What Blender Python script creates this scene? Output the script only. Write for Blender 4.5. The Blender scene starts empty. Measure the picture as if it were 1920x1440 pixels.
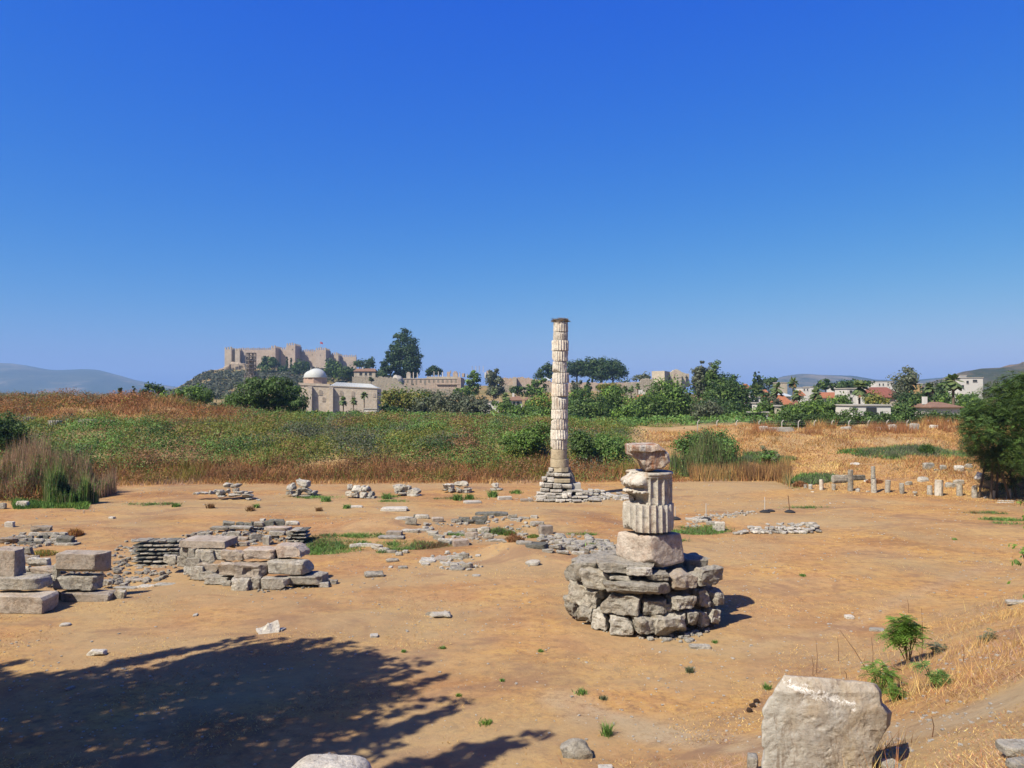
import bpy, math, random
import numpy as np
from mathutils import Vector

sc = bpy.context.scene
R = math.radians
# ------------------------------------------------------------------ camera
CAM_Z = 8.3
F = 1442.0                     # focal length in photograph pixels (1920 wide)
TILT = math.atan(25.0 / F)
cam = bpy.data.cameras.new('camera')
cam.sensor_width = 36.0
cam.lens = 36.0 * F / 1920.0
cam.clip_start = 0.1
cam.clip_end = 40000
camo = bpy.data.objects.new('camera', cam)
sc.collection.objects.link(camo)
camo.location = (0, 0, CAM_Z)
camo.rotation_euler = (math.pi / 2 + TILT, 0, 0)
sc.camera = camo
# ------------------------------------------------------------------ sky and sun
SUN_EL = R(49)
SKY_GRADE = [(2.15, 2.55), (0.97, 1.24), (0.78, 0.10)]      # gain and power for red, green, blue
SUN_AZ = math.atan2(-0.766, -0.643)          # where the sun stands, from +Y towards +X
world = bpy.data.worlds.new('World')
sc.world = world
world.use_nodes = True
wn = world.node_tree
wn.nodes.clear()
w_out = wn.nodes.new('ShaderNodeOutputWorld')
w_bg = wn.nodes.new('ShaderNodeBackground')
w_sky = wn.nodes.new('ShaderNodeTexSky')
w_sky.sky_type = 'NISHITA'
w_sky.sun_disc = False
w_sky.sun_elevation = SUN_EL
w_sky.sun_rotation = SUN_AZ % (2 * math.pi)
w_sky.altitude = 0
w_sky.air_density = 1.0
w_sky.dust_density = 1.0
w_sky.ozone_density = 1.0
# the photograph's deep blue: each channel of the sky graded by a power curve
w_sep = wn.nodes.new('ShaderNodeSeparateColor'); w_cmb = wn.nodes.new('ShaderNodeCombineColor')
wn.links.new(w_sky.outputs[0], w_sep.inputs[0])
for _i, (_k, _p) in enumerate(SKY_GRADE):
    _a = wn.nodes.new('ShaderNodeMath'); _a.operation = 'MULTIPLY'; _a.inputs[1].default_value = 0.094
    _b = wn.nodes.new('ShaderNodeMath'); _b.operation = 'POWER'; _b.inputs[1].default_value = _p
    _c = wn.nodes.new('ShaderNodeMath'); _c.operation = 'MULTIPLY'; _c.inputs[1].default_value = _k / 0.1866
    wn.links.new(w_sep.outputs[_i], _a.inputs[0]); wn.links.new(_a.outputs[0], _b.inputs[0]); wn.links.new(_b.outputs[0], _c.inputs[0])
    wn.links.new(_c.outputs[0], w_cmb.inputs[_i])
w_bg.inputs['Strength'].default_value = 0.1
wn.links.new(w_cmb.outputs[0], w_bg.inputs['Color'])
wn.links.new(w_bg.outputs[0], w_out.inputs['Surface'])
sun = bpy.data.lights.new('sun', 'SUN')
sun.energy = 4.8
sun.angle = R(0.5)
sun.color = (1.0, 0.935, 0.82)
suno = bpy.data.objects.new('sun', sun)
sc.collection.objects.link(suno)
SUN_DIR = Vector((math.sin(SUN_AZ) * math.cos(SUN_EL), math.cos(SUN_AZ) * math.cos(SUN_EL), math.sin(SUN_EL)))
suno.rotation_euler = SUN_DIR.to_track_quat('Z', 'Y').to_euler()
suno.location = (-40, -30, 60)
sc.view_settings.view_transform = 'Standard'
sc.view_settings.look = 'None'
sc.view_settings.exposure = 0.9
sc.view_settings.gamma = 1.0
sc.view_settings.use_curve_mapping = False
sc.cycles.max_bounces = 6
sc.cycles.diffuse_bounces = 2
sc.cycles.glossy_bounces = 1
sc.cycles.transmission_bounces = 3
sc.cycles.volume_bounces = 0

# ------------------------------------------------------------------ numpy noise
def _hash(ix, iy, iz, seed):
    h = (ix.astype(np.int64) * 374761393 + iy.astype(np.int64) * 668265263 + iz.astype(np.int64) * 2147483647 + seed * 974711) & 0xFFFFFFFF
    h = ((h ^ (h >> 13)) * 1274126177) & 0xFFFFFFFF
    h = ((h ^ (h >> 16)) * 2246822519) & 0xFFFFFFFF
    h = h ^ (h >> 15)
    return (h & 0xFFFFFF) / float(0xFFFFFF)

def vnoise(p, seed=0):
    p = np.asarray(p, float)
    i = np.floor(p).astype(np.int64)
    f = p - i
    f = f * f * (3 - 2 * f)
    r = 0
    for dx in (0, 1):
        wx = f[:, 0] if dx else 1 - f[:, 0]
        for dy in (0, 1):
            wy = f[:, 1] if dy else 1 - f[:, 1]
            for dz in (0, 1):
                wz = f[:, 2] if dz else 1 - f[:, 2]
                r = r + wx * wy * wz * _hash(i[:, 0] + dx, i[:, 1] + dy, i[:, 2] + dz, seed)
    return r

def fbm(p, seed=0, octs=4, gain=0.5):
    """about -1..1"""
    a, s, tot = 1.0, 0, 0
    p = np.asarray(p, float)
    for o in range(octs):
        s = s + a * (vnoise(p * (2.03 ** o) + 17.3 * o, seed + o) * 2 - 1)
        tot += a
        a *= gain
    return s / tot * 1.5

def n2(x, y, sc_, seed=0, octs=3):
    x = np.atleast_1d(np.asarray(x, float)); y = np.atleast_1d(np.asarray(y, float))
    return fbm(np.stack([x / sc_, y / sc_, np.zeros_like(x)], 1), seed, octs)

def sstep(a, b, x):
    t = np.clip((x - a) / (b - a), 0, 1)
    return t * t * (3 - 2 * t)

# ------------------------------------------------------------------ terrain heights
_bp = np.array([-2500, -900, -300, 0, 100, 165, 400, 1000, 1200, 1450, 1500, 1600, 1800, 1920, 2200, 3600, 6000], float)
_bY = np.array([25, 44, 55, 57, 59, 73, 75.5, 76, 77, 78, 70, 66, 62, 58, 50, 38, 20], float)
def Yb(px):
    return np.interp(px, _bp, _bY)
_YK = np.array([85, 92, 100, 110, 118, 130, 150, 200, 300, 400, 480, 600, 700, 850, 1000, 1500, 3000], float)
_TAB = {
    -1500: [3.2, 4.9, 5.2, 7.2, 7.9, 6, 4, 1, -1, -1, -1, -1, 0, 2, 1, 0, 0],
    250: [3.2, 4.9, 5.2, 7.3, 7.9, 6, 4, 1, -1, -1, -1, 0, 1, 5, 3, 0, 0],
    315: [3.2, 4.9, 5.3, 7.0, 7.4, 6, 4, 1, -1, -1, 0, 2, 7, 17, 12, 2, 0],
    400: [3.2, 4.5, 5.1, 5.5, 5.6, 5.2, 4.0, 2, -1, 3, 8, 14, 24, 39, 30, 5, 0],
    530: [3.1, 4.2, 4.6, 4.9, 5.0, 4.7, 3.9, 2, -1, -1, 6, 16, 28, 41, 35, 5, 0],
    650: [3.1, 4.2, 4.5, 4.8, 4.9, 4.6, 3.9, 2, -1, -1, 6, 16, 28, 40, 30, 5, 0],
    700: [3.1, 4.2, 4.5, 4.8, 4.9, 4.6, 3.9, 2, -1, -1, 8, 18, 28, 34, 26, 5, 0],
    760: [3.1, 4.2, 4.5, 4.8, 4.8, 4.5, 3.9, 2, -1, 4, 12.5, 19, 22, 22, 20, 5, 0],
    900: [3.0, 4.1, 4.4, 4.6, 4.6, 4.3, 3.7, 2, 1, 5.5, 12.5, 17, 19, 19, 15, 5, 0],
    1000: [2.7, 3.6, 4.0, 4.2, 4.3, 4.0, 3.5, 2, 1, 5.5, 12, 17, 18, 18, 15, 5, 0],
    1100: [2.0, 3.0, 3.6, 3.8, 3.8, 3.6, 3.2, 2, 1, 5.5, 13, 17, 17, 17, 14, 5, 0],
    1250: [1.6, 2.6, 3.6, 3.7, 3.7, 3.5, 3.2, 2, 2, 7, 11, 13, 13, 13, 12, 5, 0],
    1400: [1.7, 3.2, 4.3, 3.95, 3.9, 3.8, 3.8, 4.2, 4, 4, 5, 5, 5, 5, 5, 5, 0],
    1800: [2.5, 3.6, 4.3, 3.95, 3.9, 3.9, 3.9, 4.2, 4, 4, 5, 5, 5, 5, 5, 5, 0],
    4000: [4.3, 4.5, 4.8, 5, 5, 5, 5, 5, 5, 5, 5, 5, 5, 5, 5, 5, 0],
}
_ap = np.array(sorted(_TAB), float)
_at = np.array([_TAB[k] for k in sorted(_TAB)], float)
BUMPS = []          # x, y, radius_x, radius_y, height
def near_bank(x, y):
    s = (18 * x - 20 * (y - 14)) / 26.9
    s = s + 0.5 * np.sin(x * 0.5 + 1) * 0.5
    b1 = np.clip(0.06 * np.log1p(np.exp(np.clip((s) / 0.6, -30, 30))) * 0.6 / 0.06 * 0.53, 0, None)
    b2 = 6.7 * sstep(13, 1, y)
    z = np.maximum(b1, b2)
    return np.minimum(z, 6.7 + 0 * z)
def H(x, y, detail=True):
    x = np.atleast_1d(np.asarray(x, float)); y = np.atleast_1d(np.asarray(y, float))
    ys = np.maximum(y, 0.5)
    px = np.clip(x / ys * F + 960, -2400, 5800)
    r = y.copy()
    # beyond +-60 degrees measure by radius instead
    far = np.hypot(x, y)
    r = np.where(y < far * 0.45, far * 0.45, y)
    yb = Yb(px)
    z = np.zeros_like(x)
    # full knot interpolation along Y with first knot at yb (z=0)
    m = r > yb
    if m.any():
        pxm = px[m]; rm = r[m]; ybm = yb[m]
        ia = np.clip(np.searchsorted(_ap, pxm) - 1, 0, len(_ap) - 2)
        ta = np.clip((pxm - _ap[ia]) / (_ap[ia + 1] - _ap[ia]), 0, 1)
        ta = ta * ta * (3 - 2 * ta)
        rows = _at[ia] * (1 - ta)[:, None] + _at[ia + 1] * ta[:, None]
        # shift near knots when the foot of the bank is nearer
        zz = np.zeros_like(rm)
        k = np.clip(np.searchsorted(_YK, rm) - 1, -1, len(_YK) - 2)
        inner = k < 0
        t0 = np.clip((rm - ybm) / (_YK[0] - ybm), 0, 1)
        zz = rows[:, 0] * (0.5 * t0 + 0.5 * t0 * t0 * (3 - 2 * t0))
        kk = np.maximum(k, 0)
        tk = np.clip((rm - _YK[kk]) / (_YK[kk + 1] - _YK[kk]), 0, 1)
        v = rows[np.arange(len(rm)), kk] * (1 - tk) + rows[np.arange(len(rm)), kk + 1] * tk
        z[m] = np.where(inner, zz, v)
    z = np.maximum(z, near_bank(x, y))
    for bx, by, rx, ry, h in BUMPS:
        z = z + h * np.exp(-(((x - bx) / rx) ** 2 + ((y - by) / ry) ** 2))
    if detail:
        nb = sstep(0.3, 2.0, z)
        z = z + 0.05 * n2(x, y, 3.1, 5, 3) + nb * (0.28 + 0.35 * sstep(1150, 1300, px) * sstep(4, 12, y - yb)) * n2(x, y, 4.5, 9, 3) * sstep(8, 20, y) * sstep(600, 200, far)
    return z

def ray(px, py):
    """world direction with y component 1 for a photograph pixel"""
    a = (px - 960) / F
    b = -(py - 720) / F
    c, s = math.cos(TILT), math.sin(TILT)
    dy = c - b * s
    dz = s + b * c
    return a / dy, dz / dy
def P(px, py, Y):
    dx, dz = ray(px, py)
    return Vector((dx * Y, Y, CAM_Z + dz * Y))
_YS = np.geomspace(4, 1500, 2500)
def G(px, py):
    """where the ray of a pixel first meets the ground"""
    dx, dz = ray(px, py)
    h = H(dx * _YS, _YS)
    zr = CAM_Z + dz * _YS
    below = np.nonzero(zr < h)[0]
    if len(below) == 0:
        return P(px, py, 1500)
    i = below[0]
    if i == 0:
        Y = _YS[0]
    else:
        a = zr[i - 1] - h[i - 1]; b = zr[i] - h[i]
        Y = _YS[i - 1] + (_YS[i] - _YS[i - 1]) * a / (a - b)
    v = Vector((dx * Y, Y, 0)); v.z = float(H(v.x, v.y)[0])
    return v
def bump_px(px, py, rx, ry, h):
    g = G(px, py)
    BUMPS.append((g.x, g.y, rx, ry, h))
# pits and mounds of the old excavation
for b in [(235, 1085, 2.6, 2.0, -0.45), (980, 1040, 2.4, 1.5, 0.75), (715, 985, 2.6, 1.6, 0.45), (600, 1025, 2.5, 1.8, -0.35),
          (770, 1020, 2.6, 1.2, -0.3), (950, 995, 3.5, 1.6, -0.3), (1100, 985, 3.5, 2.0, -0.2), (1320, 995, 2.0, 1.2, -0.25),
          (160, 1000, 2.6, 1.4, 0.35), (1000, 975, 3.0, 1.6, 0.3), (1390, 975, 3.2, 2.0, 0.3), (430, 1005, 3.0, 2.0, 0.15),
          (1700, 985, 6.0, 4.0, 0.25), (1530, 1080, 5.0, 3.0, 0.15)]:
    bump_px(*b)

# ------------------------------------------------------------------ object helpers
rng = np.random.default_rng(7)
col = sc.collection
def link(o, parent=None):
    col.objects.link(o)
    if parent is not None:
        o.parent = parent
        o.location = o.location - parent.location
    return o
def tag(o, label=None, cat=None, group=None, kind=None):
    if label: o['label'] = label
    if cat: o['category'] = cat
    if group: o['group'] = group
    if kind is None and cat: kind = 'thing'
    if kind: o['kind'] = kind
    return o
def empty(name, loc, label, cat, group=None):
    o = bpy.data.objects.new(name, None)
    o.empty_display_size = 0.2
    o.location = loc
    col.objects.link(o)
    return tag(o, label, cat, group)
def np_mesh(name, V, faces, mat=None, colors=None, smooth=False, sharp=None):
    """faces: list of arrays of shape (n,3) or (n,4); colors: per vertex rgb"""
    me = bpy.data.meshes.new(name)
    V = np.asarray(V, np.float32)
    if isinstance(faces, np.ndarray): faces = [faces]
    faces = [np.asarray(f, np.int32) for f in faces if len(f)]
    nl = sum(f.size for f in faces); nf = sum(len(f) for f in faces)
    me.vertices.add(len(V)); me.vertices.foreach_set('co', V.ravel())
    me.loops.add(nl); me.loops.foreach_set('vertex_index', np.concatenate([f.ravel() for f in faces]))
    me.polygons.add(nf)
    tot = np.concatenate([np.full(len(f), f.shape[1]) for f in faces])
    st = np.concatenate([[0], np.cumsum(tot)[:-1]])
    me.polygons.foreach_set('loop_start', st.astype(np.int32))
    me.polygons.foreach_set('use_smooth', np.full(nf, bool(smooth)))
    me.update(calc_edges=True)
    if sharp is not None: me.set_sharp_from_angle(angle=R(sharp))
    if colors is not None:
        ca = me.color_attributes.new('tint', 'FLOAT_COLOR', 'POINT')
        c = np.ones((len(V), 4), np.float32); c[:, :3] = colors
        ca.data.foreach_set('color', c.ravel())
    if mat is not None: me.materials.append(mat)
    return me
def obj(name, me, parent=None, loc=(0, 0, 0), rot=(0, 0, 0)):
    o = bpy.data.objects.new(name, me)
    o.location = loc; o.rotation_euler = rot
    return link(o, parent)

class MB:
    """collects boxes, tubes and polygons for one mesh"""
    def __init__(s): s.v = []; s.q = []; s.t = []; s.n = 0
    def add(s, V, q=(), t=()):
        V = np.asarray(V, float)
        if len(q): s.q.append(np.asarray(q) + s.n)
        if len(t): s.t.append(np.asarray(t) + s.n)
        s.v.append(V); s.n += len(V); return s
    def box(s, c, d, rz=0.0, taper=1.0):
        """c = centre of the base, d = full size"""
        hx, hy, h = d[0] / 2, d[1] / 2, d[2]
        V = np.array([[-hx, -hy, 0], [hx, -hy, 0], [hx, hy, 0], [-hx, hy, 0], [-hx * taper, -hy * taper, h], [hx * taper, -hy * taper, h], [hx * taper, hy * taper, h], [-hx * taper, hy * taper, h]])
        cz, sz = math.cos(rz), math.sin(rz)
        V = np.stack([V[:, 0] * cz - V[:, 1] * sz, V[:, 0] * sz + V[:, 1] * cz, V[:, 2]], 1) + np.array(c)
        return s.add(V, [[0, 3, 2, 1], [4, 5, 6, 7], [0, 1, 5, 4], [1, 2, 6, 5], [2, 3, 7, 6], [3, 0, 4, 7]])
    def hexa(s, V):
        return s.add(V, [[0, 3, 2, 1], [4, 5, 6, 7], [0, 1, 5, 4], [1, 2, 6, 5], [2, 3, 7, 6], [3, 0, 4, 7]])
    def tube(s, pts, rad, n=6, cap=True):
        pts = [np.array(p, float) for p in pts]
        rad = np.broadcast_to(rad, len(pts))
        rings = []
        for i, p in enumerate(pts):
            d = pts[min(i + 1, len(pts) - 1)] - pts[max(i - 1, 0)]
            d /= (np.linalg.norm(d) + 1e-9)
            a = np.array([1, 0, 0]) if abs(d[0]) < 0.7 else np.array([0, 1, 0])
            u = np.cross(d, a); u /= np.linalg.norm(u); w = np.cross(d, u)
            th = np.arange(n) / n * 2 * math.pi
            rings.append(p + rad[i] * (np.cos(th)[:, None] * u + np.sin(th)[:, None] * w))
        V = np.concatenate(rings)
        q = []
        for i in range(len(pts) - 1):
            for k in range(n):
                q.append([i * n + k, i * n + (k + 1) % n, (i + 1) * n + (k + 1) % n, (i + 1) * n + k])
        t = []
        if cap:
            V = np.concatenate([V, [pts[0], pts[-1]]]); c0 = len(V) - 2
            for k in range(n):
                t.append([c0, (k + 1) % n, k]); t.append([c0 + 1, (len(pts) - 1) * n + k, (len(pts) - 1) * n + (k + 1) % n])
        return s.add(V, q, t)
    def mesh(s, name, mat, origin=(0, 0, 0), smooth=False, sharp=None):
        V = np.concatenate(s.v) - np.array(origin)
        fs = []
        if s.q: fs.append(np.concatenate(s.q))
        if s.t: fs.append(np.concatenate(s.t))
        return np_mesh(name, V, fs, mat, smooth=smooth, sharp=sharp)
    def obj(s, name, mat, parent=None, origin=(0, 0, 0), **k):
        return obj(name, s.mesh(name, mat, origin, **k), parent, origin)
# ------------------------------------------------------------------ materials
def new_mat(name):
    m = bpy.data.materials.new(name); m.use_nodes = True
    nt = m.node_tree; nt.nodes.clear()
    out = nt.nodes.new('ShaderNodeOutputMaterial')
    b = nt.nodes.new('ShaderNodeBsdfPrincipled')
    b.inputs['Roughness'].default_value = 0.9
    b.inputs['Specular IOR Level'].default_value = 0.2
    nt.links.new(b.outputs[0], out.inputs[0])
    return m, nt, b, out
def N(nt, t, **k):
    n = nt.nodes.new(t)
    for a, v in k.items():
        if a.startswith('_'): setattr(n, a[1:], v)
        else: n.inputs[a.replace('__', ' ')].default_value = v
    return n
def noise(nt, vec, scale, detail=6, rough=0.6, dist=0.0):
    n = N(nt, 'ShaderNodeTexNoise', Scale=scale, Detail=detail, Roughness=rough, Distortion=dist)
    nt.links.new(vec, n.inputs['Vector'])
    return n.outputs['Fac']
def ramp(nt, fac, stops):
    r = nt.nodes.new('ShaderNodeValToRGB')
    e = r.color_ramp.elements
    while len(e) < len(stops): e.new(0.5)
    for i, (p, c) in enumerate(stops):
        e[i].position = p
        e[i].color = (c, c, c, 1) if not hasattr(c, '__len__') else (*c, 1)
    nt.links.new(fac, r.inputs[0])
    return r.outputs[0]
def mix(nt, fac, a, b, mode='MIX'):
    m = nt.nodes.new('ShaderNodeMix'); m.data_type = 'RGBA'; m.blend_type = mode
    for s, v in ((m.inputs[0], fac), (m.inputs[6], a), (m.inputs[7], b)):
        if hasattr(v, 'is_linked') or isinstance(v, bpy.types.NodeSocket): nt.links.new(v, s)
        elif hasattr(v, '__len__'): s.default_value = (*v, 1)
        else: s.default_value = v
    return m.outputs[2]
def math_(nt, op, a, b=0.0, c=None):
    m = nt.nodes.new('ShaderNodeMath'); m.operation = op
    for i, v in enumerate((a, b, c)):
        if v is None: continue
        if isinstance(v, bpy.types.NodeSocket): nt.links.new(v, m.inputs[i])
        else: m.inputs[i].default_value = v
    return m.outputs[0]
AK = 0.64          # albedo scale shared by all surfaces
def setcol(nt, b, c):
    nt.links.new(mix(nt, 1.0, c, (AK, AK * 0.99, AK * 0.93), 'MULTIPLY'), b.inputs['Base Color'])
def bump(nt, b, h, strength, dist=0.05, prev=None):
    n = N(nt, 'ShaderNodeBump', Strength=strength, Distance=dist)
    nt.links.new(h, n.inputs['Height'])
    if prev is not None: nt.links.new(prev, n.inputs['Normal'])
    nt.links.new(n.outputs[0], b.inputs['Normal'])
    return n.outputs[0]
def stone_mat(name, base, light, dark, stain=None, stain_amt=0.3, scale=1.0, bumps=0.6, pits=0.4, streak=False, slo=0.5):
    m, nt, b, out = new_mat(name)
    tc = nt.nodes.new('ShaderNodeTexCoord')
    oi = nt.nodes.new('ShaderNodeObjectInfo')
    off = N(nt, 'ShaderNodeVectorMath', _operation='MULTIPLY_ADD')
    cmb = nt.nodes.new('ShaderNodeCombineXYZ')
    for i in range(3): nt.links.new(oi.outputs['Random'], cmb.inputs[i])
    nt.links.new(cmb.outputs[0], off.inputs[0]); off.inputs[1].default_value = (37, 91, 53)
    nt.links.new(tc.outputs['Object'], off.inputs[2])
    v = off.outputs[0]
    big = noise(nt, v, 1.1 * scale, 5, 0.62, 0.4)
    c = ramp(nt, big, [(0.32, dark), (0.5, base), (0.68, light)])
    mid = noise(nt, v, 5.0 * scale, 6, 0.7, 0.2)
    c = mix(nt, ramp(nt, mid, [(0.4, 0.0), (0.62, 0.55)]), c, light)
    c = mix(nt, ramp(nt, mid, [(0.36, 0.7), (0.46, 0.0)]), c, tuple(x * 0.72 for x in dark))
    if stain:
        sv = v
        if streak:
            mp = N(nt, 'ShaderNodeMapping'); mp.inputs['Scale'].default_value = (1, 1, 0.22)
            nt.links.new(v, mp.inputs[0]); sv = mp.outputs[0]
        s = noise(nt, sv, 1.9 * scale, 5, 0.65, 0.8)
        c = mix(nt, ramp(nt, s, [(slo, 0.0), (slo + 0.18, stain_amt)]), c, stain)
    fine = noise(nt, v, 26 * scale, 5, 0.75)
    c = mix(nt, ramp(nt, fine, [(0.33, 0.35), (0.5, 0.0)]), c, tuple(x * 0.6 for x in base))
    vc = N(nt, 'ShaderNodeTexNoise', Scale=3.2 * scale, Detail=5, Roughness=0.65, Distortion=1.6); nt.links.new(v, vc.inputs['Vector'])
    crack = math_(nt, 'ABSOLUTE', math_(nt, 'SUBTRACT', vc.outputs['Fac'], 0.5))
    c = mix(nt, ramp(nt, crack, [(0.0, 0.55), (0.018, 0.0)]), c, tuple(x * 0.4 for x in dark))
    # brightness varies from stone to stone
    c = mix(nt, 1.0, c, ramp(nt, oi.outputs['Random'], [(0.0, 0.74), (1.0, 1.14)]), 'MULTIPLY')
    setcol(nt, b, c)
    vo = N(nt, 'ShaderNodeTexVoronoi', Scale=9.0 * scale); nt.links.new(v, vo.inputs['Vector'])
    n1 = bump(nt, b, mid, min(1.0, bumps), 0.16)
    n2_ = bump(nt, b, fine, min(1.0, bumps * 0.9), 0.03, n1)
    bump(nt, b, ramp(nt, vo.outputs['Distance'], [(0.0, 0.0), (0.35, 1.0)]), pits * 0.5, 0.02, n2_)
    return m
M = {}
M['limestone'] = stone_mat('weathered_grey_limestone', (0.45, 0.42, 0.36), (0.66, 0.62, 0.54), (0.29, 0.265, 0.23), (0.48, 0.38, 0.24), 0.45, 1.0, 1.0, 0.6)
M['limestone_pale'] = stone_mat('pale_limestone', (0.60, 0.57, 0.50), (0.80, 0.76, 0.68), (0.40, 0.375, 0.32), (0.45, 0.36, 0.24), 0.35, 1.3, 0.9, 0.5)
M['marble'] = stone_mat('weathered_marble', (0.60, 0.56, 0.49), (0.76, 0.73, 0.66), (0.44, 0.40, 0.34), (0.52, 0.32, 0.18), 0.6, 0.8, 0.45, 0.35, True)
M['marble_pink'] = stone_mat('pinkish_hewn_marble', (0.58, 0.49, 0.41), (0.70, 0.62, 0.54), (0.46, 0.37, 0.30), (0.46, 0.30, 0.2), 0.5, 1.0, 0.8, 0.9)
M['marble_brown'] = stone_mat('brown_stained_marble', (0.62, 0.57, 0.49), (0.76, 0.73, 0.65), (0.46, 0.33, 0.22), (0.34, 0.13, 0.055), 0.95, 1.0, 0.7, 0.4, True, 0.40)
M['sandstone'] = stone_mat('tan_ashlar', (0.44, 0.36, 0.27), (0.56, 0.47, 0.37), (0.32, 0.26, 0.20), (0.36, 0.27, 0.19), 0.4, 1.0, 0.4, 0.3)
M['block_brown'] = stone_mat('brownish_cut_block', (0.40, 0.34, 0.28), (0.55, 0.49, 0.42), (0.30, 0.25, 0.2), (0.45, 0.33, 0.22), 0.5, 0.8, 0.5, 0.5)
M['slate'] = stone_mat('dark_greenish_stone', (0.20, 0.205, 0.18), (0.34, 0.33, 0.29), (0.12, 0.125, 0.11), (0.3, 0.25, 0.17), 0.3, 1.2, 1.0, 0.5)
M['white_stone'] = stone_mat('white_marble_scrap', (0.66, 0.62, 0.55), (0.8, 0.77, 0.7), (0.5, 0.45, 0.38), (0.5, 0.4, 0.28), 0.3, 2.0, 0.6, 0.4)
M['column_marble'] = stone_mat('cream_column_marble', (0.76, 0.71, 0.62), (0.90, 0.87, 0.79), (0.58, 0.52, 0.43), (0.60, 0.40, 0.26), 0.55, 0.8, 0.5, 0.3, True)
M['cement'] = stone_mat('yellowish_cement_fill', (0.50, 0.42, 0.29), (0.56, 0.48, 0.34), (0.44, 0.37, 0.26), None, 0, 0.6, 0.15, 0.1)
M['core'] = stone_mat('rubble_core', (0.30, 0.27, 0.22), (0.42, 0.38, 0.32), (0.18, 0.16, 0.13), None, 0, 2.0, 1.0, 0.5)

def wall_mat(name, a, bcol, mortar, bw, bh, scale_noise=0.15, bands=None):
    """far masonry, too distant to tell the stones apart"""
    m, nt, b, out = new_mat(name)
    tc = nt.nodes.new('ShaderNodeTexCoord')
    v = tc.outputs['Object']
    mp = N(nt, 'ShaderNodeVectorRotate', _rotation_type='X_AXIS', Angle=math.pi / 2)
    nt.links.new(v, mp.inputs['Vector'])
    br = N(nt, 'ShaderNodeTexBrick', Scale=1.0)
    br.inputs['Brick Width'].default_value = bw; br.inputs['Row Height'].default_value = bh
    br.inputs['Mortar Size'].default_value = 0.05
    br.inputs['Color1'].default_value = (*a, 1); br.inputs['Color2'].default_value = (*bcol, 1); br.inputs['Mortar'].default_value = (*mortar, 1)
    nt.links.new(mp.outputs[0], br.inputs['Vector'])
    n = noise(nt, v, scale_noise, 6, 0.7, 0.5)
    c = mix(nt, ramp(nt, n, [(0.35, 0.0), (0.65, 0.7)]), br.outputs['Color'], tuple(x * 0.75 for x in a))
    n3 = noise(nt, v, scale_noise * 5, 5, 0.7)
    c = mix(nt, ramp(nt, n3, [(0.4, 0.0), (0.7, 0.6)]), c, tuple(min(1, x * 1.2) for x in bcol))
    setcol(nt, b, c)
    bump(nt, b, n3, 0.6, 0.4)
    return m
M['castle'] = wall_mat('pinkish_castle_masonry', (0.52, 0.42, 0.35), (0.62, 0.53, 0.45), (0.38, 0.32, 0.26), 1.2, 0.5, 0.06)
M['castle_pale'] = wall_mat('pale_castle_masonry', (0.52, 0.45, 0.36), (0.58, 0.51, 0.42), (0.42, 0.36, 0.3), 1.2, 0.5, 0.06)
M['mosque'] = wall_mat('beige_mosque_ashlar', (0.58, 0.50, 0.40), (0.66, 0.58, 0.48), (0.52, 0.45, 0.36), 1.1, 0.45, 0.12)
M['brickwork'] = wall_mat('reddish_ruin_brick', (0.52, 0.40, 0.32), (0.60, 0.50, 0.41), (0.36, 0.28, 0.22), 0.9, 0.35, 0.15)
M['ruin_pale'] = wall_mat('weathered_pale_rubble_wall', (0.36, 0.32, 0.26), (0.52, 0.47, 0.38), (0.25, 0.22, 0.18), 0.8, 0.5, 0.25)
M['pale_wall'] = wall_mat('pale_ashlar', (0.54, 0.48, 0.385), (0.60, 0.54, 0.44), (0.46, 0.40, 0.33), 1.2, 0.6, 0.1)

def plain(name, c, rough=0.85, nz=0.12, sc_=2.0, metallic=0.0):
    m, nt, b, out = new_mat(name)
    tc = nt.nodes.new('ShaderNodeTexCoord')
    n = noise(nt, tc.outputs['Object'], sc_, 5, 0.65)
    cc = mix(nt, n, tuple(x * (1 - nz) for x in c), tuple(min(1, x * (1 + nz)) for x in c))
    setcol(nt, b, cc)
    b.inputs['Roughness'].default_value = rough; b.inputs['Metallic'].default_value = metallic
    return m
M['lead'] = plain('grey_lead_roof', (0.55, 0.58, 0.57), 0.6, 0.15, 0.4)
M['drum_brick'] = plain('red_brick_drum', (0.50, 0.36, 0.28), 0.9, 0.25, 0.8)
M['white'] = plain('white_plaster', (0.74, 0.73, 0.70), 0.9, 0.06)
M['dark_open'] = plain('shaded_glass', (0.05, 0.055, 0.06), 0.35, 0.2)
M['orange_wall'] = plain('ochre_plaster', (0.6, 0.4, 0.18))
M['bark'] = plain('grey_brown_bark', (0.13, 0.10, 0.075), 0.95, 0.35, 6.0)
M['palm_bark'] = plain('palm_bark', (0.19, 0.145, 0.10), 0.95, 0.35, 8.0)
M['concrete'] = plain('pale_concrete', (0.50, 0.48, 0.44), 0.9, 0.12, 5.0)
M['black_rubber'] = plain('black_rubber', (0.035, 0.035, 0.035), 0.7)
M['rust'] = plain('rusty_brown_metal', (0.16, 0.07, 0.04), 0.8, 0.3, 9.0)
M['pole_white'] = plain('dull_white_metal', (0.6, 0.58, 0.54), 0.6)
M['steel'] = plain('scaffold_steel', (0.22, 0.20, 0.19), 0.7, 0.2)
M['wire'] = plain('galvanised_wire', (0.3, 0.3, 0.3), 0.6)
M['flag_red'] = plain('red_flag_cloth', (0.55, 0.02, 0.03), 0.8, 0.05)
M['twig'] = plain('dry_twigs', (0.16, 0.12, 0.085), 0.95, 0.3, 12)
M['tent'] = plain('pale_blue_grey_roof_sheet', (0.5, 0.56, 0.6), 0.6, 0.08)
M['cone'] = plain('dark_brown_dung', (0.05, 0.03, 0.02), 0.95, 0.3, 20)
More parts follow.
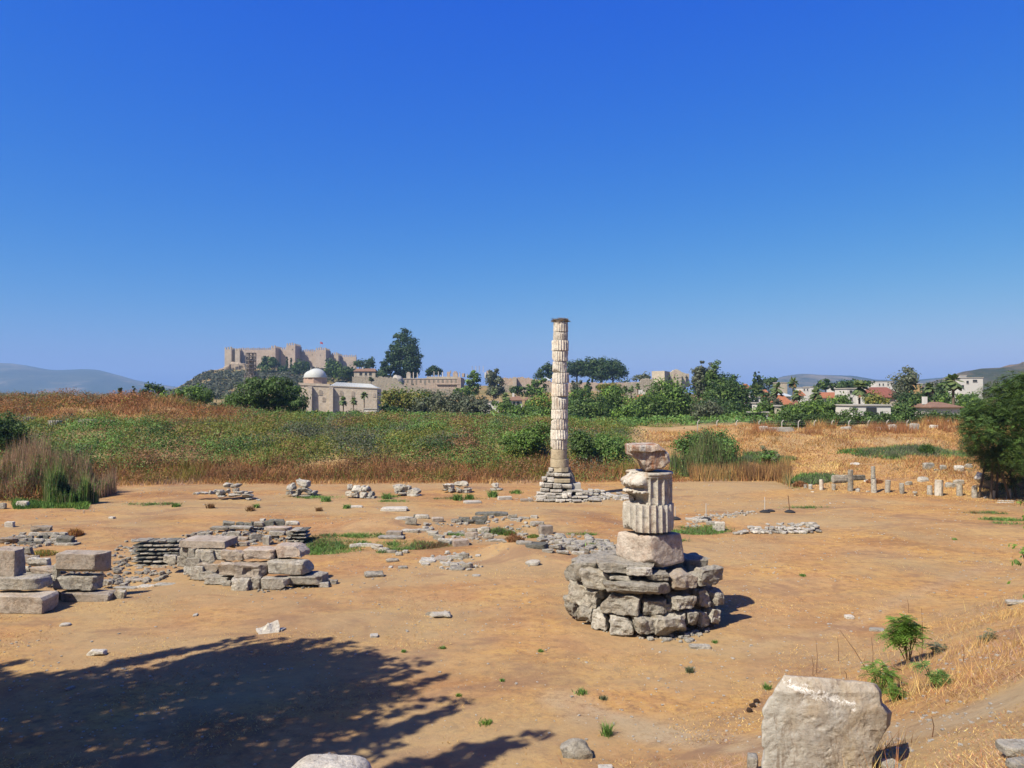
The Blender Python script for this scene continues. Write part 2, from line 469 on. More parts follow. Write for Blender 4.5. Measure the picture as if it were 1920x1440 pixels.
def tile_mat(name, c):
    m, nt, b, out = new_mat(name)
    tc = nt.nodes.new('ShaderNodeTexCoord')
    w = N(nt, 'ShaderNodeTexWave', Scale=1.6, Distortion=0.6); w.bands_direction = 'X'
    nt.links.new(tc.outputs['Object'], w.inputs['Vector'])
    n = noise(nt, tc.outputs['Object'], 1.2, 6, 0.7)
    cc = mix(nt, ramp(nt, n, [(0.3, 0.0), (0.7, 1.0)]), tuple(x * 0.65 for x in c), c)
    setcol(nt, b, cc)
    bump(nt, b, w.outputs['Fac'], 0.5, 0.1)
    return m
M['tile'] = tile_mat('orange_clay_tiles', (0.52, 0.21, 0.11))
M['tile_red'] = tile_mat('red_clay_tiles', (0.34, 0.13, 0.095))
M['tile_brown'] = tile_mat('brown_clay_tiles', (0.33, 0.2, 0.14))

def leaf_mat(name, trans=0.3, rough=0.6):
    m, nt, b, out = new_mat(name)
    at = nt.nodes.new('ShaderNodeAttribute'); at.attribute_name = 'tint'
    nt.links.new(at.outputs['Color'], b.inputs['Base Color'])
    b.inputs['Roughness'].default_value = rough
    t = nt.nodes.new('ShaderNodeBsdfTranslucent')
    br = mix(nt, 1.0, at.outputs['Color'], (1.25, 1.3, 0.7), 'MULTIPLY')
    nt.links.new(br, t.inputs['Color'])
    mx = nt.nodes.new('ShaderNodeMixShader'); mx.inputs[0].default_value = trans
    nt.links.new(b.outputs[0], mx.inputs[1]); nt.links.new(t.outputs[0], mx.inputs[2])
    nt.links.new(mx.outputs[0], out.inputs[0])
    return m
M['leaf'] = leaf_mat('green_leaves', 0.28, 0.55)
M['straw'] = leaf_mat('dry_straw', 0.2, 0.8)

# ground: earth, straw, green and pale path weights stored per vertex
def ground_mat():
    m, nt, b, out = new_mat('dry_earth_and_straw')
    at = nt.nodes.new('ShaderNodeAttribute'); at.attribute_name = 'tint'
    sep = nt.nodes.new('ShaderNodeSeparateColor'); nt.links.new(at.outputs['Color'], sep.inputs[0])
    tc = nt.nodes.new('ShaderNodeTexCoord'); v = tc.outputs['Object']
    mp = N(nt, 'ShaderNodeMapping'); mp.inputs['Scale'].default_value = (0.7, 1.0, 1.0); mp.inputs['Rotation'].default_value = (0, 0, R(8))
    nt.links.new(v, mp.inputs[0]); vs = mp.outputs[0]
    big = noise(nt, vs, 0.16, 8, 0.68, 0.9)
    c = ramp(nt, big, [(0.36, (0.29, 0.15, 0.078)), (0.46, (0.40, 0.215, 0.105)), (0.54, (0.48, 0.28, 0.14)), (0.64, (0.40, 0.22, 0.12))])
    mid = noise(nt, vs, 1.1, 7, 0.68, 0.4)
    straw_f = math_(nt, 'ADD', ramp(nt, noise(nt, vs, 0.30, 7, 0.7, 0.8), [(0.46, 0.0), (0.60, 0.95)]), sep.outputs[0])
    straw_f = math_(nt, 'MULTIPLY', straw_f, ramp(nt, noise(nt, v, 3.0, 7, 0.8), [(0.36, 0.15), (0.58, 1.0)]))
    straw_f = math_(nt, 'MINIMUM', straw_f, 0.95)
    c = mix(nt, straw_f, c, mix(nt, mid, (0.54, 0.29, 0.095), (0.58, 0.40, 0.17)))
    # trodden grey-brown earth
    c = mix(nt, ramp(nt, noise(nt, vs, 0.42, 6, 0.6, 1.0), [(0.52, 0.0), (0.68, 0.55)]), c, (0.30, 0.19, 0.125))
    path = math_(nt, 'MULTIPLY', sep.outputs[2], ramp(nt, mid, [(0.25, 0.75), (0.6, 1.0)]))
    c = mix(nt, path, c, (0.46, 0.37, 0.27))
    mot = noise(nt, v, 2.3, 8, 0.82)
    c = mix(nt, ramp(nt, mot, [(0.38, 0.8), (0.5, 0.0)]), c, (0.25, 0.15, 0.095))
    c = mix(nt, ramp(nt, mot, [(0.54, 0.0), (0.66, 0.5)]), c, (0.60, 0.42, 0.24))
    # speckle of clods, pebbles and chaff
    sp = noise(nt, v, 9.0, 8, 0.8)
    c = mix(nt, ramp(nt, sp, [(0.36, 0.6), (0.46, 0.0)]), c, (0.25, 0.15, 0.09))
    sp2 = noise(nt, v, 22.0, 4, 0.8)
    c = mix(nt, ramp(nt, sp2, [(0.60, 0.0), (0.70, 0.6)]), c, (0.68, 0.56, 0.40))
    vo = N(nt, 'ShaderNodeTexVoronoi', Scale=2.6, Randomness=1.0); nt.links.new(v, vo.inputs['Vector'])
    c = mix(nt, ramp(nt, vo.outputs['Distance'], [(0.045, 0.8), (0.07, 0.0)]), c, (0.66, 0.60, 0.50))
    g = math_(nt, 'MULTIPLY', sep.outputs[1], ramp(nt, noise(nt, v, 1.6, 6, 0.75), [(0.3, 0.35), (0.55, 1.0)]))
    c = mix(nt, g, c, mix(nt, mid, (0.07, 0.10, 0.03), (0.16, 0.17, 0.06)))
    c = mix(nt, 1.0, c, (1.01, 1.0, 0.93), 'MULTIPLY')
    c = mix(nt, ramp(nt, noise(nt, vs, 0.11, 6, 0.6, 0.5), [(0.42, 0.0), (0.58, 0.6)]), c, mix(nt, mid, (0.35, 0.26, 0.15), (0.50, 0.39, 0.22)))
    c = mix(nt, ramp(nt, noise(nt, vs, 0.24, 7, 0.66, 1.2), [(0.54, 0.0), (0.64, 0.6)]), c, (0.27, 0.165, 0.11))
    setcol(nt, b, c)
    b.inputs['Roughness'].default_value = 1.0; b.inputs['Specular IOR Level'].default_value = 0.05
    a1 = bump(nt, b, mid, 0.5, 0.12)
    a2 = bump(nt, b, sp, 0.7, 0.035, a1)
    bump(nt, b, sp2, 0.5, 0.012, a2)
    return m
M['ground'] = ground_mat()
def hill_mat(name, a, bcol, c3, s):
    m, nt, b, out = new_mat(name)
    tc = nt.nodes.new('ShaderNodeTexCoord'); v = tc.outputs['Object']
    n = noise(nt, v, s, 8, 0.68, 0.5)
    c = ramp(nt, n, [(0.38, a), (0.52, bcol), (0.66, c3)])
    n4 = noise(nt, v, s * 6, 6, 0.75)
    c = mix(nt, ramp(nt, n4, [(0.5, 0.0), (0.6, 0.8)]), c, a)
    setcol(nt, b, c)
    bump(nt, b, n, 0.8, 30)
    return m
M['hill_far'] = hill_mat('scrubby_mountain', (0.025, 0.045, 0.03), (0.055, 0.07, 0.045), (0.26, 0.21, 0.15), 0.0022)
M['hill_mid'] = hill_mat('scrubby_hill', (0.04, 0.055, 0.022), (0.14, 0.11, 0.06), (0.36, 0.24, 0.15), 0.006)
# ------------------------------------------------------------------ ground sheet
def green_patch_weight(x, y):
    w = np.zeros_like(x)
    for gx, gy, rx, ry, a in GREENS:
        w = np.maximum(w, a * np.exp(-(((x - gx) / rx) ** 2 + ((y - gy) / ry) ** 2)))
    return w
GREENS = []
for px, py, rx, ry, a in [(615, 1030, 1.8, 1.6, 1), (600, 1012, 1.3, 1.2, .8), (680, 1005, 1.2, .7, 1), (790, 1027, 2.0, .7, 1.2), (740, 1022, 1.0, .6, .9), (735,1035,.8,.4,.8),
                          (1120, 1022, .7, .4, .8), (1090, 1002, 1.0, .4, .9), (1320, 997, 1.6, .9, 1.1), (1290, 1000, 1.2, .6, .9), (940, 998, 1.5, .8, .6), (860, 1004, .9, .5, .6),
                          (290, 946, 2.2, .8, .8), (590, 933, 2.0, 1.0, .8), (740, 940, 1.5, .6, .6), (860, 935, 2.2, .8, .6), (730, 932, 1.0, .6, .7), (1880, 975, 1.5, .6, .8), (1505, 952, 2.0, .5, .6), (1890, 982, 1.2, .5, .7),
                          (1250, 1014, 1.5, .7, .6), (1850, 962, 1.5, .6, .6), (1510, 905, 3.0, 4.0, .5)]:
    g = G(px, py); GREENS.append((g.x, g.y, rx, ry, a))
def seg_dist(x, y, pts):
    d = np.full(x.shape, 1e9)
    for (ax, ay), (bx, by) in zip(pts[:-1], pts[1:]):
        vx, vy = bx - ax, by - ay
        t = np.clip(((x - ax) * vx + (y - ay) * vy) / (vx * vx + vy * vy), 0, 1)
        d = np.minimum(d, np.hypot(x - ax - t * vx, y - ay - t * vy))
    return d
_path = [tuple(G(px, py)[:2]) for px, py in [(1060, 1312), (1110, 1345), (1200, 1368), (1330, 1388), (1430, 1398), (1560, 1385), (1700, 1375), (1800, 1345), (1918, 1300)]]
_path.append((_path[-1][0] + 8, _path[-1][1] + 2))
_path2 = [tuple(G(px, py)[:2]) for px, py in [(1240, 1215), (1400, 1215), (1560, 1185), (1700, 1120), (1850, 1060)]]
def zones(x, y):
    """straw, green, path weights"""
    ys = np.maximum(y, 0.5)
    px = x / ys * F + 960
    yb = Yb(np.clip(px, -2400, 5800))
    out = sstep(-1.0, 1.5, y - yb)                       # beyond the foot of the bank
    nb = sstep(0.2, 1.2, near_bank(x, y))
    nz = n2(x, y, 6, 31, 3)
    straw = np.clip(out * 0.55 + nb * 0.45 + 0.25 * nz * (out + nb), 0, 1)
    # straw band along the right side and the foot of the right bank
    straw = np.maximum(straw, 0.5 * sstep(1250, 1600, px) * sstep(32, 45, y) * (1 - out) * (0.55 + 0.6 * nz))
    nz2 = n2(x, y, 9, 37, 4)
    straw = np.maximum(straw, np.clip(.34 * sstep(1000, 1500, px) + .5 * nz2 * sstep(700, 1300, px), 0, .7) * (1 - out))
    straw = np.maximum(straw, .75 * np.exp(-((y - 57 + .012 * x * 3) / 2.6) ** 2) * np.clip(.5 + .9 * nz, 0, 1))
    straw = np.maximum(straw, .6 * np.clip(n2(x, y, 5, 38, 4) * 1.6, 0, 1) * (1 - out) * sstep(45, 20, y))
    left = sstep(1260, 1120, px)
    gband = left * sstep(2.0, 5.0, y - yb + 1.0 * nz) * sstep(520, 200, y) * (1 - sstep(96, 102, y) * sstep(470, 400, px))
    gband = gband * sstep(-200, 100, px + 900)
    green = np.maximum(np.clip(gband * (0.95 + 0.4 * nz), 0, 1), green_patch_weight(x, y) * (1 - out))
    beyond = sstep(108, 125, y)
    green = np.maximum(green, beyond * np.clip(0.75 + 0.5 * n2(x, y, 25, 44, 3), 0, 1))
    path = 0.98 * np.clip(1.7 - seg_dist(x, y, _path) / 0.55, 0, 1) * np.clip(0.9 + 0.6 * n2(x, y, 1.2, 66, 3), 0, 1)
    path = np.maximum(path, 0.35 * np.clip(1.3 - seg_dist(x, y, _path2) / 0.5, 0, 1))
    path = path * sstep(6, 9, y)
    straw = straw * (1 - path)
    return straw, green, path
def build_ground():
    th = np.concatenate([np.linspace(-180, -58, 26)[:-1], np.linspace(-58, -40, 20)[:-1], np.linspace(-40, 40, 300)[:-1], np.linspace(40, 58, 20)[:-1], np.linspace(58, 180, 26)])
    r = np.concatenate([[0.6], np.geomspace(1.5, 10, 22)[:-1], np.geomspace(10, 130, 330)[:-1], np.geomspace(130, 1100, 100)[:-1], np.geomspace(1100, 14000, 30)])
    T, Rr = np.meshgrid(R(1) * th, r)
    x = (np.sin(T) * Rr).ravel(); y = (np.cos(T) * Rr).ravel()
    z = H(x, y)
    nt_, nr = len(th), len(r)
    i = np.arange(nr - 1)[:, None] * nt_ + np.arange(nt_ - 1)[None]
    q = np.stack([i, i + 1, i + nt_ + 1, i + nt_], -1).reshape(-1, 4)[:, ::-1]
    s, g, p = zones(x, y)
    me = np_mesh('ground', np.stack([x, y, z], 1), q, M['ground'], np.stack([s, g, p], 1), smooth=True)
    tag(obj('ground', me), kind='structure')
build_ground()

# distant hills: ridges with depth, ring after ring
def hill(name, prof, Y, depth, mat, seed, rough=0.05, nx=160, ny=26):
    px = np.array([p[0] for p in prof], float); py = np.array([p[1] for p in prof], float)
    u = np.linspace(px[0], px[-1], nx)
    hh = np.array([ray(960, v)[1] for v in np.interp(u, px, py)])
    k = np.ones(9) / 9
    hh = np.convolve(np.pad(hh, 4, 'edge'), k, 'valid')
    V = []
    for j in range(ny):
        t = j / (ny - 1)
        yy = Y - depth * 0.5 + depth * t
        prof_t = math.sin(math.pi * min(1, max(0, t))) ** 0.8
        xx = (u - 960) / F * yy
        z = (CAM_Z + hh * Y) * prof_t
        z = z * (1 + rough * n2(xx, np.full_like(xx, yy), depth * 0.12, seed, 4)) - 3
        V.append(np.stack([xx, np.full_like(xx, yy), z], 1))
    V = np.concatenate(V)
    i = np.arange(ny - 1)[:, None] * nx + np.arange(nx - 1)[None]
    q = np.stack([i, i + 1, i + nx + 1, i + nx], -1).reshape(-1, 4)
    o = obj(name, np_mesh(name, V, q, mat, smooth=True))
    return tag(o, kind='structure')
hill('mountain', [(-900, 745), (-500, 700), (-300, 690), (-150, 700), (-40, 684), (25, 680), (50, 684), (80, 693), (120, 695), (160, 691), (190, 692), (220, 702), (250, 712), (290, 720), (320, 722), (380, 735), (460, 748)], 6500, 3000, M['hill_far'], 3)
hill('mountain', [(1330, 748), (1400, 730), (1440, 714), (1470, 706), (1492, 702), (1530, 704), (1560, 704), (1610, 706), (1650, 714), (1700, 714), (1760, 708), (1900, 700), (2100, 715), (2500, 745)], 3800, 1500, M['hill_far'], 8, 0.08)
hill('hill', [(1640, 752), (1700, 728), (1735, 714), (1770, 704), (1800, 697), (1850, 689), (1900, 678), (1960, 670), (2100, 660), (2400, 690), (2900, 745)], 1300, 520, M['hill_mid'], 12, 0.12)
# ------------------------------------------------------------------ stones
_tmpl = {}
def cube_template(n):
    if n in _tmpl: return _tmpl[n]
    idx = {}; V = []; Q = []
    def vid(p):
        if p not in idx:
            idx[p] = len(V); V.append([c / n * 2 - 1 for c in p])
        return idx[p]
    for ax in range(3):
        for side in (0, n):
            for i in range(n):
                for j in range(n):
                    c = []
                    for a, b in ((i, j), (i + 1, j), (i + 1, j + 1), (i, j + 1)):
                        p = [0, 0, 0]; p[ax] = side; p[(ax + 1) % 3] = a; p[(ax + 2) % 3] = b
                        c.append(vid(tuple(p)))
                    Q.append(c if side else c[::-1])
    _tmpl[n] = (np.array(V, float), np.array(Q))
    return _tmpl[n]
def rock_verts(w, d, h, seed, n=8, k=9, rough=0.05, warp=0.10, chips=4, chip=0.10, corners=None):
    V, Q = cube_template(n)
    rg = np.random.default_rng(seed)
    p = V.copy()
    # pull grid lines towards the edges so that arrises stay crisp
    p = np.sign(p) * (1 - (1 - np.abs(p)) ** 1.25)
    L = (np.abs(p) ** k).sum(1) ** (1 / k)
    p = p / L[:, None]
    cw = (rg.random((8, 3)) * 2 - 1) * warp
    off = 0
    for c in range(8):
        s = np.array([(c >> 0 & 1) * 2 - 1, (c >> 1 & 1) * 2 - 1, (c >> 2 & 1) * 2 - 1])
        wgt = ((1 + p * s) / 2).prod(1)
        off = off + wgt[:, None] * cw[c]
    p = p + off
    dims = np.array([w, d, h]) / 2
    p = p * dims
    m = min(w, d, h)
    for _ in range(chips):
        nn = rg.normal(size=3); nn[np.argmin(np.abs(nn))] *= 0.3
        nn /= np.linalg.norm(nn)
        sup = (p @ nn).max()
        dist = sup - rg.random() * chip * m * 1.8
        ex = p @ nn - dist
        p = p - np.clip(ex, 0, None)[:, None] * nn * (0.85 + 0.15 * rg.random())
    if rough > 0:
        q = p / m
        o = rg.random(3) * 50
        dn = p / (np.linalg.norm(p / dims, axis=1)[:, None] * dims + 1e-9)
        nrm = p / dims; nrm = np.sign(nrm) * np.abs(nrm) ** 3; nrm /= np.linalg.norm(nrm, axis=1)[:, None] + 1e-9
        a = fbm(q * 1.3 + o, seed, 3)
        b_ = fbm(q * 4.0 + o, seed + 9, 3)
        ridg = -np.abs(fbm(q * 1.9 + o + 7, seed + 4, 2))
        c_ = -np.abs(fbm(q * 6.5 + o + 3, seed + 14, 3)) if n >= 8 else 0
        p = p + nrm * (m * rough * (a + 0.45 * b_ + 0.9 * ridg + 0.35 * c_))[:, None]
    mn, mx = p.min(0), p.max(0)
    p = (p - (mn + mx) / 2) / (mx - mn) * np.array([w, d, h])
    p[:, 2] += h / 2
    return p, Q
def rock(name, w, d, h, mat, seed, parent=None, loc=(0, 0, 0), rot=(0, 0, 0), sharp=24, **k):
    p, Q = rock_verts(w, d, h, seed, **k)
    me = np_mesh(name, p, Q, mat, smooth=True, sharp=sharp)
    return obj(name, me, parent, loc, rot)
_seed = [100]
def nseed():
    _seed[0] += 1; return _seed[0]
def fit(rect, Y, depth, zbot=None):
    """width, height, base centre of a stone seen in a photograph rectangle, its front at distance Y"""
    x0, y0, x1, y1 = rect
    xa = P(x0, y1, Y + depth * 0.35).x; xb = P(x1, y1, Y + depth * 0.35).x
    zb = P(x0, y1, Y).z if zbot is None else zbot
    zt = P(x0, y0, Y + depth * 0.9).z
    if zt < CAM_Z: pass
    else: zt = P(x0, y0, Y).z
    h = max(zt - zb, 0.12 * (xb - xa), 0.06)
    return abs(xb - xa), h, Vector(((xa + xb) / 2, Y + depth / 2, zb))
def stone_at(rect, Y, mat, parent=None, depth=None, yaw=0.0, name='stone', sink=0.0, **k):
    w0 = abs(P(rect[2], rect[3], Y).x - P(rect[0], rect[3], Y).x)
    if depth is None: depth = min(max(0.45 * w0, 0.3), 1.1)
    w, h, c = fit(rect, Y, depth)
    c.z -= sink; h += sink
    # rotating widens the outline: shrink the sides to keep the rectangle
    cy, sy = abs(math.cos(yaw)), abs(math.sin(yaw))
    ww = max((w - depth * sy * .8) / max(cy, 0.3), 0.72 * w)
    return rock(name, ww, depth, h, mat, nseed(), parent, c, (0, 0, yaw), **k)
def loose(rect, mat, label, cat='stone', name='stone', depth=None, yaw=None, group=None, sink=0.04, **k):
    """a single stone lying on the ground inside a photograph rectangle"""
    g = G((rect[0] + rect[2]) / 2, rect[3])
    if yaw is None: yaw = random.Random(rect[0]).uniform(-0.3, 0.3)
    o = stone_at(rect, g.y, mat, None, depth, yaw, name, sink, **k)
    return tag(o, label, cat, group)

# ---- fluted drums
def drum(name, r, h, mat, seed, flutes=24, depth=0.055, rows=12, taper=0.0, cut=(), notch=None, rough=0.012, parent=None, loc=(0, 0, 0), rot=(0, 0, 0), a0=0.0, segs=6, erode=0.0, bead=False, pocket=False, sharp=28, dent=None):
    rg = np.random.default_rng(seed)
    nth = flutes * segs
    th = np.arange(nth) / nth * 2 * math.pi + a0
    zr = np.linspace(0, 1, rows + 1)
    T, Z = np.meshgrid(th, zr)
    t = ((T - a0) / (2 * math.pi) * flutes) % 1.0
    s = (t - 0.5) * 2
    fl = np.where(np.abs(s) < 0.86, np.sqrt(np.clip(1 - (s / 0.86) ** 2, 0, 1)), 0)
    er = np.clip(0.5 + 0.9 * fbm(np.stack([np.cos(T).ravel() * 1.6, np.sin(T).ravel() * 1.6, Z.ravel() * h / r * 1.6], 1) + seed * 3.1, seed, 3), 0, 1).reshape(T.shape)
    keep = 1 - erode * sstep(0.45, 0.75, er)
    d = depth * fl * keep
    top_stop = 1.0
    if pocket: d = d * sstep(0.86, 0.80, Z)
    rad = r * (1 - taper * Z) - d - depth * 0.8 * (1 - keep)
    if bead: rad = rad + np.where(Z > 0.9, 0.05 * r * np.sqrt(np.clip(1 - ((Z - 0.955) / 0.05) ** 2, 0, 1)), 0)
    edge = np.minimum(Z, 1 - Z) * h
    rad = rad - 0.02 * r * np.exp(-edge / (0.03 * r + 1e-6)) * (0.4 + er)
    X = np.cos(T) * rad; Yv = np.sin(T) * rad; ZZ = Z * h
    p = np.stack([X.ravel(), Yv.ravel(), ZZ.ravel()], 1)
    nr = fbm(p / r * 2.2 + seed, seed + 2, 4)
    p[:, :2] *= (1 + rough * 2.2 * nr)[:, None]
    # caps: rings inwards
    q = []
    i = np.arange(rows)[:, None] * nth + np.arange(nth)[None]
    j = np.arange(rows)[:, None] * nth + (np.arange(nth)[None] + 1) % nth
    q.append(np.stack([i, j, j + nth, i + nth], -1).reshape(-1, 4))
    base = [0, rows * nth]
    V = [p]; cnt = len(p)
    for top in (0, 1):
        ring = base[top]; cur = p[ring:ring + nth]
        prev = ring + np.arange(nth)
        for f in (0.8, 0.5, 0.2):
            nv = cur.copy(); nv[:, :2] *= f
            nv[:, 2] += 0.02 * r * fbm(nv / r * 3 + 5 + seed, seed, 3)
            V.append(nv)
            now = cnt + np.arange(nth); cnt += nth
            a, b_, c_, d_ = prev, np.roll(prev, -1), np.roll(now, -1), now
            q.append(np.stack([a, b_, c_, d_], 1) if top else np.stack([d_, c_, b_, a], 1))
            prev = now
        V.append(np.array([[0, 0, cur[:, 2].mean()]])); cc = cnt; cnt += 1
        tri = np.stack([prev, np.roll(prev, -1), np.full(nth, cc)], 1)
        q.append(('t', tri if top else tri[:, ::-1]))
    p = np.concatenate(V)
    for (nx, ny, nz, dist) in cut:            # broken faces: flatten whatever sticks out past a plane
        nn = np.array([nx, ny, nz], float); nn /= np.linalg.norm(nn)
        ex = (p - np.array([0, 0, h / 2])) @ nn - dist * r
        m = ex > 0
        amt = ex + 0.05 * r * fbm(p / r * 2.5 + seed + 11, seed + 5, 4) + 0.025 * r
        p[m] -= nn * np.clip(amt[m], 0, None)[:, None]
    if notch is not None:
        p = notch(p)
    quads = np.concatenate([x for x in q if not isinstance(x, tuple)]); tris = np.concatenate([x[1] for x in q if isinstance(x, tuple)])
    me = np_mesh(name, p, [quads, tris], mat, smooth=True, sharp=sharp)
    return obj(name, me, parent, loc, rot)

# ================================================================== the stacked column fragments in front
PIER_Y = 28.3
pier_base = P(1212, 1175, 28.0)
def z8(X, Y): return (980 + X / 3.6, 820 + Y / 3.6)
pier = empty('stone_pier', (P(1212, 1180, PIER_Y).x, PIER_Y, 0), 'rough round pier of big weathered grey boulders carrying the stacked column fragments', 'stone pier')
def pier_front(px, lvl):
    return 26.45 + ((px - 1222) / 145.0) ** 2 * 2.1 + 0.10 * lvl
def pier_stone(r, lvl, mat='limestone', yaw=None, push=0.0, depth=1.15, tilt=0.0, **k):
    a = z8(r[0], r[1]); b = z8(r[2], r[3])
    cx = (a[0] + b[0]) / 2
    if yaw is None: yaw = (cx - 1222) / 145.0 * 0.75
    Y = pier_front(cx, lvl) + push
    kw = dict(n=24, k=14, rough=0.11, warp=0.13, chips=8, chip=0.15); kw.update(k)
    if abs(yaw) > .3: depth = min(depth, .85)
    o = stone_at((a[0] - 6, a[1] - 2.5, b[0] + 6, b[1] + 6), Y, M[mat], pier, depth, yaw, 'stone', 0.0, **kw)
    if tilt: o.rotation_euler.y = tilt
    return o
for r, lvl, mat, kw in [
    # lowest course
    ((298, 1055, 425, 1222), 0, 'limestone', dict(yaw=-1.0)), ((400, 1100, 520, 1245), 0, 'limestone', dict(yaw=-0.75)), ((480, 1140, 600, 1285), 0, 'limestone_pale', {}),
    ((585, 1160, 775, 1330), 0, 'limestone_pale', dict(chips=8)), ((745, 1185, 910, 1318), 0, 'limestone', dict(yaw=0.35)), ((868, 1155, 1098, 1355), 0, 'limestone', dict(chips=9, push=-0.1, k=5)),
    ((1075, 1150, 1165, 1262), 0, 'limestone_pale', {}), ((1140, 1150, 1222, 1268), 0, 'limestone_pale', dict(push=.2)), ((1200, 1128, 1308, 1256), 0, 'limestone_pale', dict(tilt=0.3, chips=8)),
    # second course
    ((305, 950, 535, 1140), 1, 'limestone', dict(yaw=-.8, tilt=.22)), ((420, 1010, 545, 1150), 1, 'limestone', dict(push=.1)), ((535, 1020, 822, 1195), 1, 'limestone', dict(push=-.05)), ((815, 1055, 945, 1190), 1, 'limestone', dict(push=.25)),
    ((968, 1035, 1150, 1152), 1, 'limestone', {}), ((930, 1080, 985, 1180), 1, 'limestone', dict(push=.3)), ((1140, 1003, 1240, 1145), 1, 'limestone', dict(push=.15)), ((1232, 1000, 1340, 1130), 1, 'limestone', {}),
    # third course
    ((308, 830, 500, 975), 2, 'limestone', dict(yaw=-.85)), ((400, 870, 610, 1012), 2, 'limestone', dict(yaw=-.35)), ((550, 945, 990, 1066), 2, 'limestone', dict(push=-.15, k=5)), ((598, 912, 740, 955), 2, 'limestone', dict(push=.2, depth=.8)),
    ((850, 898, 972, 955), 2, 'limestone', dict(push=.25, depth=.8)), ((973, 888, 1165, 1016), 2, 'block_brown', {}), ((1118, 862, 1352, 1003), 2, 'limestone', dict(yaw=.45)),
    # the thin slab under the hewn block
    ((508, 795, 875, 912), 3, 'limestone', dict(push=.15, depth=1.5, yaw=-.05, tilt=.05, chips=9, chip=.3)), ((715, 862, 862, 922), 3, 'limestone_pale', dict(push=.05, depth=.8)),
    ]:
    pier_stone(r, lvl, mat, **kw)
def pier_core():
    c = P(1213, 1180, PIER_Y)
    p, Q = rock_verts(4.25, 2.5, 2.25, 5, n=34, k=4, rough=0.13, warp=0.05)
    obj('rubble_core', np_mesh('rubble_core', p, Q, M['core'], smooth=True, sharp=20), pier, (c.x, PIER_Y + 0.62, -0.1))
pier_core()
# back and sides, which the photograph does not show but a side step would
for k_ in range(9):
    a = math.pi * (0.05 + 0.9 * k_ / 8)
    for lv in range(3):
        rock('stone', 1.15, 0.9, 0.78, M['limestone'], nseed(), pier, (pier.location.x + math.cos(a + lv * .13) * 2.15, PIER_Y + 0.55 + math.sin(a + lv * .13) * 1.35, lv * 0.76), (0, 0, a + math.pi / 2), n=6, rough=.08, warp=.14, chips=4)
# chips and gravel at the foot
def rubble(name, label, pts, smin, smax, mat, seed, cat='rubble', z=0.0):
    rg = np.random.default_rng(seed)
    V = []; Q = []; cnt = 0
    for (x, y, zz) in pts:
        s = smin + (smax - smin) * rg.random() ** 2
        p, q = rock_verts(s * (0.8 + 0.7 * rg.random()), s, s * (0.45 + 0.4 * rg.random()), int(rg.integers(1e6)), n=2, k=4, rough=0.0, warp=0.35, chips=2, chip=.2)
        a = rg.random() * 6.28; ca, sa = math.cos(a), math.sin(a)
        V.append(np.stack([p[:, 0] * ca - p[:, 1] * sa + x, p[:, 0] * sa + p[:, 1] * ca + y, p[:, 2] + zz - 0.15 * s], 1)); Q.append(q + cnt); cnt += len(p)
    o = obj(name, np_mesh(name, np.concatenate(V), np.concatenate(Q), mat))
    return tag(o, label, cat, kind='stuff')
def scatter_px(poly, n, rg, jit=0.0):
    poly = np.array(poly, float); mn, mx = poly.min(0), poly.max(0); out = []
    while len(out) < n:
        x, y = mn + (mx - mn) * rg.random(2)
        ins = False; j = len(poly) - 1
        for i in range(len(poly)):
            if (poly[i, 1] > y) != (poly[j, 1] > y) and x < (poly[j, 0] - poly[i, 0]) * (y - poly[i, 1]) / (poly[j, 1] - poly[i, 1]) + poly[i, 0]: ins = not ins
            j = i
        if ins:
            g = G(x, y); out.append((g.x, g.y, g.z))
    return out
_rg = np.random.default_rng(4)
rubble('gravel', 'pale stone chips and gravel strewn at the foot of the boulder pier', scatter_px([(1160, 1178), (1200, 1200), (1290, 1206), (1345, 1175), (1330, 1165), (1180, 1165)], 260, _rg), 0.03, 0.22, M['limestone_pale'], 3, 'gravel')
rubble('gravel', 'small stones fallen along the left foot of the boulder pier', scatter_px([(1060, 1150), (1110, 1180), (1180, 1195), (1170, 1165)], 70, _rg), 0.03, 0.14, M['limestone_pale'], 5, 'gravel')

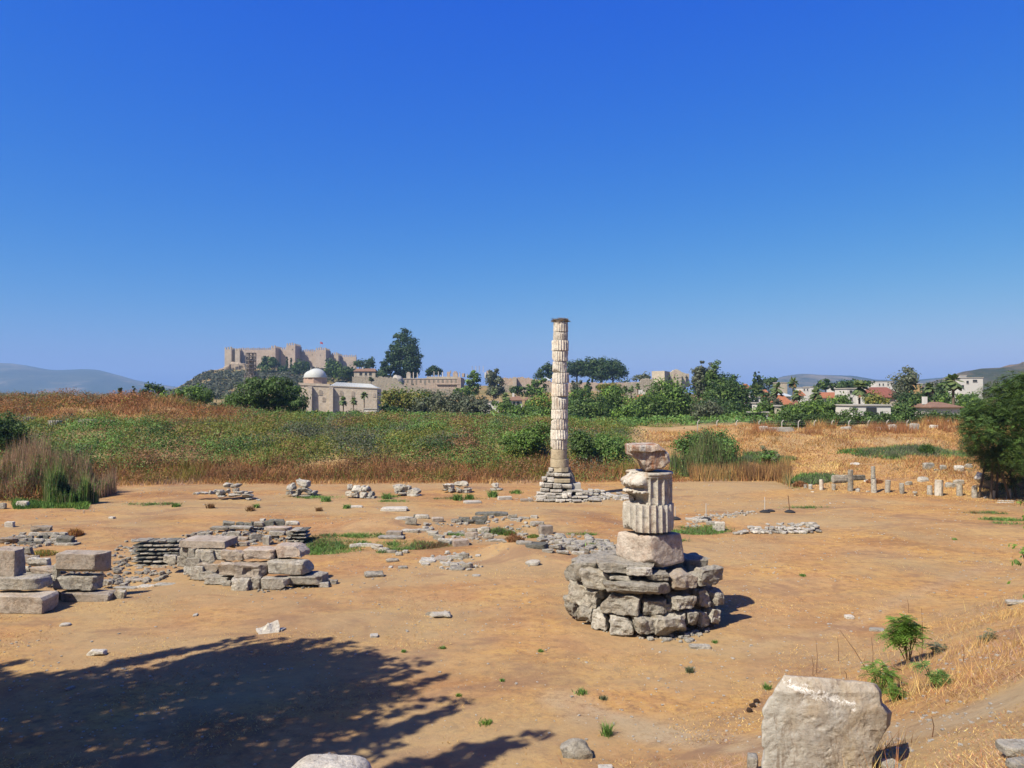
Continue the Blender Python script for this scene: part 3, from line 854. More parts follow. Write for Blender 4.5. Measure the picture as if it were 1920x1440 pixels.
# ---- hewn hexagonal block
def hewn_block():
    top_l = P(1157, 998, 28.5); top_f = P(1219, 1006, 27.35); top_r = P(1278, 998, 28.2); top_b = P(1222, 991, 29.4)
    bot_l = P(1151, 1042, 28.5); bot_f = P(1223, 1070, 27.25); bot_r = P(1288, 1056, 28.15); bot_b = P(1222, 1040, 29.5)
    zt = (top_l.z + top_f.z + top_r.z) / 3
    cc = np.array([list(bot_l), list(bot_f), list(bot_r), list(bot_b), list(top_l), list(top_f), list(top_r), list(top_b)])
    cc[4:, 2] = zt
    V, Q = cube_template(20)
    k = 14
    p = V / ((np.abs(V) ** k).sum(1) ** (1 / k))[:, None]
    u, v, w = (p[:, 0] + 1) / 2, (p[:, 1] + 1) / 2, (p[:, 2] + 1) / 2
    # corner order around: l, f, r, b
    def quad(c): return (1 - u)[:, None] * (1 - v)[:, None] * c[0] + u[:, None] * (1 - v)[:, None] * c[1] + u[:, None] * v[:, None] * c[2] + (1 - u)[:, None] * v[:, None] * c[3]
    pos = quad(cc[:4]) * (1 - w)[:, None] + quad(cc[4:]) * w[:, None]
    o = pos.mean(0)
    pos -= o
    nn = pos / np.linalg.norm(pos, axis=1)[:, None]
    pos += nn * (0.035 * fbm(pos * 1.8 + 3, 4, 4) + 0.012 * fbm(pos * 9, 8, 2))[:, None]
    # broken lower edges
    for n_, dist in (((-0.2, -0.75, -0.9), 0.88), ((0.8, -0.35, -0.8), 1.22), ((0.9, -.2, .8), 1.3)):
        nv = np.array(n_) / np.linalg.norm(n_); ex = pos @ nv - dist
        pos -= np.clip(ex, 0, None)[:, None] * nv
    ob = obj('hewn_block', np_mesh('hewn_block', pos, Q, M['marble_pink'], smooth=True, sharp=35), None, Vector(o))
    tag(ob, 'pinkish hewn marble block with a sharp front corner lying on the boulder pier', 'stone block')
hewn_block()
DR_Y = 28.35
def dx_(px): return P(px, 900, DR_Y).x
z_of = lambda py, Y=DR_Y - 0.9: P(960, py, Y).z
# lower fluted drum
z0, z1 = z_of(1000), z_of(948.5)
o = drum('fluted_drum', 0.93, z1 - z0, M['marble'], 21, flutes=24, depth=0.075, rows=16, rough=0.008, loc=(dx_(1215), DR_Y, z0), a0=0.13, erode=0.12,
         cut=[(-0.93, -0.35, -0.75, 0.97), (0.9, -0.45, -1.2, 1.05)])
tag(o, 'fluted marble column drum resting directly on the hewn block of the front stack', 'column drum')
# upper fluted drum with its broken left side
z2 = z_of(888)
def notch_up(p):
    h = z2 - z1
    q = p.copy()
    r = 0.88
    zz = q[:, 2] / h
    # left side is a rough break
    lim = -0.62 * r - 0.34 * r * np.exp(-((zz - 0.62) / 0.28) ** 2)
    # rough skin of the break: flutes vanish on the left
    a = np.arctan2(q[:, 1], q[:, 0])
    left = sstep(-0.12, -0.38, q[:, 0] / r) * (q[:, 1] < 0.5 * r)
    n_ = fbm(q * 1.7 + 4, 77, 4)
    rr = np.hypot(q[:, 0], q[:, 1])
    target = r * (0.92 + 0.10 * n_)
    prof = 1 + 0.20 * np.exp(-((zz - 0.68) / 0.16) ** 2) - 0.20 * sstep(0.75, 1.0, zz) - 0.34 * sstep(0.42, 0.05, zz) + 0.14 * np.exp(-((zz - 0.38) / 0.08) ** 2) - 0.14 * np.exp(-((zz - 0.5) / 0.06) ** 2)
    on = left * sstep(0.3 * r, 0.8 * r, rr)
    f = (target * prof) / np.maximum(rr, 1e-4)
    q[:, 0] = q[:, 0] * (1 - on) + q[:, 0] * f * on
    q[:, 1] = q[:, 1] * (1 - on) + q[:, 1] * f * on
    rgh = fbm(q * 5.0 + 2, 78, 4) * .05 + fbm(q * 11.0 + 2, 79, 3) * .025
    q[:, 0] += on * rgh; q[:, 1] += on * rgh; q[:, 2] += on * rgh * .6
    # wedge broken out of the lower left
    wz = sstep(0.40, 0.30, zz) * sstep(0.02, 0.10, zz) * np.exp(-((q[:, 0] + 0.55) / 0.32) ** 2) * (q[:, 1] < 0)
    q[:, 1] += 0.42 * wz
    return q
o = drum('fluted_drum', 0.86, z2 - z1, M['marble'], 33, flutes=20, depth=0.10, rows=34, rough=0.006, loc=(dx_(1216), DR_Y, z1 + 0.004), a0=0.22, segs=9, bead=True, pocket=True, notch=notch_up)
tag(o, 'fluted drum with a beaded rim and a broken rocky left side, above the lower drum', 'column drum')
# capital fragment on top
def capital():
    pts = [(1178, 836), (1234, 835), (1257, 853), (1260, 868), (1244, 884), (1212, 888), (1200, 868), (1180, 855)]
    # outline in the plane of the fragment, given depth afterwards
    ys = DR_Y - 0.72
    base = P(1218, 888, ys)
    out = np.array([[P(a, b, ys).x - base.x, P(a, b, ys).z - base.z] for a, b in pts])
    c = np.array([0.0, out[:, 1].mean()])
    nth = 120
    # resample outline by angle from centre
    ang = np.arctan2(out[:, 1] - c[1], out[:, 0] - c[0])
    tt = np.linspace(-math.pi, math.pi, nth, endpoint=False)
    def ray_r(t):
        d = np.array([math.cos(t), math.sin(t)]); best = 0
        for i in range(len(out)):
            a = out[i] - c; b = out[(i + 1) % len(out)] - c
            e = b - a; den = d[0] * e[1] - d[1] * e[0]
            if abs(den) < 1e-9: continue
            s_ = (a[0] * e[1] - a[1] * e[0]) / den; u_ = (a[0] * d[1] - a[1] * d[0]) / den
            if s_ > 0 and -1e-6 <= u_ <= 1 + 1e-6: best = max(best, s_)
        return best
    rr = np.array([ray_r(t) for t in tt])
    rows = []
    depths = [(0.0, 0.0)] + [(0.0, f) for f in np.linspace(.08, .86, 14)] + [(.02, .92), (0.06, 0.97), (0.14, 1.0), (.25, 1.01), (.38, 1.02), (0.5, 1.03), (.7, 1.02), (0.9, 1.0), (1.15, 0.9), (1.25, 0.6), (1.28, 0.0)]
    V = []
    for dd, f in depths:
        x = c[0] + np.cos(tt) * rr * f; z = c[1] + np.sin(tt) * rr * f
        y = np.full(nth, dd)
        V.append(np.stack([x, y, z], 1))
    V = np.concatenate(V)
    V[:, 1] += 0.30 * np.clip(0.6 - V[:, 2], 0, 1) * (V[:, 1] < 0.3) * 0.6 - 0.12 * (V[:, 2] > 0.75) * (V[:, 1] < 0.3)
    n_ = fbm(V * 2.0 + 9, 5, 4)
    n_b = fbm(V * 6.0 + 2, 6, 3)
    V[:, 1] += np.where(V[:, 1] < 0.4, 1, -1) * (0.09 * n_ + 0.02 * n_b)
    V[:, 0] += 0.05 * fbm(V * 2.5 + 1, 15, 3); V[:, 2] += 0.035 * fbm(V * 2.5 + 21, 16, 3)
    V[:, 2] -= V[:, 2].min()
    nr = len(depths)
    i = np.arange(nr - 1)[:, None] * nth + np.arange(nth)[None]; j = np.arange(nr - 1)[:, None] * nth + (np.arange(nth)[None] + 1) % nth
    q = np.stack([i, j, j + nth, i + nth], -1).reshape(-1, 4)
    ob = obj('capital_fragment', np_mesh('capital_fragment', V, q, M['marble_brown'], smooth=True, sharp=30), None, (base.x, ys, z2 - 0.01))
    tag(ob, 'flaring broken capital fragment with a rust stained face on top of the front stack', 'capital')
capital()

# ================================================================== the tall standing column
COL_Y = 64.0
def cx(px): return P(px, 800, COL_Y).x
colE = empty('ancient_column', (cx(1050), COL_Y, 0), 'tall standing column rebuilt from uneven fluted drums on a rubble foot', 'column')
_dr = [  # top y, bottom y, left px, right px, flute depth, erosion
    (602.5, 621, 1037.5, 1066, .05, .5), (621.8, 637, 1037, 1065.5, .03, .9), (637.6, 656.6, 1034.3, 1066.6, .075, .1), (657.2, 676.4, 1035.3, 1065.4, .07, .15), (677.4, 698, 1035.5, 1063.3, .05, .8),
    (698.8, 718, 1034.6, 1067.2, .06, .3), (718.6, 742.5, 1034, 1065.4, .06, .25), (743, 767.5, 1034, 1065.2, .07, .35), (768, 785.2, 1033.4, 1065, .05, .7), (785.8, 805.6, 1033, 1064.8, .06, .4),
    (806.2, 824, 1032.4, 1065, .06, .4), (824.5, 842.8, 1032, 1063.5, .085, .1)]
for i, (ya, yb_, xa, xb, fd, er) in enumerate(_dr):
    za, zb = P(960, yb_, COL_Y - .7).z, P(960, ya, COL_Y - .7).z
    r_ = (cx(xb) - cx(xa)) / 2
    drum('drum', r_, zb - za, M['column_marble'], 60 + i * 7, flutes=20, depth=fd * .95, rows=8, parent=colE, loc=(cx((xa + xb) / 2), COL_Y, za), rot=(random.Random(i).uniform(-.008, .008), random.Random(i + 9).uniform(-.008, .008), i * 1.1), erode=min(1, er + .15), rough=0.02, segs=5,
         cut=[(random.Random(i * 3).choice((-1, 1)), -.6, random.Random(i * 5).choice((-1.1, 1.1)), .93), (random.Random(i * 7).uniform(-1, 1), -1, random.Random(i * 9).choice((-1.3, 1.3)), 1.0)] if i % 4 != 2 else ())
for (ya, yb_, xa, xb) in [(843.2, 860.8, 1032.6, 1063), (861.4, 876.6, 1031.8, 1066.4)]:
    za, zb = P(960, yb_, COL_Y - .7).z, P(960, ya, COL_Y - .7).z
    drum('plain_drum', (cx(xb) - cx(xa)) / 2, zb - za, M['cement'], 150 + int(ya), flutes=24, depth=0.0, rows=4, parent=colE, loc=(cx((xa + xb) / 2), COL_Y, za), erode=0, rough=0.003, segs=3)
# octagonal ring, pedestal and the stones of the foot
def zcol(X, Y): return (1000 + X / 9.6, 840 + Y / 9.6)
def foot(r, mat, Y, depth=1.0, yaw=0, **k):
    a = zcol(r[0], r[1]); b = zcol(r[2], r[3])
    kw = dict(n=7, k=8, rough=.09, warp=.12, chips=4); kw.update(k)
    return stone_at((a[0], a[1], b[0], b[1]), Y, M[mat], colE, depth, yaw, 'stone', 0.02, **kw)
za, zb = P(960, 885.3, COL_Y - .8).z, P(960, 877, COL_Y - .8).z
mb = MB(); mb.tube([(0, 0, 0), (0, 0, zb - za)], cx(1068) - cx(1050), 8); mb.obj('octagonal_ring', M['cement'], colE, (0, 0, 0)).location = Vector((cx(1051.5), COL_Y, za)) - colE.location
foot((365, 520, 655, 625), 'cement', 62.8, 1.9, .0, rough=0.0, warp=0.02, chips=0, k=30)
foot((650, 612, 850, 730), 'concrete', 63.2, 1.2, .0, rough=0.0, warp=0.02, chips=0, k=30)
for r, Y in [((275, 345, 360, 430), 63.4), ((240, 425, 310, 515), 63.2), ((300, 440, 385, 520), 63.1), ((370, 435, 520, 515), 62.9), ((500, 445, 672, 512), 62.9), ((150, 505, 250, 590), 62.8), ((240, 510, 380, 620), 62.8),
             ((110, 600, 215, 705), 62.5), ((205, 615, 350, 660), 62.4), ((200, 650, 345, 712), 62.3), ((345, 620, 520, 735), 62.2), ((480, 635, 700, 735), 62.3),
             ((120, 705, 300, 790), 62.1), ((300, 730, 520, 800), 61.9), ((600, 730, 905, 790), 62.3), ((505, 760, 700, 860), 61.9), ((60, 780, 220, 840), 61.9), ((200, 790, 410, 860), 61.7), ((400, 795, 525, 835), 61.7),
             ((50, 830, 240, 920), 61.5), ((230, 835, 420, 925), 61.4), ((410, 840, 520, 900), 61.3), ((510, 800, 620, 905), 61.3), ((610, 790, 690, 905), 61.5), ((680, 850, 790, 905), 61.5), ((785, 845, 985, 905), 61.6), ((760, 780, 900, 850), 62.1), ((880, 755, 1010, 840), 62.2),
             ((45, 890, 190, 965), 61.1), ((185, 905, 300, 965), 61.0), ((290, 905, 400, 962), 61.0), ((395, 905, 580, 972), 60.8), ((580, 900, 690, 955), 61.0), ((685, 915, 875, 960), 61.1)]:
    foot(r, ['white_stone', 'limestone_pale', 'white_stone', 'limestone_pale'][(r[0] * 7 + r[1]) % 4], Y)
p_, Q_ = rock_verts(3.3, 2.6, 3.0, 9, n=12, k=3.5, rough=0.06, warp=0.05)
p_[:, :2] *= (1.15 - 0.22 * p_[:, 2:3])
obj('rubble_core', np_mesh('rubble_core', p_, Q_, M['core'], smooth=True), colE, (cx(1049), COL_Y + .2, -.1))
# low footing running right from the column
ft = empty('ruined_footing', (cx(1130), 63.5, 0), 'low spread of white footing stones running right from the tall column', 'ruined wall')
for r, Y in [((990, 725, 1095, 800), 64.5), ((1100, 730, 1200, 800), 65), ((1190, 745, 1300, 810), 65.2), ((900, 780, 1080, 840), 63.6), ((880, 900, 975, 945), 61.5), ((970, 860, 1180, 905), 62.3), ((1080, 800, 1180, 850), 64), ((1210, 800, 1300, 850), 64.4),
             ((1280, 790, 1400, 840), 65.2), ((1170, 860, 1330, 900), 62.6), ((1300, 820, 1480, 890), 63.5), ((1500, 790, 1600, 840), 65), ((1420, 840, 1560, 900), 63.2), ((1550, 830, 1690, 900), 63.6), ((980, 930, 1220, 950), 61), ((1600, 880, 1750, 930), 62.2), ((700, 955, 860, 968), 60.6)]:
    a = zcol(r[0], r[1]); b = zcol(r[2], r[3])
    stone_at((a[0], a[1], b[0], b[1]), Y, M['limestone_pale'], ft, 0.9, 0.1, 'stone', 0.05, n=5, rough=.1, warp=.16, chips=3)
# stork nest
def nest():
    rg = np.random.default_rng(3); mb = MB()
    z = P(960, 602, COL_Y - .6).z
    for i in range(260):
        a = rg.random() * 6.28; r_ = 0.42 + 0.28 * rg.random(); L_ = 0.25 + 0.4 * rg.random()
        t = a + math.pi / 2 + rg.normal() * 0.5
        c = np.array([math.cos(a) * r_, math.sin(a) * r_, 0.02 + 0.2 * rg.random() * (r_ < .66)])
        d = np.array([math.cos(t), math.sin(t), rg.normal() * 0.25]) * L_ / 2
        mb.tube([c - d, c + d], 0.014, 3, False)
    o = mb.obj('stork_nest', M['twig'], None); o.location = (cx(1051.5), COL_Y, z)
    tag(o, 'flat stork nest of dry twigs on the very top of the tall column', 'nest')
nest()
# ================================================================== far buildings
def bx(par, name, mat, px0, px1, yt, yb_, Y, depth, yaw=0.0, sink=0.0, taper=1.0):
    """a box whose front spans photograph columns px0..px1 and rows yt..yb_ at distance Y"""
    a = P(px0, yb_, Y); b = P(px1, yt, Y)
    w = b.x - a.x; h = b.z - a.z + sink
    mb = MB()
    cx_, cy_ = (a.x + b.x) / 2, Y + depth / 2
    mb.box((0, 0, 0), (w, depth, h), yaw, taper)
    o = mb.obj(name, mat, par, (0, 0, 0)); o.location = Vector((cx_, cy_, a.z - sink)) - (par.location if par else Vector((0, 0, 0)))
    return o
def arch_window(par, px0, px1, yt, yb_, Y, mat='dark_open', proud=.04, name='window', rise=.5, frame=None):
    """a recess-dark arched opening: a shallow arched slab set 4 cm proud, with a stone frame if asked"""
    a = P(px0, yb_, Y); b = P(px1, yt, Y); w = b.x - a.x; h = b.z - a.z; n = 8
    out = [(-w / 2, 0), (w / 2, 0)] + [(w / 2 * math.cos(t), h - w / 2 * rise * 2 + w * rise * math.sin(t)) for t in np.linspace(0, math.pi, n)]
    def slab(out, y0, y1):
        V = np.array([[x, y0, z] for x, z in out] + [[x, y1, z] for x, z in out]); m = len(out)
        q = [[i, (i + 1) % m, m + (i + 1) % m, m + i] for i in range(m)]
        t = [[0, i + 1, i] for i in range(1, m - 1)] + [[m, m + i, m + i + 1] for i in range(1, m - 1)]
        return V, q, t
    mb = MB(); mb.add(*slab(out, -proud, .3))
    o = mb.obj(name, M[mat], par, (0, 0, 0)); o.location = Vector(((a.x + b.x) / 2, Y, a.z)) - par.location
    if frame:
        o2 = [(x * 1.35, z * 1.12 - .05 * h) for x, z in out]
        mb = MB(); mb.add(*slab(o2, -proud * .5, .28)); f = obj('frame', mb.mesh('frame', M[frame]), None, (0, 0, 0)); f.parent = o
    return o
# ---- the citadel on the hill
CY = 850
cas = empty('castle', (P(540, 690, CY).x, CY, P(540, 690, CY).z - 8), 'long pinkish stone citadel with battlements and square towers on the hilltop', 'castle')
def merlons(par, px0, px1, y, Y, mat, n, depth=1.6, h=2.3):
    mb = MB(); a = P(px0, y, Y); b = P(px1, y, Y); w = (b.x - a.x) / (2 * n - 1)
    for i in range(n):
        mb.box((a.x + w * (2 * i + .5) - a.x, 0, 0), (w, depth, h * (.8 + .3 * ((i * 7) % 3) / 2)))
    o = mb.obj('battlement', M[mat], par, (0, 0, 0)); o.location = Vector((a.x, Y + depth / 2 + .01, a.z - .02)) - par.location; o['kind'] = 'stuff'
for px0, px1, yt, yb_, dY, dep, m_ in [(447, 510, 656, 692, 6, 3, 'castle'), (434, 450, 657, 686, 8, 3, 'castle_pale'), (526, 538, 655, 690, 8, 3, 'castle'), (556, 594, 659, 692, 9, 3, 'castle'), (610, 632, 664.5, 690, 10, 3, 'castle'), (640, 668, 669, 690, 14, 3, 'castle')]:
    bx(cas, 'curtain_wall', M[m_], px0, px1, yt, yb_, CY + dY, dep, sink=9)
    merlons(cas, px0 + .5, px1 - .5, yt, CY + dY, m_, max(3, int((px1 - px0) / 3.2)))
for px0, px1, yt, yb_, dY, dep, m_ in [(421, 434, 655, 684, 2, 12, 'castle_pale'), (440.5, 449.5, 657.5, 686, 0, 14, 'castle_pale'), (508, 516.5, 652, 692, -6, 30, 'castle'), (537, 553.5, 647.5, 692, -10, 26, 'castle'), (592, 611, 656, 692, -8, 22, 'castle'), (630, 634.5, 666, 690, 4, 22, 'castle_pale')]:
    bx(cas, 'tower', M[m_], px0, px1, yt, yb_, CY + dY, dep, sink=9)
    merlons(cas, px0 + .3, px1 - .3, yt, CY + dY, m_, max(2, int((px1 - px0) / 3.4)), depth=1.8, h=2.7)
    # battlement of the right hand side, running back
    a = P(px1, yt, CY + dY); mb = MB()
    for i in range(max(2, int(dep / 3.5))): mb.box((-.8, 1.2 + i * 3.4, 0), (1.4, 1.7, 1.9))
    o = mb.obj('battlement', M[m_], cas, (0, 0, 0)); o.location = Vector((a.x, CY + dY, a.z - .02)) - cas.location; o['kind'] = 'stuff'
for a, b, c, d in [(548, 549.4, 654.5, 656.5), (531, 532, 664, 666), (575, 576.2, 665, 667), (600, 601, 665, 667.5), (585, 586, 664, 666)]:
    Yw = CY - 10 if a == 548 else (CY + 8 if a == 531 else (CY - 8 if a == 600 else CY + 9))
    bx(cas, 'window', M['dark_open'], a, b, c, d, Yw - .12, .5)
# pale stone footing of the long wall
bx(cas, 'pale_footing', M['castle_pale'], 486, 509, 676, 692, CY + 4.5, 3, sink=8)
# rocky outcrop under the west end
out_ = empty('rock_outcrop', (P(440, 690, 838).x, 838, P(440, 692, 838).z), 'pale tawny rock outcrop under the left end of the citadel', 'rocks')
for i, (a, b, c, d) in enumerate([(418, 440, 682, 694), (432, 452, 678, 694), (445, 462, 680, 694), (455, 470, 682, 695), (408, 424, 690, 700), (436, 448, 690, 697)]):
    stone_at((a, c, b, d), 838 + i, M['sandstone'], out_, 8, 0, 'rock', 2, n=8, k=4, rough=.15, warp=.25, chips=6)
# flag
fl = empty('flagpole', (P(598.5, 656, CY).x, CY + 4, P(598.5, 656, CY).z - 2), 'flagpole flying a red flag above the right castle tower', 'flag')
mb = MB(); hp = P(598.5, 640, CY).z - P(598.5, 656, CY).z + 2; mb.tube([(0, 0, 0), (0, 0, hp)], .14, 6); mb.obj('pole', M['concrete'], fl, (0, 0, 0)).location = (0, 0, 0)
def flag():
    nx, nz = 10, 6; W_, H_ = 3.1, 2.1; V = []
    for j in range(nz + 1):
        for i in range(nx + 1):
            u = i / nx; V.append([u * W_ * .95, .28 * math.sin(u * 7 + j * .4) * u, hp - .2 - H_ * j / nz - .9 * u * u])
    Q = [[j * (nx + 1) + i, j * (nx + 1) + i + 1, (j + 1) * (nx + 1) + i + 1, (j + 1) * (nx + 1) + i] for j in range(nz) for i in range(nx)]
    o = obj('cloth', np_mesh('cloth', np.array(V), np.array(Q), M['flag_red'])); o.parent = fl
    def onflag(u, v, off): return [u * W_ * .95, .28 * math.sin(u * 7 + v * nz * .4) * u + off, hp - .2 - H_ * v - .9 * u * u]
    # white crescent and star, as on the cloth
    mb = MB()
    for off in (-.05,):
        oc = [(.36 + .17 * math.cos(t), .5 + .25 * math.sin(t)) for t in np.linspace(.5, 2 * math.pi - .5, 14)]
        ic = [(.40 + .135 * math.cos(t), .5 + .20 * math.sin(t)) for t in np.linspace(.55, 2 * math.pi - .55, 14)]
        V = [onflag(u, v, off) for u, v in oc] + [onflag(u, v, off) for u, v in ic]
        mb.add(V, [[i, i + 1, 15 + i, 14 + i] for i in range(13)])
        st = [(.62 + (.085 if k % 2 == 0 else .034) * math.cos(k * math.pi / 5 + math.pi), .5 + (.125 if k % 2 == 0 else .05) * math.sin(k * math.pi / 5 + math.pi)) for k in range(10)]
        V = [onflag(.62, .5, off)] + [onflag(u, v, off) for u, v in st]
        mb.add(V, [], [[0, i + 1, (i + 1) % 10 + 1] for i in range(10)])
    e = obj('crescent_and_star', mb.mesh('crescent_and_star', M['white'])); e.parent = o
flag()

# ---- minaret in scaffolding
def minaret():
    Y = 395; a = P(470, 760, Y); zt = P(470, 662, Y).z
    e = empty('minaret', (a.x, Y, P(470, 768, Y).z), 'brick minaret wrapped in steel scaffolding in front of the castle hill', 'minaret')
    H_ = zt - e.location.z
    mb = MB(); mb.tube([(0, 0, 0), (0, 0, H_ * .55), (0, 0, H_ * .57), (0, 0, H_ * .9)], [2.0, 1.9, 1.5, 1.4], 14); mb.obj('shaft', M['block_brown'], e, (0, 0, 0)).location = (0, 0, 0)
    mb = MB()
    lv = 14
    for k in range(lv + 1):
        z = H_ * k / lv; R_ = 3.3 if k < lv * .62 else 2.6
        for i in range(8):
            t0, t1 = i * math.pi / 4, (i + 1) * math.pi / 4
            for rr in (R_, R_ - .9):
                mb.tube([(math.cos(t0) * rr, math.sin(t0) * rr, z), (math.cos(t1) * rr, math.sin(t1) * rr, z)], .15, 4, False)
            if k < lv:
                z1 = H_ * (k + 1) / lv
                mb.tube([(math.cos(t0) * R_, math.sin(t0) * R_, z), (math.cos(t0) * R_, math.sin(t0) * R_, z1)], .18, 4, False)
                mb.tube([(math.cos(t0) * (R_ - .9), math.sin(t0) * (R_ - .9), z), (math.cos(t0) * (R_ - .9), math.sin(t0) * (R_ - .9), z1)], .15, 4, False)
                if (i + k) % 2: mb.tube([(math.cos(t0) * R_, math.sin(t0) * R_, z), (math.cos(t1) * R_, math.sin(t1) * R_, z1)], .14, 4, False)
    mb.obj('scaffolding', M['steel'], e, (0, 0, 0)).location = (0, 0, 0)
    mb = MB()
    for k in range(1, lv + 1):
        z = H_ * k / lv; R_ = 3.2 if k < lv * .62 else 2.5
        for i in range(8):
            if (i * 3 + k) % 4 == 0: continue
            t0, t1 = i * math.pi / 4, (i + 1) * math.pi / 4; r1 = R_ - .85
            mb.hexa([(math.cos(t0) * r1, math.sin(t0) * r1, z + .1), (math.cos(t0) * R_, math.sin(t0) * R_, z + .1), (math.cos(t1) * R_, math.sin(t1) * R_, z + .1), (math.cos(t1) * r1, math.sin(t1) * r1, z + .1),
                     (math.cos(t0) * r1, math.sin(t0) * r1, z + .18), (math.cos(t0) * R_, math.sin(t0) * R_, z + .18), (math.cos(t1) * R_, math.sin(t1) * R_, z + .18), (math.cos(t1) * r1, math.sin(t1) * r1, z + .18)])
    mb.obj('walkway', M['palm_bark'], e, (0, 0, 0)).location = (0, 0, 0)
minaret()

# ---- the mosque
def mosque():
    A = P(563, 722, 398); B = P(707, 728.5, 401)              # wall top from left to right, receding
    zb = P(640, 790, 400).z; zt = A.z
    e = empty('mosque', ((A.x + B.x) / 2, 407, zb), 'large beige stone mosque with two lead domes and a long grey roof', 'mosque')
    o_ = np.array(e.location)
    d = np.array([B.x - A.x, B.y - A.y, 0]); L_ = np.linalg.norm(d); d /= L_; nrm = np.array([d[1], -d[0], 0])   # towards the viewer
    dep = 24.0
    def W(s, out, z): return np.array([A.x, A.y, 0]) + d * s + nrm * out + [0, 0, zb + (z - zb) * (1 - .10 * max(0, s) / L_)]
    def blk(name, mat, s0, s1, o0, o1, z0, z1, top_shift=0.0, par=None):
        mb = MB(); mb.hexa([W(s0, o1, z0), W(s1, o1, z0), W(s1, o0, z0), W(s0, o0, z0), W(s0, o1 - top_shift, z1), W(s1, o1 - top_shift, z1), W(s1, o0, z1), W(s0, o0, z1)])
        return mb.obj(name, M[mat], par or e, tuple(o_)) if par is None else mb.obj(name, M[mat], par, tuple(o_))
    blk('wall', 'mosque', 0, L_, -dep, 0, zb - 2, zt)
    blk('cornice', 'castle_pale', -.3, L_ + .3, -.8, .35, zt, zt + .45)
    sx = lambda px: max(0.0, min(L_, (P(px, 740, 407).x - A.x) / d[0] * (407 / 407)))
    def s_of(px):
        # intersect the pixel's vertical plane with the wall line
        dx, _ = ray(px, 740); t = (A.x - dx * A.y) / (dx * d[1] - d[0]); return t
    for p0, p1 in ((579, 586), (618.5, 625.5)):
        blk('buttress', 'mosque', s_of(p0), s_of(p1), 0.0, 2.6, zb - 2, zt - 1.0, .5)
        blk('buttress_cap', 'castle_pale', s_of(p0) - .1, s_of(p1) + .1, -.0, 2.3, zt - .995, zt - .6, .5)
    for p0, p1, ya, yb_ in ((598, 604, 729, 740), (604.5, 610, 743, 752), (636.5, 643, 729, 740), (659, 664.5, 729, 740), (679, 683, 730, 740), (700, 704, 731, 740), (590, 594, 743, 751)):
        s0, s1 = s_of(p0), s_of(p1); Yw = A.y + d[1] * s0
        z0, z1 = P(p0, yb_, Yw).z, P(p0, ya, Yw).z; w_ = s1 - s0; n = 8
        def arch(k, out0, out1, name, mat, par):
            pts = [(-w_ / 2 * k, 0), (w_ / 2 * k, 0)] + [(w_ / 2 * k * math.cos(t), (z1 - z0) - w_ / 2 + w_ / 2 * k * math.sin(t)) for t in np.linspace(0, math.pi, n)]
            V = [W((s0 + s1) / 2 + x, out1, z0 + z) for x, z in pts] + [W((s0 + s1) / 2 + x, out0, z0 + z) for x, z in pts]; m = len(pts)
            mb = MB(); mb.add(V, [[i, (i + 1) % m, m + (i + 1) % m, m + i] for i in range(m)], [[0, i, i + 1] for i in range(1, m - 1)])
            return mb.obj(name, M[mat], par, tuple(o_)) if par is e else mb
        f = arch(1.25, -.1, .16, 'window', 'castle_pale', e)
        mb = arch(.85, -.1, .20, 'pane', 'castle', None); q = obj('pane', mb.mesh('pane', M['block_brown'], tuple(o_))); q.parent = f
    # lead roof of the right part, pitched
    r0 = s_of(619); ze, zr = zt + .45, P(640, 713.5, 412).z
    mb = MB()
    V = [W(r0, .4, ze), W(L_ + .4, .4, ze), W(L_ - 4, -8, zr), W(r0 + 2, -8, zr), W(r0, -16.5, ze), W(L_ + .4, -16.5, ze)]
    mb.add(V, [[0, 1, 2, 3], [3, 2, 5, 4]], [[1, 5, 2], [0, 3, 4]]); ro = mb.obj('roof', M['lead'], e, tuple(o_))
    mb = MB()
    for i in range(26):
        s = r0 + 1 + (L_ - r0 - 2) * i / 25; f = (s - r0) / (L_ - r0)
        s2 = r0 + 2 + (L_ - 6 - r0) * f
        mb.tube([W(s, .42, ze + .06), W(s2, -8, zr + .06)], .07, 4, False)
    mb2 = obj('roof_seam', mb.mesh('roof_seam', M['lead'], tuple(o_))); mb2.parent = ro; mb2['kind'] = 'stuff'
    # domes on octagonal drums
    for px, top, half, yb_, Yd in ((591, 692, 18.5, 708.5, 408), (581, 696, 13, 708.5, 421)):
        c = P(px + 2, yb_, Yd); rad = half / F * Yd; hd = P(px, top, Yd).z - c.z
        mb = MB(); mb.tube([(c.x, c.y, zt - .2), (c.x, c.y, c.z)], rad * 1.08, 8)
        dr = mb.obj('dome_drum', M['drum_brick'], e, tuple(o_))
        mb = MB(); mb.tube([(c.x, c.y, c.z + .003), (c.x, c.y, c.z + .35)], rad * 1.14, 24); q = obj('drum_rim', mb.mesh('drum_rim', M['concrete'], tuple(o_))); q.parent = dr
        ths = np.linspace(0, math.pi / 2, 12)
        mb = MB(); mb.tube([(c.x, c.y, c.z + .353 + hd * math.sin(t)) for t in ths], [rad * 1.02 * math.cos(t) + .02 for t in ths], 32, False)
        dm = mb.obj('dome', M['lead'], e, tuple(o_), smooth=True)
        mb = MB(); mb.tube([(c.x, c.y, c.z + hd), (c.x, c.y, c.z + hd + 1.2), (c.x, c.y, c.z + hd + 2.4)], [.12, .28, .05], 6); q = obj('finial', mb.mesh('finial', M['concrete'], tuple(o_))); q.parent = dm
    # plain parapet under the drums
    blk('parapet', 'castle_pale', -1, s_of(618), -16, -.5, zt + .455, zt + 1.3)
mosque()

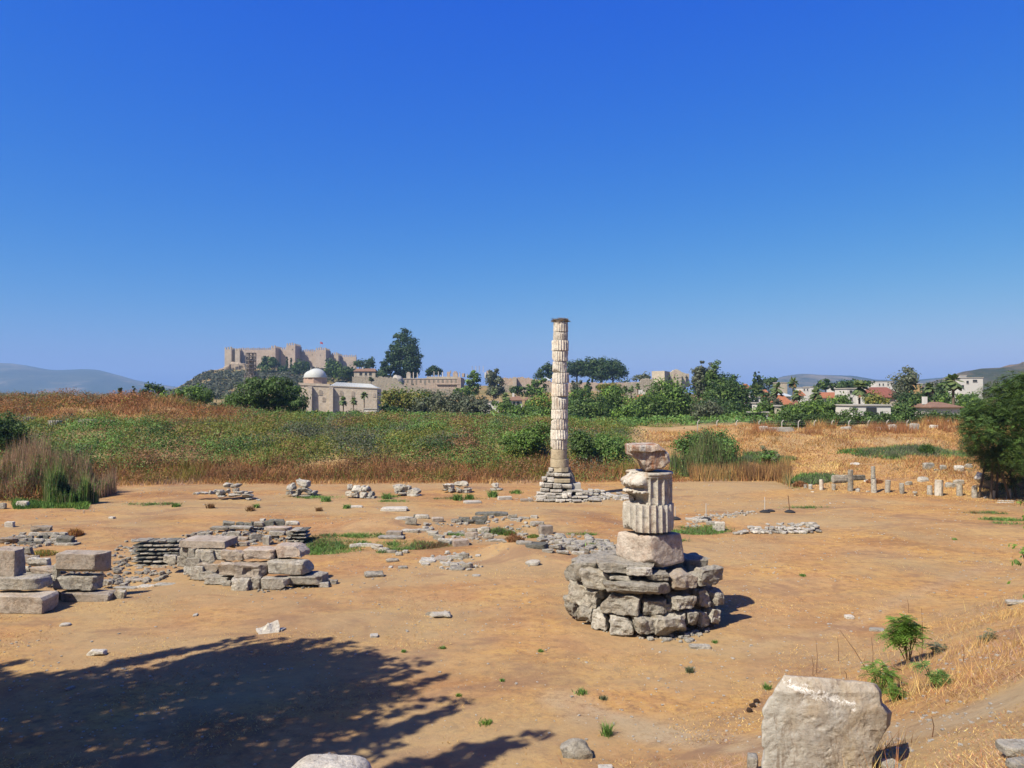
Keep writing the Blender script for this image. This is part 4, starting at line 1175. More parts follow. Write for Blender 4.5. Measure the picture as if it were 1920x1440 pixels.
def hip_house(label, px0, px1, y_ridge, y_eave, y_base, Y, depth, roofm, wallm='white', wins=(), over=.5, ridge=.4, chimney=None, door=None, name='house', cat='house'):
    a = P(px0, y_base, Y); b = P(px1, y_eave, Y); gz = min(a.z, float(H((a.x + b.x) / 2, Y)[0])) - .3
    e = empty(name, ((a.x + b.x) / 2, Y, gz), label, cat)
    o_ = np.array(e.location); w = b.x - a.x; h = b.z - gz
    mb = MB(); mb.box((0, depth / 2, 0), (w - 2 * over, depth - 2 * over, h)); mb.obj('wall', M[wallm], e, (0, 0, 0)).location = (0, 0, 0)
    hr = P(px0, y_ridge, Y + depth * .5).z - b.z
    mb = MB(); hw = w / 2
    mb.add([(-hw, -.1, h), (hw, -.1, h), (hw, depth + .1, h), (-hw, depth + .1, h), (-hw * ridge, depth / 2, h + hr), (hw * ridge, depth / 2, h + hr), (-hw, -.1, h - .18), (hw, -.1, h - .18), (hw, depth + .1, h - .18), (-hw, depth + .1, h - .18)],
           [[0, 1, 5, 4], [2, 3, 4, 5], [6, 9, 8, 7], [0, 6, 7, 1], [1, 7, 8, 2], [2, 8, 9, 3], [3, 9, 6, 0]], [[1, 2, 5], [3, 0, 4]])
    ro = mb.obj('roof', M[roofm], e, (0, 0, 0)); ro.location = (0, 0, 0)
    if chimney is not None:
        mb = MB(); mb.box((chimney * hw, depth * .45, h + hr * .5), (.7, .7, hr * .5 + 1.0)); q = obj('chimney', mb.mesh('chimney', M['white'])); q.parent = ro
    for (p0, p1, ya, yb_) in wins:
        p = P(p0, yb_, Y + over); q_ = P(p1, ya, Y + over); mb = MB()
        mb.box((0, 0, 0), (q_.x - p.x, .12, q_.z - p.z)); o = mb.obj('window', M['dark_open'], e, (0, 0, 0)); o.location = Vector(((p.x + q_.x) / 2, Y + over - .03, p.z)) - e.location
        mb = MB(); mb.box((0, -.03, -.12), (q_.x - p.x + .2, .2, .1)); s_ = obj('sill', mb.mesh('sill', M['concrete'])); s_.parent = o
    return e
def flat_house(label, px0, px1, yt, yb_, Y, depth, mat='white', wins=(), yaw=0, roof=None, name='house', cat='house', parapet=True):
    a = P(px0, yb_, Y); b = P(px1, yt, Y); gz = min(a.z, float(H((a.x + b.x) / 2, Y)[0])) - .3
    e = empty(name, ((a.x + b.x) / 2, Y, gz), label, cat)
    w = b.x - a.x; h = b.z - gz
    mb = MB(); mb.box((0, depth / 2, 0), (w, depth, h), yaw); mb.obj('wall', M[mat], e, (0, 0, 0)).location = (0, 0, 0)
    mb = MB(); mb.box((0, depth / 2, h), (w + .4, depth + .4, .25), yaw); mb.obj('roof', M[roof or 'concrete'], e, (0, 0, 0)).location = (0, 0, 0)
    for (p0, p1, ya, yb2) in wins:
        p = P(p0, yb2, Y); q_ = P(p1, ya, Y); mb = MB(); mb.box((0, 0, 0), (q_.x - p.x, .14, q_.z - p.z))
        o = mb.obj('window', M['dark_open'], e, (0, 0, 0)); o.location = Vector(((p.x + q_.x) / 2, Y - .02, p.z)) - e.location
        mb = MB(); mb.box((0, -.04, -.1), (q_.x - p.x + .2, .2, .09)); s_ = obj('sill', mb.mesh('sill', M['concrete'])); s_.parent = o
    return e
hip_house('low house with a long tiled roof on the slope above the mosque', 662, 705, 691, 696, 706, 520, 9, 'tile_brown', 'pale_wall', wins=[(674, 679, 698.5, 703.5), (684, 688, 699, 703.5), (692, 697, 698.5, 703.5)], chimney=-.25, ridge=.8)
hip_house('white house with arched windows and a dark tiled roof in the trees', 952, 982, 742.5, 750, 764, 250, 7, 'tile_brown', wins=[], chimney=-.3)
wh = [o for o in col.objects if o.get('label', '').startswith('white house with arched')][0]
for p0, p1 in ((954.5, 959.5), (962, 966), (968.5, 974.5)): arch_window(wh, p0, p1, 753 if p0 > 960 else 754, 761, 250.47, 'dark_open', .06)
hip_house('small white annex with its own hipped brown roof', 982, 999, 744.5, 750, 763, 252, 6, 'tile_brown')
hip_house('red tiled roof of a house below the gate tower', 1195, 1222, 739.5, 748, 760, 280, 8, 'tile', ridge=.6, chimney=.1)
hip_house('house with a bright orange hip roof amid the town trees', 1460, 1490, 740, 758.5, 784, 205, 9, 'tile', 'white', wins=[(1470, 1476, 765, 771)], ridge=.3)
hip_house('house under a faded orange roof behind the light green palms', 1430, 1449, 730.5, 744, 760, 240, 8, 'tile', 'white', ridge=.5)
hip_house('orange roof end beside the dark cypress pair', 1396, 1410, 719.5, 729, 745, 300, 8, 'tile', 'white', ridge=.5)
hip_house('small orange roof in front of the distant white flats', 1501, 1511, 731.5, 741, 758, 260, 6, 'tile', 'white', ridge=.3)
hip_house('long low faded orange roof in the middle of the town', 1540, 1589, 735.5, 745.5, 765, 230, 9, 'tile', 'white', ridge=.8)
flat_house('white walled porch with a thin flat eave and a dark opening', 1398, 1425, 745.5, 756, 195, 5, 'white', wins=[(1400, 1412, 748, 755), (1415, 1422, 748, 755)])
flat_house('pale yellowish block house behind the tall palm', 1462, 1476, 717.5, 735, 330, 8, 'pale_wall')
flat_house('white flats behind the small orange roof', 1504, 1518, 727, 738, 340, 8, 'white', wins=[(1507, 1509, 729, 732), (1513, 1515, 729, 732)])
flat_house('little white flats to the right of the small orange roof', 1519, 1527, 725.5, 736, 350, 8, 'white')
flat_house('distant white block between dark trees right of the flat topped tree', 1563, 1575, 719.5, 731, 420, 9, 'white', wins=[(1566, 1568, 722, 725)])
flat_house('white corner house of two storeys behind the stout palm', 1588.5, 1605, 729, 762, 210, 8, 'white', wins=[(1593, 1598, 732, 737), (1593, 1598, 745, 750), (1600, 1603, 732, 738)])
flat_house('white low flat behind the red roofed house', 1623, 1646, 728, 742, 260, 8, 'white')
hip_house('house with a deep red roof of two slopes', 1640, 1684, 726, 737, 755, 235, 10, 'tile_red', 'white', ridge=.7)
hip_house('lower deep red porch roof in front of the red roofed house', 1655, 1684, 733.5, 744.5, 762, 215, 6, 'tile_red', 'pale_wall', ridge=.8, wins=[(1660, 1668, 747, 752)])
flat_house('white flats on the skyline left of the light grey green tree', 1643, 1677, 715.5, 730, 420, 10, 'white', wins=[(1648, 1650, 719, 723), (1655, 1657, 719, 723), (1664, 1666, 719, 723)])
lh = flat_house('long low white house with a big dark opening behind the hedge', 1601, 1670, 761, 785, 140, 8, 'white', wins=[(1624, 1643, 764, 778), (1650, 1655.5, 772, 778), (1619, 1622, 772, 778)])
hip_house('white cottage with a low brown hip roof behind the hedge at right', 1745, 1808, 753.5, 763, 786, 142, 9, 'tile_brown', 'white', ridge=.35, chimney=-.65)
flat_house('large white house high on the right among trees', 1798, 1843, 708.5, 735, 300, 10, 'white', wins=[(1812, 1816, 714, 719), (1824, 1832, 712, 716), (1803, 1807, 722, 727)])
flat_house('small white upper storey of the high right house', 1800, 1812, 704.5, 712, 308, 6, 'white')
flat_house('small ochre house peeping beside the light grey green tree', 1716, 1729, 720, 732, 280, 7, 'orange_wall')
flat_house('white wall fragment at the foot of the mosque beside the palm', 683, 706, 767, 784, 225, 4, 'white')
flat_house('white garden wall below the orange dry slope', 880, 935, 752.5, 760, 300, 2, 'white', name='garden_wall', cat='wall')
flat_house('cream gate pillar in the trees behind the fence', 1459, 1466, 762, 788, 150, 2, 'pale_wall', name='gate_pillar', cat='pillar')
flat_house('white canopy under the brownish green tree', 1418, 1428, 756.5, 762, 170, 3, 'white', name='canopy', cat='canopy')
flat_house('strip of white garden wall left behind the fence', 1405, 1440, 774, 780, 150, 1, 'white', name='garden_wall', cat='wall')
hip_house('white tent shaped roof just behind the orange hip roof', 1458, 1487, 736, 742.5, 752, 225, 6, 'tent', 'white', ridge=.1)
hip_house('small red and white gabled kiosk right of the orange hip roof', 1493.5, 1503, 751, 758, 770, 180, 4, 'tile_red', 'white', ridge=.1)
# ---- basilica ruins
BY = 480
bas = empty('basilica_ruin', (P(810, 725, BY).x, BY, P(810, 735, BY).z), 'reddish arcaded terrace wall of the ruined basilica with pillars on top', 'ruin')
def ruin_wall(par, name, mat, prof, y_base, Y, depth, seed, n=60, rag=.5, dY=0.0):
    """a wall whose broken top follows a profile of photograph points; dY makes it recede to the right"""
    xs = [p[0] for p in prof]; ys = [p[1] for p in prof]; rg = np.random.default_rng(seed)
    px = np.linspace(xs[0], xs[-1], n); V = []
    for i, p in enumerate(px):
        Yi = Y + dY * i / (n - 1); a = P(p, y_base, Yi); t = P(p, np.interp(p, xs, ys), Yi); zt = t.z + rag * rg.uniform(-1, .4); j = rg.normal() * .02
        V += [[a.x, Yi + j, a.z - 3], [a.x, Yi + j, zt], [a.x, Yi + depth, zt + rag * rg.uniform(-.3, .3)], [a.x, Yi + depth, a.z - 3]]
    V = np.array(V); q = []
    for i in range(n - 1):
        for k in range(4): q.append([i * 4 + k, i * 4 + (k + 1) % 4, (i + 1) * 4 + (k + 1) % 4, (i + 1) * 4 + k][::-1])
    q += [[0, 1, 2, 3], [(n - 1) * 4 + 3, (n - 1) * 4 + 2, (n - 1) * 4 + 1, (n - 1) * 4]]
    o_ = np.array(par.location)
    o = obj(name, np_mesh(name, V - o_, np.array(q), M[mat])); o.parent = par
    return o
ruin_wall(bas, 'arcade_wall', 'brickwork', [(754, 711), (765, 710.2), (790, 710), (800, 708.5), (858, 706.5)], 735, BY, 6, 3, n=50, rag=.15)
bx(bas, 'parapet', M['pale_wall'], 756, 859, 709.2, 710.6, BY - .25, 1)
bx(bas, 'ledge', M['brickwork'], 818, 861, 719.6, 721, BY - .8, 1.5)
bx(bas, 'side_wall', M['brickwork'], 857, 864, 707.5, 732, BY - .6, 36, sink=4)
bx(bas, 'block_course', M['pale_wall'], 800, 860, 706, 709.18, BY - .2, 1)
for X in (180, 260, 345, 430, 520, 605, 690, 780, 870, 960, 1050, 1135, 1220):
    c = 740 + X / 10.667; arch_window(bas, c - 1.8, c + 1.8, 711.8, 717.5 + (6 if X in (345, 430, 605) else 0) * .7, BY, 'core', .05, 'arch')
for i, X in enumerate((1270, 1310, 1350, 1400, 1450)): bx(bas, 'side_pier', M['brickwork'], 740 + X / 10.667 - .8, 740 + X / 10.667 + .4, 710, 719, BY + 2 + i * 8, 1.2)
def slim_col(par, px, yt, yb_, Y, w=1.9, mat='column_marble'):
    a = P(px, yb_, Y); h = P(px, yt, Y).z - a.z; r = w / F * Y / 2
    mb = MB(); mb.tube([(0, 0, 0), (0, 0, h * .05), (0, 0, h * .06), (0, 0, h * .92), (0, 0, h * .94), (0, 0, h)], [r * 1.4, r * 1.3, r, r * .88, r * 1.35, r * 1.4], 10)
    o = mb.obj('pillar', M[mat], par, (0, 0, 0)); o.location = a - par.location
for px, yt in ((775.2, 698), (782.8, 699), (814, 696.5), (822.2, 696.5), (830.2, 697.5), (857.2, 699.5), (862, 698), (876, 701), (871, 700)): slim_col(bas, px, yt, 709.5 if px < 850 else 707, BY + 4)
for px0, px1, yt, yb_ in ((838, 843.5, 697, 706.5), (849, 858, 698.5, 706.5), (851, 856, 696, 698.6), (866, 870, 700, 707), (843.6, 845.2, 694.5, 700), (762, 769.5, 699.5, 710.5), (763, 768, 697.5, 699.6)):
    bx(bas, 'masonry_block', M['brickwork' if px0 > 800 else 'pale_wall'], px0, px1, yt, yb_, BY + 3, 3)
# apse rubble left
ap = empty('rubble_mass', (P(745, 715, BY - 8).x, BY - 8, P(745, 722, BY).z), 'hump of ruined masonry at the left end of the arcaded wall', 'ruin')
p_, Q_ = rock_verts(18 / F * BY * 1.3, 10, 8.0, 31, n=14, k=2.6, rough=.10, warp=.1)
obj('masonry', np_mesh('masonry', p_, Q_, M['limestone_pale'], smooth=True), ap, (P(746, 715, BY - 8).x, BY - 8, P(746, 718, BY - 8).z - 3))
tw = empty('terrace_wall', (P(730, 735, 452).x, 452, P(730, 740, 452).z), 'long crumbling pale terrace wall between the mosque and the arcaded ruin', 'wall')
ruin_wall(tw, 'wall', 'ruin_pale', [(660, 706), (690, 706), (700, 708), (712, 706), (735, 707), (748, 712), (756, 723), (800, 731)], 745, 452, 3, 5, n=70, rag=.8)
ruin_wall(tw, 'lower_wall', 'ruin_pale', [(750, 722), (770, 724), (800, 728), (840, 729), (868, 730)], 742, 446, 3, 6, n=40, rag=.5)
# tall four columns
fc = empty('colonnade', (P(896, 700, 500).x, 500, P(896, 700, 500).z - 2), 'four tall slender white columns standing together on the basilica hill', 'colonnade')
for px in (885.3, 892.3, 898.6, 906): slim_col(fc, px, 686.5, 698, 500, 1.1, 'white_stone')
fr = empty('ruined_pier', (P(910, 704, 498).x, 498, P(910, 710, 498).z), 'broken white pier beside the four slender columns', 'ruin')
bx(fr, 'pier_stone', M['white'], 908.5, 911.5, 698, 708, 498, 2); bx(fr, 'block', M['brickwork'], 912, 918, 695, 706, 500, 4)
# ruined city wall from the arcade to the tall column and beyond
cw = empty('city_wall', (P(985, 730, 470).x, 470, P(985, 738, 470).z), 'ruined pinkish city wall with a broken top left of the tall column', 'wall')
ruin_wall(cw, 'wall', 'brickwork', [(936, 707), (945, 708), (960, 708.5), (975, 706.5), (985, 707.5), (1000, 710), (1012, 711), (1022, 713), (1035, 716)], 738, 470, 3, 9, n=70, rag=.7)
ruin_wall(cw, 'footing', 'ruin_pale', [(938, 722), (960, 721), (970, 724), (985, 723), (1035, 726)], 740, 468.5, 1.5, 10, n=40, rag=.6)
bx(cw, 'wall_tower', M['castle_pale'], 961, 968.5, 707, 732, 466, 5, sink=2)
bs = hip_house('pale blue grey pyramidal shelter roof behind the city wall', 1013, 1034, 707.5, 713, 718, 480, 9, 'tent', 'castle_pale', ridge=.15)
cw2 = empty('city_wall', (P(1120, 730, 470).x, 470, P(1120, 735, 470).z), 'low city wall carrying the umbrella pines right of the tall column', 'wall')
ruin_wall(cw2, 'wall', 'brickwork', [(1066, 716), (1090, 717), (1110, 716.5), (1140, 718), (1175, 716), (1203, 716)], 738, 470, 3, 11, n=50, rag=.4)
ruin_wall(cw2, 'rubble_face', 'ruin_pale', [(1120, 724), (1140, 722), (1160, 726), (1203, 722)], 745, 462, 2, 12, n=40, rag=.7)
gw = empty('gate_tower', (P(1235, 730, 430).x, 430, P(1235, 742, 430).z), 'square pale stone gate tower with one face in shade', 'tower')
def quoin_box(par, name, mat, A_, B_, C_, z0, z1):
    D_ = A_ + (C_ - B_); mb = MB(); f = lambda p, z: [p.x, p.y, z]
    mb.hexa([f(A_, z0), f(B_, z0), f(C_, z0), f(D_, z0), f(A_, z1), f(B_, z1), f(C_, z1), f(D_, z1)])
    return mb.obj(name, M[mat], par, tuple(par.location))
A_ = P(1222, 700, 434); B_ = P(1246, 700, 428); C_ = P(1258.5, 700, 448)
quoin_box(gw, 'tower', 'pale_wall', A_, B_, C_, P(1235, 745, 430).z - 3, P(1235, 695.5, 430).z)
cg = empty('gate_arch', (P(1272, 715, 440).x, 440, P(1272, 720, 440).z), 'ruined white arched gateway beside the gate tower', 'gate')
ruin_wall(cg, 'arch_wall', 'pale_wall', [(1256, 701), (1258, 698), (1263, 694), (1268, 692.3), (1273, 693.5), (1278, 697), (1286, 700)], 722, 440, 3, 14, n=26, rag=.15)
arch_window(cg, 1261.5, 1274, 695.5, 712, 440, 'castle', .06, 'arch_recess')
arch_window(cg, 1264.5, 1271, 700, 712, 439.9, 'core', .05, 'opening')
bx(cg, 'side_tower', M['pale_wall'], 1268.5, 1278, 701, 718, 437, 6, sink=3); bx(cg, 'string_course', M['core'], 1268.6, 1278, 707.2, 708.2, 436.9, 1); bx(cg, 'side_wall', M['castle_pale'], 1278.2, 1292, 700.5, 716, 442, 6, sink=3)
gr = empty('ruined_wall', (P(1213, 730, 425).x, 425, P(1213, 740, 425).z), 'broken pale wall stepping up to the left side of the gate tower', 'wall')
ruin_wall(gr, 'wall', 'ruin_pale', [(1174, 718), (1185, 717), (1192, 716.5), (1201, 716), (1203, 711), (1212, 710.5), (1217, 709.5), (1221, 711), (1226, 707)], 745, 425, 3, 15, n=60, rag=.6)
bx(gr, 'white_block', M['white'], 1197, 1206, 731, 740, 421, 3)
# ---- fence with bent concrete posts
fe = empty('wire_fence', (P(1590, 800, 102).x, 102, 4.4), 'wire fence on bent topped concrete posts along the right bank crest', 'fence')
fx = [1308, 1344, 1380.6, 1423, 1466, 1497, 1527, 1560, 1591.6, 1627.5, 1663, 1700.6, 1738, 1776, 1814]
fp = []
for i, px in enumerate(fx):
    Yf = 103.5 - .9 * i * .2; a = P(px, 810, Yf); gz = float(H(a.x, Yf)[0]); zt = P(px, 787.5, Yf).z
    if i == 0:
        mb = MB(); mb.tube([(0, 0, -.3), (0, 0, 1.72), (.06, 0, 1.86), (.26, 0, 2.06)], [.07, .07, .07, .06], 5); pm = mb.mesh('post', M['concrete'])
    o = obj('post', pm, fe, (a.x, Yf, zt - 2.06)); fp.append((a.x, Yf, zt - 2.06))
mb = MB()
for k in (0.7, 1.1, 1.5, 1.75, 1.95):
    for p, q in zip(fp[:-1], fp[1:]):
        ox = .18 if k > 1.9 else 0
        mb.tube([(p[0] + ox, p[1], p[2] + k), ((p[0] + q[0]) / 2 + ox, (p[1] + q[1]) / 2, (p[2] + q[2]) / 2 + k - .05), (q[0] + ox, q[1], q[2] + k)], .008, 3, False)
o = mb.obj('wire', M['wire'], fe, tuple(fe.location))
# ================================================================== ruins in the field
def zz(X, Y, ox, oy, s): return (ox + X / s, oy + Y / s)
def group(label, cat, name, px, py):
    g = G(px, py); return empty(name, (g.x, g.y, g.z), label, cat)
def part_stones(par, lst, ox, oy, s, **kk):
    """lst: (x0,y0,x1,y1, Y, material, extra)"""
    for it in lst:
        r, Y, mat = it[:4], it[4], it[5]
        ex = dict(it[6]) if len(it) > 6 else {}
        kw = dict(n=11, k=11, rough=.11, warp=.12, chips=7, chip=.18); kw.update(kk); kw.update(ex)
        a = zz(r[0], r[1], ox, oy, s); b = zz(r[2], r[3], ox, oy, s)
        stone_at((a[0] - .6, a[1] - .4, b[0] + .6, b[1] + .8), Y, M[mat], par, kw.pop('depth', None), kw.pop('yaw', -0.08), 'stone', kw.pop('sink', 0.02), **kw)
def gy(px, py): return G(px, py).y
cutk = dict(k=30, rough=.028, warp=.04, chips=4, chip=.14, n=16)
# ---- left wall at the picture's edge
w = group('low wall with a big upright cut block on top, cut by the left picture edge', 'ruined wall', 'ruined_wall', 40, 1140)
part_stones(w, [(-120, 1000, 575, 1262, gy(40, 1151), 'block_brown', dict(cutk, depth=1.0)), (-120, 800, 530, 998, gy(40, 1151) + .5, 'limestone', dict(depth=1.1, rough=.07, k=20)),
                (-140, 505, 238, 850, gy(40, 1151) + .9, 'block_brown', dict(cutk, depth=.9)), (600, 1010, 680, 1145, gy(100, 1130) + .5, 'limestone', {})], 0, 940, 6)
w = group('pier of long rough stones carrying a neat brownish oblong block, second from the left edge', 'ruined wall', 'ruined_wall', 150, 1128)
yb_ = gy(150, 1129)
part_stones(w, [(650, 985, 1290, 1138, yb_, 'block_brown', dict(depth=.9, rough=.07)), (600, 800, 1130, 1003, yb_ + .25, 'limestone', dict(depth=.9, rough=.09, n=12)), (640, 550, 1200, 806, yb_ + .35, 'block_brown', dict(cutk, depth=.75)),
                (1270, 985, 1420, 1115, yb_ + .3, 'limestone', dict(k=4)), (530, 820, 610, 978, yb_ + .9, 'limestone_pale', {}), (600, 690, 660, 1000, yb_ + .8, 'limestone', {})], 0, 940, 6)
w = group('tumble of grey stones lying between the two block topped walls at the left edge', 'rubble heap', 'rubble_heap', 70, 1078)
yb_ = gy(70, 1092)
part_stones(w, [(240, 505, 365, 605, yb_ + 2.2, 'limestone', {}), (225, 598, 425, 700, yb_ + 1.6, 'block_brown', {}), (312, 622, 562, 738, yb_ + 1.0, 'limestone_pale', {}), (222, 718, 345, 812, yb_ + .9, 'limestone', {}),
                (340, 715, 640, 820, yb_ + .6, 'block_brown', {}), (180, 800, 480, 850, yb_ + .5, 'limestone', {}), (480, 800, 610, 870, yb_ + .4, 'limestone', {}), (1130, 878, 1245, 945, yb_ + .3, 'limestone', {})], 0, 940, 6)
w = group('long sill of thin pale slabs edging the shallow pit', 'stone kerb', 'stone_kerb', 260, 1098)
part_stones(w, [(1280, 968, 1560, 1000, gy(230, 1106), 'limestone_pale', dict(depth=.5)), (1550, 950, 1740, 978, gy(270, 1102), 'limestone_pale', dict(depth=.5)), (1730, 925, 1960, 962, gy(300, 1099), 'limestone_pale', dict(depth=.5)),
                (1390, 850, 1640, 955, gy(250, 1098) + .5, 'block_brown', dict(depth=.5)), (1710, 720, 1880, 800, gy(300, 1075) + .8, 'limestone_pale', {}), (1350, 915, 1420, 955, gy(232, 1100), 'limestone', {})], 0, 940, 6, rough=.05)
w = group('spread of dark layered rubble with one split boulder on its top, near the left edge', 'rubble heap', 'rubble_heap', 85, 1022)
yb_ = gy(85, 1023)
_r = random.Random(5)
part_stones(w, [(345, 265, 590, 342, yb_ + 2.2, 'block_brown', dict(chips=7, chip=.3)), (-60, 390, 215, 506, yb_ + .6, 'block_brown', dict(depth=.8)), (630, 385, 825, 465, yb_ + .3, 'slate', dict(chips=6)), (610, 460, 880, 502, yb_, 'limestone', {})]
            + [(200 + i % 6 * 95 + _r.randint(-25, 25), 345 + i // 6 * 34, 200 + i % 6 * 95 + _r.randint(70, 130), 345 + i // 6 * 34 + _r.randint(34, 52), yb_ + 1.7 - i // 6 * .45, _r.choice(['limestone', 'limestone', 'slate', 'limestone_pale']), dict(yaw=_r.uniform(-.3, .3), n=5, warp=.16)) for i in range(23)], 0, 940, 6)
# ---- thin coursed slate walls
def slate_wall(label, x0, y0, x1, y1, Y, rows, seed, depth=0.9, mat=('slate', 'limestone', 'limestone'), drop=0.0, ragged=0.25):
    rg = random.Random(seed)
    w = group(label, 'ruined wall', 'ruined_wall', (x0 + x1) / 2, y1)
    hh = (y1 - y0) / rows
    for r_ in range(rows):
        x = x0 + rg.uniform(0, 4) + (r_ < rows * ragged) * rg.uniform(0, 12)
        while x < x1 - 4:
            wd = rg.uniform(9, 24)
            xe = min(x + wd, x1)
            yb__ = y0 + (r_ + 1) * hh + drop * (x - x0) / (x1 - x0)
            stone_at((x - .5, yb__ - hh - rg.uniform(0, 1.0), xe + .5, yb__ + .8), Y + (rows - 1 - r_) * 0.07 + rg.uniform(-.06, .06), M[rg.choice(mat)], w, depth, rg.uniform(-.1, .1), 'stone', 0.0, n=4, k=9, rough=.05, warp=.15, chips=3)
            x = xe
    # rubble heart behind the face
    return w
slate_wall('wall of thin flat grey stones in the shallow pit, behind the slab kerb', 250, 1009, 340, 1062, gy(300, 1062), 7, 4)
slate_wall('short thick end wall of thin stones at the right end of the dark stone row', 534, 990, 577, 1022, gy(555, 1022), 5, 6, 1.4)
slate_wall('ledge of flat dark stones behind the row of dark blocks', 400, 986, 540, 994, gy(470, 1000) + 1.5, 1, 8, 1.0)
# ---- central left block group
w = group('rubble pier capped by one large flat slab, beside the three course block wall', 'ruined wall', 'ruined_wall', 380, 1088)
yb_ = gy(380, 1090)
_r = random.Random(8)
part_stones(w, [(225, 345, 722, 462, yb_ + .75, 'block_brown', dict(cutk, depth=1.5, rough=.03)),
                (200, 440, 290, 560, yb_ + 1.0, 'limestone', {}), (270, 460, 370, 590, yb_ + .7, 'limestone', {}), (350, 465, 560, 620, yb_ + .55, 'limestone', dict(n=12)), (480, 455, 660, 600, yb_ + .7, 'limestone', dict(n=12)),
                (260, 560, 400, 680, yb_ + .45, 'limestone', {}), (380, 600, 600, 720, yb_ + .3, 'block_brown', dict(n=12)), (300, 640, 440, 780, yb_ + .2, 'limestone_pale', {}), (380, 690, 560, 800, yb_ + .05, 'limestone', {}),
                (160, 540, 305, 655, yb_ + 1.0, 'limestone', {}), (20, 525, 182, 632, yb_ + 1.8, 'limestone', {}), (645, 400, 745, 468, yb_ + 1.6, 'limestone', {}), (770, 400, 885, 450, yb_ + 1.7, 'block_brown', {}), (230, 640, 330, 740, yb_ + .4, 'limestone_pale', {})], 300, 940, 5.333)
w = group('wall of three courses of long rough hewn blocks, the pale blocks on top', 'ruined wall', 'ruined_wall', 500, 1100)
yb_ = gy(500, 1108)
part_stones(w, [(452, 718, 715, 832, yb_ + .9, 'limestone', dict(depth=1.0)), (608, 785, 720, 842, yb_ + .7, 'limestone_pale', {}), (703, 758, 892, 912, yb_ - .05, 'limestone', dict(n=12)), (885, 752, 1008, 882, yb_ + .15, 'limestone', {}),
                (1008, 740, 1285, 886, yb_ + .1, 'limestone', dict(n=12, rough=.08)), (1275, 692, 1662, 842, yb_ + .45, 'limestone', dict(n=12, depth=1.2, rough=.08)),
                (592, 585, 905, 745, yb_ + .85, 'block_brown', dict(depth=1.0, n=12)), (718, 585, 1092, 778, yb_ + .45, 'block_brown', dict(depth=1.1, n=12)), (1085, 555, 1512, 738, yb_ + .5, 'limestone', dict(depth=1.1, n=12, rough=.06)),
                (602, 472, 855, 592, yb_ + 1.3, 'block_brown', dict(n=12)), (842, 442, 1182, 588, yb_ + 1.0, 'marble_pink', dict(n=12, depth=1.0)), (1148, 405, 1468, 572, yb_ + 1.0, 'marble_pink', dict(n=12, depth=1.1))], 300, 940, 5.333)
w = group('row of small dark greenish blocks along the far edge of the central ruin', 'stone row', 'stone_row', 490, 990)
yb_ = gy(490, 1003) + 1.6
part_stones(w, [(612, 192, 757, 258, yb_, 'slate', {}), (760, 203, 842, 246, yb_ + .2, 'slate', {}), (842, 205, 932, 252, yb_, 'slate', {}), (905, 195, 945, 235, yb_ + .5, 'slate', {}), (935, 200, 1032, 254, yb_ - .1, 'limestone', {}), (1030, 190, 1145, 246, yb_ + .1, 'slate', {}),
                (1145, 182, 1255, 242, yb_ + .3, 'slate', {}), (1250, 192, 1390, 240, yb_ + .8, 'limestone_pale', {}), (1000, 172, 1050, 200, yb_ + 1.2, 'limestone_pale', {}), (1090, 175, 1230, 196, yb_ + 1.2, 'slate', {})], 300, 940, 5.333, n=6)
w = group('scatter of pale slabs and a standing stub inside the central ruin', 'rubble heap', 'rubble_heap', 480, 1015)
yb_ = gy(480, 1021)
part_stones(w, [(682, 292, 808, 352, yb_ + 1.4, 'limestone_pale', {}), (780, 348, 882, 388, yb_ + .9, 'marble_pink', {}), (895, 318, 1022, 392, yb_ + .8, 'limestone', dict(yaw=.4)), (1035, 338, 1102, 442, yb_, 'limestone_pale', dict(cutk, depth=.4)),
                (1090, 290, 1250, 345, yb_ + 1.3, 'limestone', {}), (695, 248, 920, 275, yb_ + 3, 'limestone_pale', {}), (1045, 243, 1310, 292, yb_ + 2.4, 'marble_pink', {}), (500, 245, 700, 285, yb_ + 3, 'limestone', {}), (1262, 290, 1350, 345, yb_ + .9, 'limestone', {})], 300, 940, 5.333, n=6)
# ---- middle field
Z4 = (640, 930, 4.364)
def field(label, cat, name, lst, cx_, cy_, **k):
    w = group(label, cat, name, cx_, cy_)
    L2 = []
    for it in lst:
        r = it[:4]; a = zz((r[0] + r[2]) / 2, r[3], *Z4)
        L2.append(r + (gy(*a) + (it[5].get('dy', 0) if len(it) > 5 else 0), it[4]) + (({kk: v for kk, v in it[5].items() if kk != 'dy'},) if len(it) > 5 else ()))
    part_stones(w, L2, *Z4, **k)
    return w
field('dogleg footing of pale slabs bending right to a neat cut cube', 'ruined wall', 'ruined_footing', [
    (370, 282, 497, 332, 'block_brown', dict(cutk, depth=.6)), (300, 328, 520, 356, 'limestone_pale', {}), (495, 268, 640, 300, 'limestone_pale', {}), (600, 266, 720, 290, 'limestone_pale', {}), (700, 282, 800, 330, 'limestone_pale', dict(yaw=-.7)),
    (745, 310, 850, 365, 'limestone', dict(yaw=-.7)), (790, 345, 905, 400, 'limestone_pale', dict(yaw=-.7)), (870, 345, 930, 385, 'limestone_pale', {})], 780, 1012, n=6)
field('curving kerb of flat pale slabs left of the weed filled hollow', 'stone kerb', 'stone_kerb', [
    (60, 385, 180, 420, 'limestone_pale', dict(yaw=.4)), (150, 384, 270, 415, 'limestone_pale', {}), (240, 392, 340, 440, 'limestone_pale', dict(yaw=-.6)), (300, 418, 400, 460, 'limestone_pale', dict(yaw=-.5)), (370, 435, 452, 468, 'limestone', {}), (440, 455, 500, 490, 'limestone', {}), (490, 440, 545, 470, 'limestone_pale', {})], 700, 1030, n=5)
